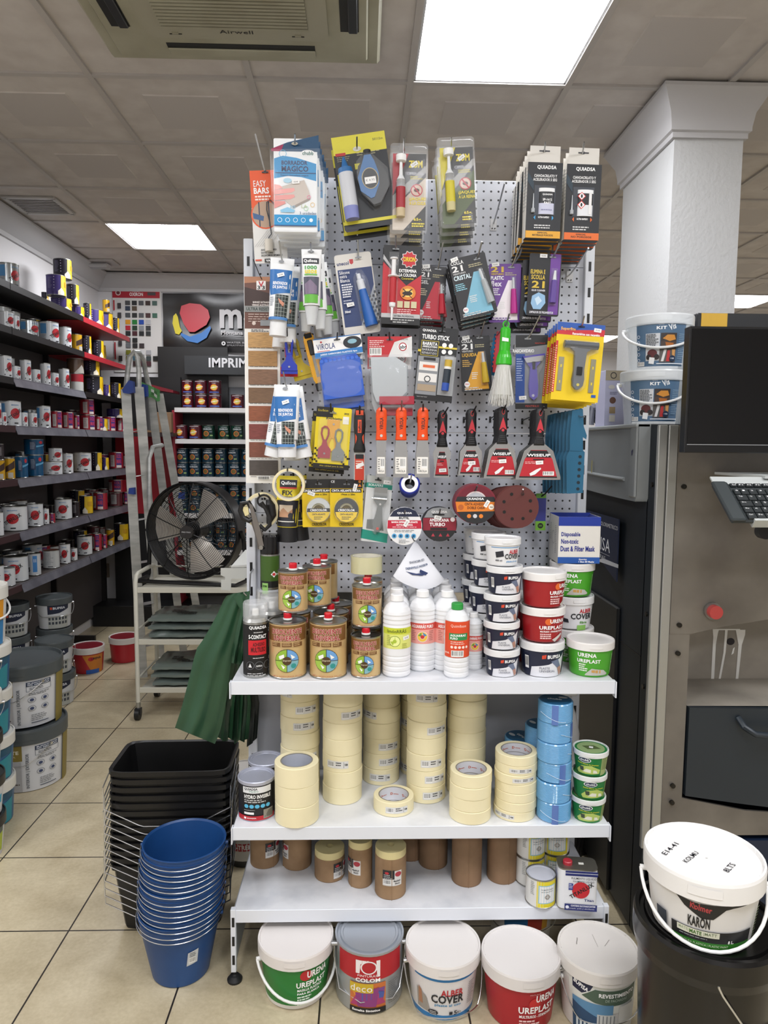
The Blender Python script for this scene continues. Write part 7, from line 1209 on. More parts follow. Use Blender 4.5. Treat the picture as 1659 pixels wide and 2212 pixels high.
def kol(c='b02434'): return [('r', -16, 8, 30, 66, '2a2f7c'), ('t', 'KOL', -14, 12, 26, 24, 'c83a5a'), ('t', 'MAR', -14, 42, 26, 24, 'c83a5a'), ('r', -16, 76, 30, 14, 'd8d0cc'), ('r', -50, 18, 24, 66, 'c8bfbc'), ('l', -48, 22, 20, 9, 6, '8a6a6c', .4), ('r', -16, 2, 30, 4, 'e8d8d4')]
def pur(c, y='e0b818'): return [('p', [(-8, 2), (60, 2), (60, 94), (-20, 94), (-8, 74)], y), ('p', [(-22, 74), (-8, 60), (8, 78), (8, 94), (-22, 94)], 'f0ead8'), ('p', [(-80, 2), (-10, 2), (-10, 64), (-26, 80), (-80, 80)], c)]+[('c', -38, 12+13*i, 2.2, 'c8c4d8') for i in range(5)]+[('l', -66, 14, 22, 9, 6, '8a84a8', .3), ('r', 10, 30, 30, 24, 'c89a1c')]
TY = {'tw': ('white paint tin with red disc', tin('dcdfe2', disc_label(False))), 'tb': ('white and blue paint tin with red disc', tin('d4d8dc', disc_label(True))), 'sv': ('silver paint tin with red disc', tin(M('b4b8ba', .2, .7), disc_label(True))),
      'pu': ('purple and yellow varnish tin', tin('3c2a70', pur('3c2a74'))), 'nv': ('black and yellow varnish tin', tin('1a1826', pur('181626'))), 'rd': ('red tin with blue lettering', tin('a02434', kol())), 'bl': ('blue paint tin', tin('145078', [('r', -30, 16, 24, 50, '2a3a5c'), ('l', -28, 20, 20, 7, 6, 'a8b8c8', .4), ('c', 18, 20, 9, 'c02a38'), ('p', [(-4, 40), (50, 30), (50, 36), (-4, 50)], '5aa0c8')])),
      'wh': ('plain white paint tin with brown lid', tin('c9cccc', [('l', -30, 14, 50, 8, 8, '8a8c90', .3), ('r', -10, 84, 24, 4, '33363a')], M('7a4a3c', .5))), 'yl': ('yellow paint tin', tin('c89a1c', [('p', [(-40, 40), (40, 10), (40, 44), (-40, 66)], '3a2218'), ('r', -20, 66, 40, 24, 'b8b4a8')])), 'bw': ('brown and cream tin', tin('5c4636', [('p', [(-40, 94), (0, 40), (40, 94)], 'a8a49c')])), 'rw': ('red and white tin', tin('c8c8c4', [('r', -70, 4, 140, 40, 'a82030')])),
      'wb': ('white tin with blue letters', tin('c4c8cc', [('r', 0, 10, 26, 70, '3a7ab8'), ('r', 6, 24, 14, 14, 'c4c8cc'), ('t', '5', -30, 60, 14, 18, '222222')])), 'dk': ('dark tin', tin('2a2226', [('r', -30, 20, 34, 50, '6a6468'), ('l', -28, 26, 28, 6, 7, '4a4448', .4)])), 'gb': ('grey and red tin', tin('5a2a30', [('r', -30, 10, 34, 70, '8c8888'), ('l', -28, 20, 28, 6, 7, '5a5456', .4)]))}
RN = ['top', 'second', 'third', 'fourth', 'fifth', 'sixth', 'lowest']
def row(si, spec, rot=1.2):
    """spec: (x0, x1, y0, y1, kind, level, back) in photo pixels; level 1+ stands on what is below it"""
    z = SHZ[si]+.0015; placed = []; cnt = {}
    for x0, x1, y0, y1, ty, lv, bkd in spec:
        xc = (x0+x1)/2; Xc = RX-.07-.14*bkd
        q = PX(xc, y1, Xc); s = SZ(q); r = (x1-x0)*s/2; Xc = RX-.022-r-.14*bkd; q = PX(xc, y1, Xc); s = SZ(q); r = (x1-x0)*s/2*.985; hh = (y1-y0)*s*.96
        if Xc-r < XL+.03: Xc = XL+.03+r
        if lv: base = max([tz for (ya, yb, tz, l, b2) in placed if l == lv-1 and b2 == bkd and ya < q.y+r*1.2 and yb > q.y-r*1.2] or [z])
        else: base = z
        placed.append((q.y-r, q.y+r, base+hh, lv, bkd)); nm = TY[ty][0]; cnt[ty, lv, bkd] = n = cnt.get((ty, lv, bkd), 0)+1
        lab = '%s, %s%s, %s left shelf' % (nm, ORD[n-1], (' along' if not bkd else ' in back row'), RN[si]) + (', upper tier' if lv == 1 else ', top tier' if lv == 2 else '')
        o = put(ty, TY[ty][1], (Xc, q.y, base+.0003), lab, rot+random.uniform(-.12, .12), 'tins on the left wall rack', (r/.05, r/.05, hh/.12))
        o['category'] = 'paint tin'
row(0, [(-2, 40, 557, 610, 'sv', 0, 0), (84, 112, 634, 656, 'nv', 0, 1), (90, 104, 620, 640, 'nv', 1, 1), (112, 153, 637, 666, 'pu', 0, 0), (153, 181, 655, 679, 'pu', 0, 0), (181, 197, 650, 690, 'nv', 0, 0), (206, 243, 674, 712, 'pu', 0, 0), (243, 258, 686, 722, 'nv', 0, 0), (102, 141, 592, 637, 'pu', 1, 0), (145, 170, 608, 652, 'nv', 1, 0), (184, 222, 637, 673, 'pu', 1, 0), (222, 237, 648, 676, 'yl', 1, 0), (117, 154, 565, 608, 'nv', 2, 0)])
row(1, [(-4, 28, 662, 700, 'tw', 0, 0), (28, 42, 670, 705, 'tw', 0, 0), (43, 82, 683, 719, 'sv', 0, 0), (83, 126, 684, 732, 'tb', 0, 0), (127, 154, 697, 744, 'tw', 0, 0), (155, 177, 711, 750, 'yl', 0, 0), (178, 197, 718, 760, 'nv', 0, 0), (200, 224, 731, 772, 'nv', 0, 0), (150, 176, 702, 730, 'nv', 0, 1), (176, 198, 703, 730, 'pu', 0, 1)])
row(2, [(-2, 25, 760, 809, 'tw', 0, 0), (26, 44, 786, 816, 'tw', 0, 0), (45, 67, 771, 819, 'tw', 0, 0), (68, 87, 795, 826, 'tw', 0, 0), (88, 109, 780, 829, 'tw', 0, 0), (109, 127, 803, 834, 'tw', 0, 0), (128, 150, 797, 842, 'tw', 0, 0), (151, 180, 806, 846, 'rw', 0, 0), (183, 222, 812, 854, 'nv', 0, 0), (223, 238, 830, 857, 'pu', 0, 0), (239, 261, 825, 860, 'nv', 0, 0), (262, 272, 838, 866, 'yl', 0, 0), (146, 180, 773, 806, 'bw', 1, 0), (181, 214, 778, 812, 'nv', 1, 0), (25, 60, 772, 800, 'wh', 0, 1), (67, 100, 782, 806, 'wh', 0, 1), (109, 140, 797, 820, 'wh', 0, 1)])
row(3, [(-4, 4, 866, 917, 'tb', 0, 0), (5, 45, 863, 919, 'tb', 0, 0), (46, 60, 888, 920, 'tw', 0, 0), (62, 80, 888, 920, 'tw', 0, 0), (81, 109, 873, 922, 'tb', 0, 0), (110, 134, 886, 925, 'rd', 0, 0), (135, 159, 889, 927, 'rd', 0, 0), (160, 172, 896, 928, 'rd', 0, 0), (173, 205, 896, 930, 'rd', 0, 0), (206, 222, 900, 932, 'rd', 0, 0), (223, 250, 900, 933, 'rd', 0, 0), (251, 272, 903, 934, 'rd', 0, 0), (0, 12, 832, 862, 'tw', 1, 0), (14, 57, 838, 872, 'sv', 0, 1), (62, 92, 852, 880, 'rd', 0, 1), (92, 118, 853, 885, 'rd', 0, 1), (130, 150, 862, 890, 'gb', 0, 1), (173, 203, 860, 895, 'rd', 1, 0), (204, 231, 870, 898, 'pu', 1, 0), (232, 268, 880, 900, 'pu', 1, 0)], 1.0)
row(4, [(-12, 10, 982, 1027, 'yl', 0, 0), (11, 32, 981, 1028, 'yl', 0, 0), (34, 60, 980, 1028, 'bl', 0, 0), (60, 93, 979, 1027, 'bl', 0, 0), (95, 134, 996, 1025, 'tw', 0, 0), (135, 158, 978, 1023, 'tw', 0, 0), (159, 197, 978, 1021, 'tw', 0, 0), (198, 220, 978, 1019, 'nv', 0, 0), (221, 235, 988, 1016, 'pu', 0, 0), (236, 266, 977, 1014, 'rd', 0, 0), (267, 278, 979, 1012, 'rd', 0, 0), (54, 93, 944, 979, 'bl', 1, 0), (106, 134, 966, 996, 'tw', 1, 0), (160, 190, 950, 975, 'gb', 0, 1), (192, 214, 952, 975, 'rd', 0, 1), (230, 260, 950, 976, 'dk', 0, 1), (-10, 8, 944, 980, 'dk', 1, 0)], .7)
row(5, [(-16, 7, 1088, 1142, 'tw', 0, 0), (8, 58, 1089, 1144, 'tw', 0, 0), (59, 93, 1085, 1136, 'tb', 0, 0), (94, 106, 1090, 1126, 'tw', 0, 0), (107, 119, 1100, 1122, 'rd', 0, 0), (120, 155, 1073, 1118, 'tw', 0, 0), (156, 172, 1074, 1108, 'dk', 0, 0), (173, 200, 1067, 1107, 'nv', 0, 0), (203, 232, 1061, 1100, 'rd', 0, 0), (236, 264, 1058, 1088, 'gb', 0, 0), (266, 280, 1056, 1084, 'rd', 0, 0), (40, 80, 1064, 1090, 'wh', 0, 1), (84, 118, 1062, 1090, 'dk', 0, 1), (126, 160, 1050, 1080, 'dk', 0, 1), (236, 272, 1030, 1058, 'rd', 1, 0)], .35)
row(6, [(-30, 8, 1206, 1262, 'tb', 0, 0), (10, 60, 1200, 1256, 'tb', 0, 0), (61, 88, 1188, 1238, 'wb', 0, 0), (95, 128, 1182, 1222, 'wh', 0, 0), (129, 152, 1170, 1214, 'tw', 0, 0), (153, 167, 1175, 1203, 'tw', 0, 0), (168, 199, 1156, 1198, 'tw', 0, 0), (201, 220, 1152, 1191, 'rd', 0, 0), (221, 232, 1155, 1187, 'rd', 0, 0), (230, 247, 1138, 1174, 'yl', 0, 0), (248, 277, 1131, 1168, 'nv', 0, 0), (-4, 30, 1163, 1204, 'tb', 1, 0), (96, 126, 1160, 1190, 'wh', 0, 1), (134, 160, 1154, 1185, 'dk', 0, 1), (172, 200, 1134, 1164, 'rd', 0, 1)], .3)
# darker second row standing against the rack's back panel
for si, zz_ in enumerate(SHZ):
    if si == 0: continue
    y = 3.72+.03*si; n = 0
    while y < 5.8:
        far = (y-3.7)/2.1; ty = random.choice(('wh', 'tw', 'sv', 'tb') if far < .45 else ('rd', 'gb', 'rd', 'tw', 'nv') if si > 2 else ('nv', 'pu', 'yl')); r = random.uniform(.045, .058); hh = random.uniform(.11, .155)
        if not any(abs(o.location.y-y) < .1 and abs(o.location.z-zz_) < .02 and o.location.x < -2.06 for o in bpy.data.objects if o.name.startswith('paint_tin') and not o.parent):
            n += 1; o = put(ty, TY[ty][1], (XL+.045+.058, y, zz_+.0018), TY[ty][0]+' at the rear, %s along, %s left shelf' % (ORD[n-1], RN[si]), 1.2+random.uniform(-.5, .3), 'tins on the left wall rack', (r/.05, r/.05, hh/.12))
        y += .128
# ---- buckets on the floor at the left
GRY = M('4b5153', .35)
ORI = [('r', -64, 0, 60, 44, '8a7a3a'), ('t', 'ORIENTE', -60, 14, 50, 10, 'e4e0cc'), ('t', 'PLASTICA', -54, 28, 38, 6, 'c8bf90', 0), ('r', -64, 46, 58, 86, 'b4b4b6'), ('r', -44, 66, 16, 20, '3a3c40'), ('l', -58, 104, 50, 3, 5, '4a4038', .6), ('T', 'INTERIOR | EXTERIOR', 6, 74, 100, 8, '6a6e74', 90), ('r', 20, 6, 50, 12, '22304a'), ('t', 'BLANCO MATE', 23, 7.5, 44, 4, 'e0e4ea'), ('t', 'NO AMARILLEA', 23, 12.5, 44, 4, 'e0e4ea'), ('r', 20, 18, .8, 14, '22304a'), ('r', 70, 18, .8, 14, '22304a'), ('r', 20, 32, 50, .8, '22304a'), ('l', 26, 22, 36, 2, 4, '55585c', .4), ('l', 24, 37, 44, 2, 4, '55585c', .4)]
ORI += [('o', x, y, 7, 8, '7a7e84') for x in (30, 56) for y in (56, 80)]+[('c', x, y, 4, '3a4668') for x in (30, 56) for y in (56, 80)]+[('l', 28, 98, 36, 4, 5, '7a7c80', .4), ('r', 28, 120, 36, 2, '22304a'), ('r', 84, 0, 40, 140, '8a7a3a')]
BGR = bucket('large_paint_bucket', 'bucket', .158, .145, .243, .06, 'd3d4d6', GRY, ORI, .158/75, handle='wire', hang_=.3, hazi=-.9, LH=135, recess=.012)
put('bgr', BGR, (-1.475, 3.08, .0005), 'large grey lidded paint bucket on the floor at left, lower of two', .35)
put('bgr', BGR, (-1.49, 3.09, .2745), 'large grey lidded paint bucket at left, upper of two', .25)
def dgl(): return [('r', -60, 0, 46, 90, 'c4c6c8'), ('p', [(-14, 0), (50, 0), (50, 16), (20, 30), (-14, 34)], '1a2238'), ('t', 'BUPISA', 2, 6, 36, 9, 'd8dade'), ('r', -6, 6, 6, 9, 'c8482c'), ('r', -14, 40, 64, 48, 'a8aaa4')]+[('r', -12+10*i, 46, 6, 10, '3a4048') for i in range(6)]+[('r', -12+10*i, 62, 6, 10, '3a4048') for i in range(6)]
DG = bucket('paint_bucket', 'bucket', .098, .086, .165, .04, 'c2c4c6', GRY, dgl(), .098/50, handle='wire', hang_=.35, hazi=.3, LH=90, recess=.006)
cols = [((-1.75, 4.02), 2, 'pair by the rack foot'), ((-1.87, 4.3), 3, 'three high stack below the rack'), ((-2.05, 3.8), 3, 'stack behind the large grey buckets'), ((-2.035, 4.1), 3, 'stack in the dark below the rack')]
for (x, y), n, lab in cols:
    for i in range(n): put('dg', DG, (x+random.uniform(-.004, .004), y+random.uniform(-.004, .004), .0005+.1865*i), 'dark lidded bucket, '+('bottom', 'middle' if n == 3 else 'top', 'top')[i]+' of the '+lab, .3+random.uniform(-.1, .1), 'dark lidded buckets below the rack')
RDT = bucket('paint_bucket', 'bucket', .098, .088, .15, .04, 'a8202c', 'd8d4d0', [('p', [(-10, 4), (60, 4), (60, 84), (20, 84)], 'c87a2c'), ('c', 16, 20, 9, 'b82430'), ('t', 'URENA', 16, 14, 34, 10, '2a2426'), ('r', 0, 66, 44, 18, '2a5aa8')], .098/48, LH=84, lidtop='7a1a26')
put('rdt', RDT, (-1.79, 4.6, .0005), 'red lidded bucket with orange label on the floor beyond the rack foot', .2); put('rdt', RDT, (-1.63, 4.83, .0005), 'red lidded bucket with dark red side, further back by the cart', 1.4)
UO = [('r', -60, 0, 120, 62, 'd8921c'), ('c', -22, 22, 18, 'b8242c'), ('t', 'URENA', -30, 18, 70, 18, '2a1c18'), ('c', -22, 24, 9, 'f0e4d8'), ('r', -60, 62, 120, 74, '2f7ab0'), ('t', 'Resiste', -34, 66, 36, 12, 'f0f0f0'), ('r', 4, 74, 40, 50, 'b8763c'), ('p', [(-60, 110), (-20, 90), (20, 120), (-60, 132)], '8a9298')]
UOB = bucket('paint_bucket', 'bucket', .105, .092, .20, .05, 'd8d6d2', 'dddbd3', UO, .105/50, handle='plastic', hang_=.3, hazi=.8, LH=136)
WB_ = bucket('paint_bucket', 'bucket', .105, .095, .155, .045, '2a5a84', 'dddbd3', [('r', -60, 0, 120, 20, '20506a'), ('p', [(-60, 60), (60, 20), (60, 80), (-60, 80)], '2a8a98'), ('l', -30, 24, 40, 5, 7, 'c8d4dc', .5)], .105/50, LH=84)
for i in range(4): put('wb2', WB_, (-1.475+.004*(i % 2), 2.72, .0005+.178*i), 'white lidded blue bucket, '+('bottom', 'second', 'third', 'top')[i]+' of the stack at the left edge', .4)
put('uo', UOB, (-1.475, 2.72, .0005+.178*4), 'orange and blue bucket with white lid at the left edge', .35)
BLT = [('r', -60, 0, 120, 34, '55605a'), ('p', [(-60, 60), (60, 20), (60, 90), (-60, 90)], 'a8b83a'), ('r', 12, 44, 20, 36, 'd8d8d4'), ('l', 14, 48, 14, 6, 5, '4a4c40', .5), ('r', -60, 80, 120, 14, 'c4c2c8')]
DU = [('t', 'DURA', -26, 8, 50, 16, 'b83a2c'), ('t', 'pack', -20, 28, 44, 18, 'e8eef0'), ('r', -60, 26, 120, 24, '3a9ab8'), ('t', 'pack', -20, 28, 44, 18, 'e8eef0'), ('l', -30, 56, 50, 5, 6, '8a9098', .4)]
KB1 = bucket('paint_bucket', 'bucket', .098, .086, .13, .038, 'd0d2d4', M('17171a', .35), BLT, .098/50, LH=94); KB2 = bucket('paint_bucket', 'bucket', .098, .086, .13, .038, 'd0d2d4', M('17171a', .35), DU, .098/50, LH=84)
KB3 = bucket('paint_bucket', 'bucket', .098, .086, .13, .038, '1d2a44', 'dddbd3', [('t', 'BUPISA', -26, 12, 50, 12, 'e4e6ea'), ('p', [(-60, 50), (60, 30), (60, 84), (-60, 84)], '4a7aa0')], .098/50, LH=84, handle='wire')
for i, (key, b_, nm) in enumerate((('k1', KB1, 'black lidded yellow green'), ('k2', KB2, 'black lidded light blue'), ('k1', KB1, 'black lidded yellow green'), ('k3', KB3, 'white lidded navy'), ('k3', KB3, 'white lidded navy'))):
    put(key, b_, (-1.39+.003*(i % 2), 2.485, .0005+.1495*i), nm+' bucket, '+('bottom', 'second', 'third', 'fourth', 'topmost')[i]+' of the column nearest the left edge', .45)
# ================================================================ back wall
t = thing('colour_chart', 'metal paint colour chart with red header on the back wall', 'colour chart', (-2.08, YB-.012, 2.07)); s = 3.95e-3; cw, ch_ = 105, 178
m = MB(); m.box(0, 0, 0, cw*s*.96, .006, .68, M('d4d2cf', .5)); k = .68/184
it = [('r', 0, 0, 105, 20, 'a82030'), ('t', 'TITAN', 44, 3, 16, 4, 'e8d8d8'), ('t', 'OXIRON', 38, 8, 30, 8, 'f0e8e8'), ('c', 13, 9, 6, 'd8c8c4'), ('c', 13, 9, 4, '6a2a30'), ('r', 78, 7, 18, 7, '4a4446')]
rows_ = [(26, ['4a4a4c', '2a2a2c', '55565a', '3f2d2a', '4a625c']), (38, ['2e3a4c', '5a4a3c']), (53, ['4c5054', '2a2c2c', '5a5c60', '4a2e30', '3f6a58']), (68, ['d8951c', '1c7a34', '1c4aa8', 'b4b4b8']), (81, ['b82032', '1c3a26', '8a8e94', '3a3c40']), (93, ['1e2022', '4a2028', '22262a', '2e3436']), (108, ['5a5c60', '1e2022']), (120, ['6a6c70', '2a2a2c', '3a3234']), (135, ['7a7a2a', '2a2a2a', 'd0d0d0', 'a8a8ac']), (148, ['7a7434', '3a5a6a', '3a4a54', '3a4446', '202224']), (160, ['5a2a26', '3a2a2a', '4a1a22', '4a2a30'])]
for y, cs_ in rows_: it += [('r', 28+15*i, y, 11, 10, c) for i, c in enumerate(cs_)]
it += [('r', 12, y, 8, 12, '3a3436') for y in (32, 53, 114, 148)]+[('r', 3, y, 3, 22, 'a82030') for y in (26, 118, 134)]
m.decal(it, flat(0, 184, k, 0), off=.0005, step=.0003); m.build('chart_board', t, smooth=0)
v0, v1 = P(351, 633, YB-.03), P(351, 757, YB-.03); t = thing('wall_banner', 'black hanging banner with red, yellow and blue emblem and white letters', 'banner', (v0.x, YB-.03, v1.z)); hb = v0.z-v1.z; k = hb/124; bn = M('1d1b1d', .3)
m = MB(); N = 24; W_ = 1.75; vs = []
for j in range(9):
    for i in range(N+1): vs.append((W_*i/N, -.008*math.sin(i*.9+j*.5)-.01*math.sin(j*1.1), hb*j/8+.01*math.sin(i*.5)*(j in (0,))))
m.add(vs, [(j*(N+1)+i, j*(N+1)+i+1, (j+1)*(N+1)+i+1, (j+1)*(N+1)+i) for j in range(8) for i in range(N)], bn)
it = [('p', [(60, 22), (84, 24), (100, 36), (104, 52), (96, 68), (70, 84), (58, 84), (46, 66), (38, 44), (42, 28)], 'c03844'), ('p', [(30, 44), (34, 52), (38, 74), (42, 82), (36, 90), (28, 88), (22, 66), (24, 50)], 'd8c832'), ('p', [(40, 86), (60, 94), (84, 86), (104, 70), (106, 76), (96, 96), (76, 108), (54, 104), (40, 92)], '3a78c0'), ('T', 'montana', 250, 50, 250, 52, 'c8c6c8', 0), ('t', 'Montana Colors', 128, 80, 90, 9, 'c8c6c8'), ('r', 128, 92, 200, .8, '8a888a'), ('c', 133, 108, 4.5, 'e0e0e0'), ('c', 133, 108, 2, '1d1b1d'), ('t', 'WATER BASED', 140, 104, 60, 4, '9a989a'), ('t', 'SPRAYPAINT 300', 140, 110, 60, 4, '7a787a')]
m.decal(it, lambda a, b_, o: (a*k, -.02-o, hb-b_*k), off=.001, step=.0004); m.build('banner_sheet', t); m = MB(); m.tube([(.01, -.03, .02), (.06, -.03, .0), (.03, -.03, -.03), (.08, -.03, -.04)], .004, M('b8b0a8'), 5); m.build('corner_knot', t)
t = thing('display_header', 'dark header sign with white capital letters below the black banner', 'sign', (P(398, 768, 5.9).x, 5.9, P(398, 808, 5.9).z)); k = (P(398, 768, 5.9).z-P(398, 808, 5.9).z)/40
m = MB(); m.box(0, 0, 0, 1.35, .15, 40*k, M('26282b', .5)); m.decal([('t', 'IMPRIMACIONES', 53, 4, 200, 21, 'cfcfd2')], flat(0, 40, k, 0), off=.001); m.build('header_board', t, smooth=0)
UY = 5.72; xa = P(378, 948, UY).x; xb = .35; t = thing('back_shelf_unit', 'white shelf unit of enamel tins against the back wall', 'shelf unit', (xa, UY, 0)); zs = [P(450, y, UY).z for y in (881, 949, 1031, 1110, 1190, 1262)]
m = MB(); m.box(.03, .30, .1, xb-xa, .32, 1.95, M('55575c', .6)); m.build('back_panel', t, smooth=0); m = MB(); m.box(-.02, .0, 0, .0, .33, zs[0]-.02, M('8a2030', .5)); m.build('side_panel', t, smooth=0)
for z in zs: m = MB(); m.box(0, 0, z-.035, xb-xa, .3, z, M('d2d0cf', .45)); m.build('shelf', t, smooth=0)
def oxi(c, c2='dd6a1c'): return [('r', -34, 8, 68, 4, 'b8b4b8'), ('o', 0, 50, 17, 22, c2), ('c', 0, 50, 17, 'c8b84c'), ('T', 'OXIRON', 0, 50, 46, 9, 'f0e8e0', 14), ('r', -30, 80, 60, 6, '4a6ab8'), ('t', 'FORJA', -12, 20, 24, 5, 'd8d4d4')]
def oxb(): return [('t', 'TITAN', -20, 12, 40, 5, 'b8bcc0'), ('t', 'OXIRON', -30, 22, 56, 11, 'c8ccd0'), ('o', -8, 58, 14, 18, 'c86a2c'), ('c', -8, 58, 14, '6a5a2c'), ('r', 16, 66, 18, 8, '8aa86a'), ('l', 12, 42, 24, 2, 5, '8a98a8', .4)]
TY2 = {'ox': ('dark red tin with orange ring', tin('4a1420', oxi('x'))), 'og': ('dark green tin with orange ring', tin('123228', oxb())), 'ob': ('dark blue tin with orange ring', tin('14303f', oxb()))}
def brow(si, items, y0, y1, lv=0, up=0):
    cnt = 0
    for x0, x1, ty in items:
        q = P((x0+x1)/2, y1, UY+.07); s = SZ(q); r = (x1-x0)*s/2; hh = (y1-y0)*s*.95; cnt += 1
        o = put(ty, TY2[ty][1], (q.x, UY+.03+r, zs[si]+.0006+lv*(hh+.001)), '%s, %s from left, %s back wall shelf%s' % (TY2[ty][0], ORD[cnt-1], ('top', 'second', 'third', 'fourth', 'fifth')[si], ', upper tier' if lv else ''), random.uniform(-.3, .3), 'enamel tins on the back wall shelves', (r/.05, r/.05, hh/.12))
xs1 = [(393, 418, 'ox'), (421, 448, 'ox'), (450, 478, 'ox')]
brow(0, xs1+[(499, 527, 'ox')], 848, 879); brow(0, xs1, 848, 879, 1); brow(1, [(381, 405, 'ox'), (409, 436, 'ox'), (437, 464, 'og'), (471, 497, 'og'), (499, 525, 'og')], 915, 947)
xs3 = [(382, 408, 'ob'), (409, 435, 'ob'), (437, 463, 'ob'), (465, 491, 'ob'), (493, 519, 'ob'), (521, 545, 'ob')]
for si, (a, b_) in ((2, (997, 1029)), (3, (1076, 1108)), (4, (1156, 1188))): brow(si, xs3, a, b_); brow(si, xs3, a, b_, 1)
# things between the chart and the unit
t = thing('display_stand', 'tall black display panel behind the step ladder', 'display panel', (-1.62, 5.95, 0)); m = MB(); m.box(-.45, 0, 0, .12, .03, 2.02, M('141416', .5)); m.box(-.07, .032, .2, .5, .06, 2.27, M('111113', .5)); m.box(-.42, -.004, .9, .11, .0, 1.60, M('a01c2a', .5)); m.build('panel_board', t, smooth=0)
v = P(352, 935, 5.7); t = thing('cardboard_box', 'brown cardboard box behind the step ladder rails', 'cardboard box', (-1.775, 5.66, v.z)); m = MB(); m.box(0, 0, 0, .27, .22, .16, M('7a5f45', .8), .003); m.build('carton', t, smooth=0)
m = MB(); m.box(-.05, -.02, -.03, .29, .28, -.001, M('2a1a1c', .5)); m.build('ledge', t, smooth=0)
t = thing('red_tray', 'dark red plastic tray on the ledge behind the ladder top', 'tray', (P(370, 838, 5.75).x-.1, 5.7, P(370, 842, 5.75).z)); m = MB(); m.prism([(-.06, .0), (.14, -.03), (.14, -.01), (-.06, .04)], -.05, .15, M('6a1420', .4)); m.build('tray_body', t)
t = thing('floor_plinth', 'low black box on the floor at the back left corner', 'box', (-1.92, 5.72, 0)); m = MB(); m.box(-.26, 0, 0, .5, .3, .17, M('0f0f11', .5), .003); m.build('plinth_body', t)
v = P(229, 1232, YB-.002); t = thing('wall_socket', 'small beige socket on the back wall below the rack', 'socket', v); m = MB(); m.box(-.03, -.012, -.06, .03, 0, .06, M('8f7f70', .5), .003); m.build('socket_plate', t)
m = MB(); m.box(-.012, -.0135, -.04, .012, -.012, -.01, M('6a5c50')).box(-.012, -.0135, .01, .012, -.012, .04, M('6a5c50')); m.build('socket_holes', t)
# ================================================================ step ladder, trolley and fan
random.seed(5)
ALU = mottled('worn_aluminium', 'a2a4a2', 'c6c7c4', 6, .4, .35, stretch=(1, 1, 4)); BLU = M('1a3c8c', .4)
YL = 4.35
def FLR(x, y): return PZ(x, y, 0.0)
A1, A2, A3, A4 = P(272, 842, YL), P(300, 836, YL+.02), P(324, 842, YL+.28), P(344, 850, YL+.34)
B1, B2, B3, B4 = FLR(309, 1462), FLR(349, 1452), FLR(398, 1418), FLR(441, 1408)
t = thing('step_ladder', 'tall aluminium folding step ladder with blue hinges behind the trolley', 'ladder', (B1.x, B1.y, 0)); O = t.location.copy()
def beam(m, a, b_, w, d, mt):
    a, b_ = a-O, b_-O; u = Vector((1, .25, 0)).normalized()*w/2; v = Vector((-.25, 1, 0)).normalized()*d/2
    m.add([a-u-v, a+u-v, a+u+v, a-u+v, b_-u-v, b_+u-v, b_+u+v, b_-u+v], [(3, 2, 1, 0), (4, 5, 6, 7), (0, 1, 5, 4), (1, 2, 6, 5), (2, 3, 7, 6), (3, 0, 4, 7)], mt)
for a, b_, w in ((A1, B1, .055), (A2, B2, .055), (A3, B3, .05), (A4, B4, .05)):
    m = MB(); beam(m, a, b_, w, .03, ALU); m.build('rail', t, smooth=0)
m = MB(); h1, h2 = P(288, 760, YL), P(318, 800, YL+.1)
m.tube([A1-O, P(276, 800, YL)-O, P(280, 772, YL)-O, P(289, 760, YL)-O, P(297, 772, YL+.02)-O, P(300, 800, YL+.02)-O, A2-O], .016, ALU, 8); m.build('top_hoop', t)
m = MB(); m.tube([P(290, 762, YL+.05)-O, P(300, 762, YL+.1)-O, P(310, 778, YL+.2)-O, P(315, 808, YL+.26)-O, A3-O], .016, ALU, 8); m.build('top_hoop', t)
for i in range(6):
    f = .14+.15*i; m = MB(); a, b_ = A1.lerp(B1, f), A2.lerp(B2, f); beam(m, a+Vector((0, .03, 0)), b_+Vector((0, .03, 0)), .02, .08, ALU); m.build('tread', t, smooth=0)
m = MB(); q = [P(*c, YL+.15)-O for c in ((299, 858), (318, 850), (324, 930), (305, 926))]; m.add(q+[v+Vector((0, .02, 0)) for v in q], [(3, 2, 1, 0), (4, 5, 6, 7), (0, 1, 5, 4), (1, 2, 6, 5), (2, 3, 7, 6), (3, 0, 4, 7)], M('6a6a6c', .5, .5)); m.build('folded_platform', t, smooth=0)
for x, y, Y in ((277, 838, YL-.03), (306, 846, YL+.1), (285, 1060, YL), (392, 1070, YL+.2)):
    m = MB(); c = P(x, y, Y)-O; s = SZ(P(x, y, Y)); m.prism([(c.x+a*s, c.z+b_*s) for a, b_ in ((-11, -4), (4, 16), (12, 14), (13, -10), (2, -13), (-9, -11))][::-1] if y < 900 else [(c.x+a*s, c.z+b_*s) for a, b_ in ((-6, -6), (6, -8), (6, 7), (-4, 6))][::-1], c.y-.02, c.y+.02, BLU); m.build('blue_hinge', t, smooth=0)
m = MB(); a, b_ = P(330, 960, YL+.1)-O, P(345, 1060, YL+.12)-O; m.tube([P(322, 1100, YL+.05)-O, P(322, 990, YL+.05)-O, P(330, 966, YL+.08)-O, P(350, 962, YL+.2)-O], .014, ALU, 8); m.build('spreader_bar', t)
t = thing('cloth_rag', 'green and white rag draped over the ladder top', 'rag', P(322, 832, YL+.2)); m = MB(); vs = []; pal = [M('4f8a50', .8), M('c9cdc8', .8), M('3c6a40', .8)]
for j in range(5):
    for i in range(9): v = P(295+i*6.3, 820+i*2.8+j*6+(2 if i % 3 == 1 else 0)*j*.5, YL+.12+.02*i+.012*math.sin(i*1.7+j)); vs.append(v-t.location)
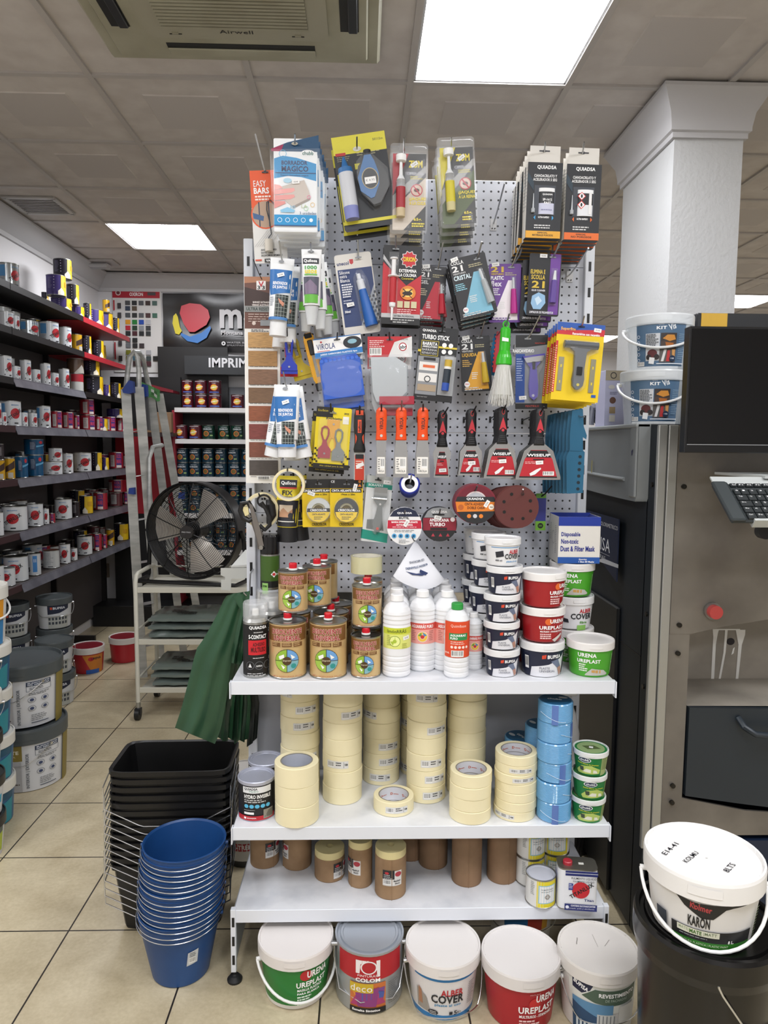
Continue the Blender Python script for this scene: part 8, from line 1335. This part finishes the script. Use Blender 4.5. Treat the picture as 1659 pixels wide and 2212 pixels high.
for j in range(4):
    for i in range(8): m.add([vs[j*9+i], vs[j*9+i+1], vs[j*9+i+10], vs[j*9+i+9]], [(0, 3, 2, 1)], pal[(i*3+j*5+i*j) % 3])
m.build('cloth', t, smooth=80)
# trolley
CR = M('c9c6b8', .45); TX0, TX1, TY0, TY1 = -1.205, -.56, 3.76, 4.12
zt1 = P(400, 1272, TY0).z; zt2 = P(360, 1384, TY0).z; zt3 = P(360, 1488, TY0).z
t = thing('trolley', 'cream metal three tier trolley on black castors behind the unit', 'trolley', (TX0, TY0, 0)); W, D = TX1-TX0, TY1-TY0
for i, z in enumerate((zt1, zt2, zt3)):
    m = MB(); m.box(.01, .0, z-.012, W-.01, D, z-.002, CR, .002); m.box(.01, -.004, z-.022, W-.01, .004, z+.008, CR, .002); m.box(.01, D-.004, z-.022, W-.01, D+.004, z+.008, CR); m.build('tray', t, smooth=0)
    m = MB(); m.tube([(0, 0, z+.055), (0, D, z+.055)], .006, CR, 8) if i else None; m.tube([(0, D, z+.06), (W, D, z+.06)], .006, CR, 8); m.build('guard_rail', t)
for x in (0, W):
    m = MB(); m.tube([(x, 0, .09), (x, 0, zt1+.03), (x, .02, zt1+.065), (x, .05, zt1+.075), (x, D-.05, zt1+.075), (x, D-.02, zt1+.065), (x, D, zt1+.03), (x, D, .09)], .0115, CR, 10); m.build('side_frame', t)
    for y in (0, D):
        m = MB(); m.cyl((x, y, .095), (x, y, .055), .012, STEEL, 10); m.cyl((x-.012, y-.01, .032), (x+.012, y-.01, .032), .032, BLK, 20); m.box(x-.016, y-.02, .03, x+.016, y+.012, .062, M('2a2a2c')); m.build('castor', t)
def pillow(m, x0, x1, y0, y1, z, h, c, seed=0):
    N, K = 14, 8; top = []; bot = []
    for j in range(K+1):
        for i in range(N+1):
            a, b_ = i/N, j/K; e = (min(1, 5*a, 5*(1-a))*min(1, 5*b_, 5*(1-b_)))**.5; x = x0+(x1-x0)*a+random.uniform(-.006, .006); y = y0+(y1-y0)*b_+random.uniform(-.006, .006)
            top.append((x, y, z+h*(.62+.4*e)+.005*math.sin(9*a+seed)*e+.005*math.sin(13*b_+5*a)*e+random.uniform(-.004, .004)*e)); bot.append((x, y, z+h*(.3-.3*e)))
    f = lambda o, r: [tuple((o+j*(N+1)+i, o+j*(N+1)+i+1, o+(j+1)*(N+1)+i+1, o+(j+1)*(N+1)+i)[::r]) for j in range(K) for i in range(N)]
    M_ = (N+1)*(K+1); ed = [(i) for i in range(N+1)]; sd = [(i, i+1, M_+i+1, M_+i)[::-1] for i in range(N)]+[(j*(N+1), (j+1)*(N+1), M_+(j+1)*(N+1), M_+j*(N+1)) for j in range(K)]+[(j*(N+1)+N, (j+1)*(N+1)+N, M_+(j+1)*(N+1)+N, M_+j*(N+1)+N)[::-1] for j in range(K)]
    m.add(top+bot, f(0, 1)+f(M_, -1)+sd, c)
BG_ = M('68736e', .35, coat=.3)
for z, n, x0, x1, nm in ((zt2, 3, .05, .46, 'middle tray of the trolley'), (zt3, 3, .08, .42, 'lowest tray of the trolley')):
    for i in range(n):
        t2 = thing('folded_bag', 'folded grey green plastic bag, '+('bottom', 'middle', 'top')[i]+' one on the '+nm, 'plastic bag', (TX0, TY0, z), (0, 0, 0), 'folded plastic bags on the trolley'); m = MB(); pillow(m, x0+random.uniform(-.015, .015), x1+random.uniform(-.02, .02), .02, .32, .043*i, .045, BG_, i); m.build('bag_body', t2, smooth=60)
        if i == 2: m = MB(); m.decal([('l', -60+20*j, 6*j, 60, 2, 8, '1c2222', .6) for j in range(3)], lambda a, b_, o: ((x0+x1)/2+a*.0016, .16-b_*.004, .043*i+.046+o)); m.build('print', t2)
# fan
fc = P(418, 1146, 3.93); s = SZ(fc); R = 104*s; t = thing('floor_fan', 'large black floor fan with round wire cage on top of the trolley', 'fan', fc, (0, 0, -.22)); fb = M('111113', .35)
m = MB()
for k in range(25):
    r = R*(.14+.86*k/24); d = -.07*math.sqrt(max(0, 1-(k/24)**2*.9)); N = 48; m.tube([(r*math.cos(2*pi*i/N), d, r*math.sin(2*pi*i/N)) for i in range(N)], .0013 if k < 24 else .007, fb, 5, True)
for i in range(10):
    a = 2*pi*i/10+.25; m.tube([(R*(.14+.86*k/6)*math.cos(a), -.003-.07*math.sqrt(max(0, 1-(k/6)**2*.9)), R*(.14+.86*k/6)*math.sin(a)) for k in range(7)], .0026, fb, 5)
m.build('front_cage', t)
m = MB(); m.cyl((0, -.088, 0), (0, -.06, 0), .036, M('2b2827', .3), 24).build('hub_cap', t); m = MB(); m.decal([('t', 'PRO FAN', -16, -3, 32, 5, 'b8b8b8')], lambda a, b_, o: (a*.0016, -.089-o, -b_*.0016)); m.build('hub_lettering', t)
m = MB()
for k in range(12): r = R*(.2+.8*k/11); N = 40; m.tube([(r*math.cos(2*pi*i/N), .10-.02*k/11, r*math.sin(2*pi*i/N)) for i in range(N)], .0018, fb, 4, True)
for i in range(10): a = 2*pi*i/10; m.tube([(R*.1*math.cos(a), .10, R*.1*math.sin(a)), (R*math.cos(a), .08, R*math.sin(a))], .0026, fb, 5)
m.build('rear_cage', t); m = MB(); m.lathe([(R, -.012), (R*1.01, -.012), (R*1.01, .088), (R, .088)], fb, 48); o = m.build('drum_ring', t); o.rotation_euler = (-pi/2, 0, 0)
for k in range(3):
    m = MB(); a0 = 2*pi*k/3+.9; vs = []; nR, nA = 7, 9
    for i in range(nR+1):
        r = R*(.16+.72*i/nR); wd = .95-.12*i/nR
        for j in range(nA+1): a = a0-wd*.55+wd*1.1*j/nA; vs.append((r*math.cos(a), .01+.05*(j/nA-.5)*(1.1-.5*i/nR), r*math.sin(a)))
    m.add(vs, [(i*(nA+1)+j, i*(nA+1)+j+1, (i+1)*(nA+1)+j+1, (i+1)*(nA+1)+j) for i in range(nR) for j in range(nA)], M('ddd6cc', .3, .4)); m.build('blade', t, smooth=60)
m = MB(); m.cyl((0, -.02, 0), (0, .10, 0), .05, fb, 20).build('motor', t)
zb2 = zt1-fc.z+.006; m = MB(); m.tube([(-R-.012, .0, .0), (-R-.014, .03, -.04), (-R-.03, .04, zb2+.03), (-R-.03, .03, zb2+.012), (-R-.02, -.1, zb2+.010), (R+.02, -.1, zb2+.010), (R+.03, .03, zb2+.012), (R+.03, .04, zb2+.03), (R+.014, .03, -.04), (R+.012, 0, 0)], .012, fb, 8); m.build('base_frame', t)
# ================================================================ metal side bracket and hanging green bags at the left of the unit
t = thing('shelf_arm', 'pale grey notched metal shelf arm sticking out left of the unit', 'shelf arm', P(530, 1240, 2.2)); O = t.location.copy(); ga = M('b9bab4', .45); P2 = lambda l, Y=2.2: [(P(x, y, Y).x-O.x, P(x, y, Y).z-O.z) for x, y in l]
m = MB(); m.prism(P2([(543, 1226), (483, 1227), (477, 1227), (477, 1242), (486, 1246), (487, 1252), (478, 1252), (478, 1274), (499, 1275), (500, 1250), (543, 1248)]), -.003, 0, ga); m.build('notched_plate', t, smooth=0)
m = MB(); a = [P(499, 1226, 2.2)-O, P(543, 1225, 2.2)-O, P(543, 1190, 2.6)-O, P(530, 1190, 2.6)-O]; m.add(a+[v+Vector((0, 0, .004)) for v in a], [(3, 2, 1, 0), (4, 5, 6, 7), (0, 1, 5, 4), (1, 2, 6, 5), (2, 3, 7, 6), (3, 0, 4, 7)], ga); m.build('small_shelf', t, smooth=0)
GB = mottled('green_plastic', '1f3f2a', '2c5238', 5, .38); GB2 = M('1a3323', .45)
def sheet(parent, name, L_, R_, Y0, amp, mat, n=16, ph=0, thick=.0015):
    """hanging sheet between two traced edges"""
    def at(E, f):
        f *= len(E)-1; i = min(int(f), len(E)-2); a, b_ = E[i], E[i+1]; g = f-i; return (a[0]+(b_[0]-a[0])*g, a[1]+(b_[1]-a[1])*g)
    m = MB(); K = 18; vs = []; O = parent.location
    for j in range(K+1):
        f = j/K; l, r = at(L_, f), at(R_, f)
        for i in range(n+1):
            g = i/n; x, y = l[0]+(r[0]-l[0])*g, l[1]+(r[1]-l[1])*g; d = amp*(.35+f)*(math.sin(g*7+ph+f*1.5)+.5*math.sin(g*17+f*4+ph)+.35*math.sin(g*5-f*9))
            vs.append(P(x, y, Y0-.10*f*0+d)-O)
    B = len(vs); vs += [v+Vector((0, thick+.002, 0)) for v in vs]
    m.add(vs, [(j*(n+1)+i, (j+1)*(n+1)+i, (j+1)*(n+1)+i+1, j*(n+1)+i+1) for j in range(K) for i in range(n)]+[(B+j*(n+1)+i, B+j*(n+1)+i+1, B+(j+1)*(n+1)+i+1, B+(j+1)*(n+1)+i) for j in range(K) for i in range(n)], mat); return m.build(name, parent, smooth=50)
t = thing('green_plastic_bag', 'dark green plastic bag hanging open from a hook left of the unit', 'plastic bag', P(538, 1282, 2.08))
sheet(t, 'bag_panel', [(500, 1283), (487, 1288), (468, 1330), (440, 1380), (424, 1402), (410, 1460), (392, 1530), (378, 1572)], [(534, 1278), (524, 1320), (508, 1390), (500, 1430), (492, 1480), (486, 1530), (476, 1580), (464, 1607)], 2.06, .008, GB, ph=.4)
sheet(t, 'bag_neck', [(505, 1290), (520, 1320), (506, 1380), (500, 1432)], [(540, 1276), (536, 1320), (530, 1380), (520, 1436)], 2.04, .006, GB, 8, 2.)
t = thing('green_plastic_bag', 'thick bundle of folded green bags hanging behind the open one', 'plastic bag', P(538, 1284, 2.12))
for k in range(9):
    x = 470+k*9; sheet(t, 'bag_fold', [(522+k, 1290), (498+k*3, 1400), (x+4, 1520), (x, 1592+8*math.sin(k*2)+2*k)], [(530+k, 1290), (516+k*3, 1400), (x+18, 1520), (x+13, 1600+6*math.sin(k*3))], 2.09+.008*k, .003, (GB, GB2)[k % 2] if k < 7 else M('0e1612', .5), 4, k)
v = P(540, 1280, 2.19); t = thing('wire_hook', 'bent wire hook holding the green plastic bags', 'hook', v); m = MB(); m.tube([P(548, 1226, 2.19)-v, P(541, 1240, 2.15)-v, P(540, 1262, 2.1)-v, P(540, 1282, 2.06)-v, P(532, 1286, 2.04)-v, P(526, 1280, 2.04)-v], .0022, STEEL, 8); m.build('rod', t)
# ================================================================ nested black troughs and blue buckets
CX_, CY_ = -.584, 2.168; sx_, sy_ = .179, .116; PB = M('0d0d0e', .42)
def trough():
    t = thing('mixing_trough', '', 'trough'); h = .215; m = MB()
    m.lathe([(0, .003), (.80, 0), (.82, .006), (.965, h-.014), (1.0, h-.016), (1.012, h-.014), (1.012, h), (.985, h+.001), (.955, h-.004), (.80, .012), (0, .012)], PB, 48, sx=sx_, sy=sy_, squash=9); m.build('trough_body', t)
    z = h-.012; d = sy_*1.02; w = sx_*1.02; m = MB(); m.tube([(-w, .0, z), (-w-.004, -d*.6, z-.012), (-w-.004, -d-.006, z-.03), (-w-.002, -d-.008, z-.095), (-.085, -d-.009, z-.145), (-.07, -d-.009, z-.150), (.07, -d-.009, z-.150), (.085, -d-.009, z-.145), (w+.002, -d-.008, z-.095), (w+.004, -d-.006, z-.03), (w+.004, -d*.6, z-.012), (w, 0, z)], .0018, WIRE, 6); m.build('wire_handle', t); return t
for i in range(13): put('trough', trough, (CX_+random.uniform(-.002, .002)+.0005*i, CY_+random.uniform(-.002, .002), .0005+.0246*i), 'black rectangular mixing trough with wire handle, '+('bottom' if i == 0 else 'topmost' if i == 12 else ORD[i]+' from the bottom')+' of the stack', .03+random.uniform(-.01, .01), 'nested black mixing troughs')
PBL = mottled('blue_plastic', '163f74', '1b4a84', 5, .4); PBD = M('123a78', .45)
def bluebucket(sticker):
    def b():
        t = thing('blue_bucket', '', 'bucket'); h, r, rb = .178, .1125, .079; m = MB(); m.lathe([(0, .004), (rb-.003, 0), (rb, .004), (r*.955, h-.03), (r*.965, h-.03), (r*.985, h-.006), (r, h-.004), (r+.001, h), (r-.002, h+.001), (r*.95, h-.004), (rb*.97, .010), (0, .008)], PBL, 44); m.build('bucket_body', t)
        m = MB(); N = 26; m.tube([((r+.005)*math.cos(pi+pi*i/N), (r+.005)*math.sin(pi+pi*i/N), h-.012-.010*math.sin(pi*i/N)) for i in range(N+1)], .0014, WIRE, 6); [m.cyl((s_*(r-.001), 0, h-.012), (s_*(r+.007), 0, h-.012), .005, PBL, 10) for s_ in (-1, 1)]; m.build('wire_handle', t)
        if sticker:
            m = MB(); k = .00125; m.decal([('p', [(28, 0), (46, -4), (46, 30), (26, 34)], 'c8ccce'), ('b', 30, 14, 12, 14), ('l', 31, 2, 12, 3, 4, '33363a', .4)], curved(0, .112/k, k, lambda z: rb+(r*.955-rb)*max(0, z)/(h-.03)+.0006), sub=5, off=.0006, k=k, rad=rb); m.build('barcode_sticker', t)
        return t
    return b
q, s, r = stand(393, 2137, 0.0005, 0, .079); random.seed(8)
for i in range(14):
    z = .0005+.0154*i+(.006 if i > 7 else 0); lab = 'blue round plastic bucket with wire handle, '+('bottom of the stack with a barcode sticker' if i == 0 else 'topmost of the nested stack' if i == 13 else ORD[i]+' from the bottom of the stack')
    put('blb' if i == 0 else 'blu', bluebucket(i == 0), (q.x+random.uniform(-.002, .002)+.0011*i, q.y+random.uniform(-.002, .002), z), lab, random.uniform(-.05, .35), 'nested blue buckets')
# buckets in the dark between the troughs and the unit
LB = bucket('paint_bucket', 'bucket', .085, .075, .14, .036, '2a2a2c', 'b4b0aa', [('r', -30, 10, 60, 50, 'c8c6c2'), ('r', -20, 18, 44, 18, 'a82030'), ('t', 'X-TREM', -16, 21, 38, 11, 'f0ecec')], .085/44, LH=76)
for i in range(2): put('lb', LB, (-.415, 2.46, .0005+.163*i), ('dark bucket at the bottom, behind the left leg of the unit', 'white lidded bucket with red wording, partly seen behind the dark paint can')[i], -.1)
t = thing('crumpled_bag', 'crumpled black plastic bag in the gap right of the bottom shelf', 'plastic bag', (.76, 2.45, 0)); m = MB()
for k in range(7): m.tube([(-.05+.015*k, -.05+.01*k, .0), (-.04+.02*k, -.03, .2+.03*k), (.0, .02*k-.05, .34+.008*k), (.03, .03, .2), (.02*k-.04, .05, .0)], .02, M('141416', .35), 7)
m.build('bag_body', t)
# dirt spots on the floor tiles are left to the floor itself
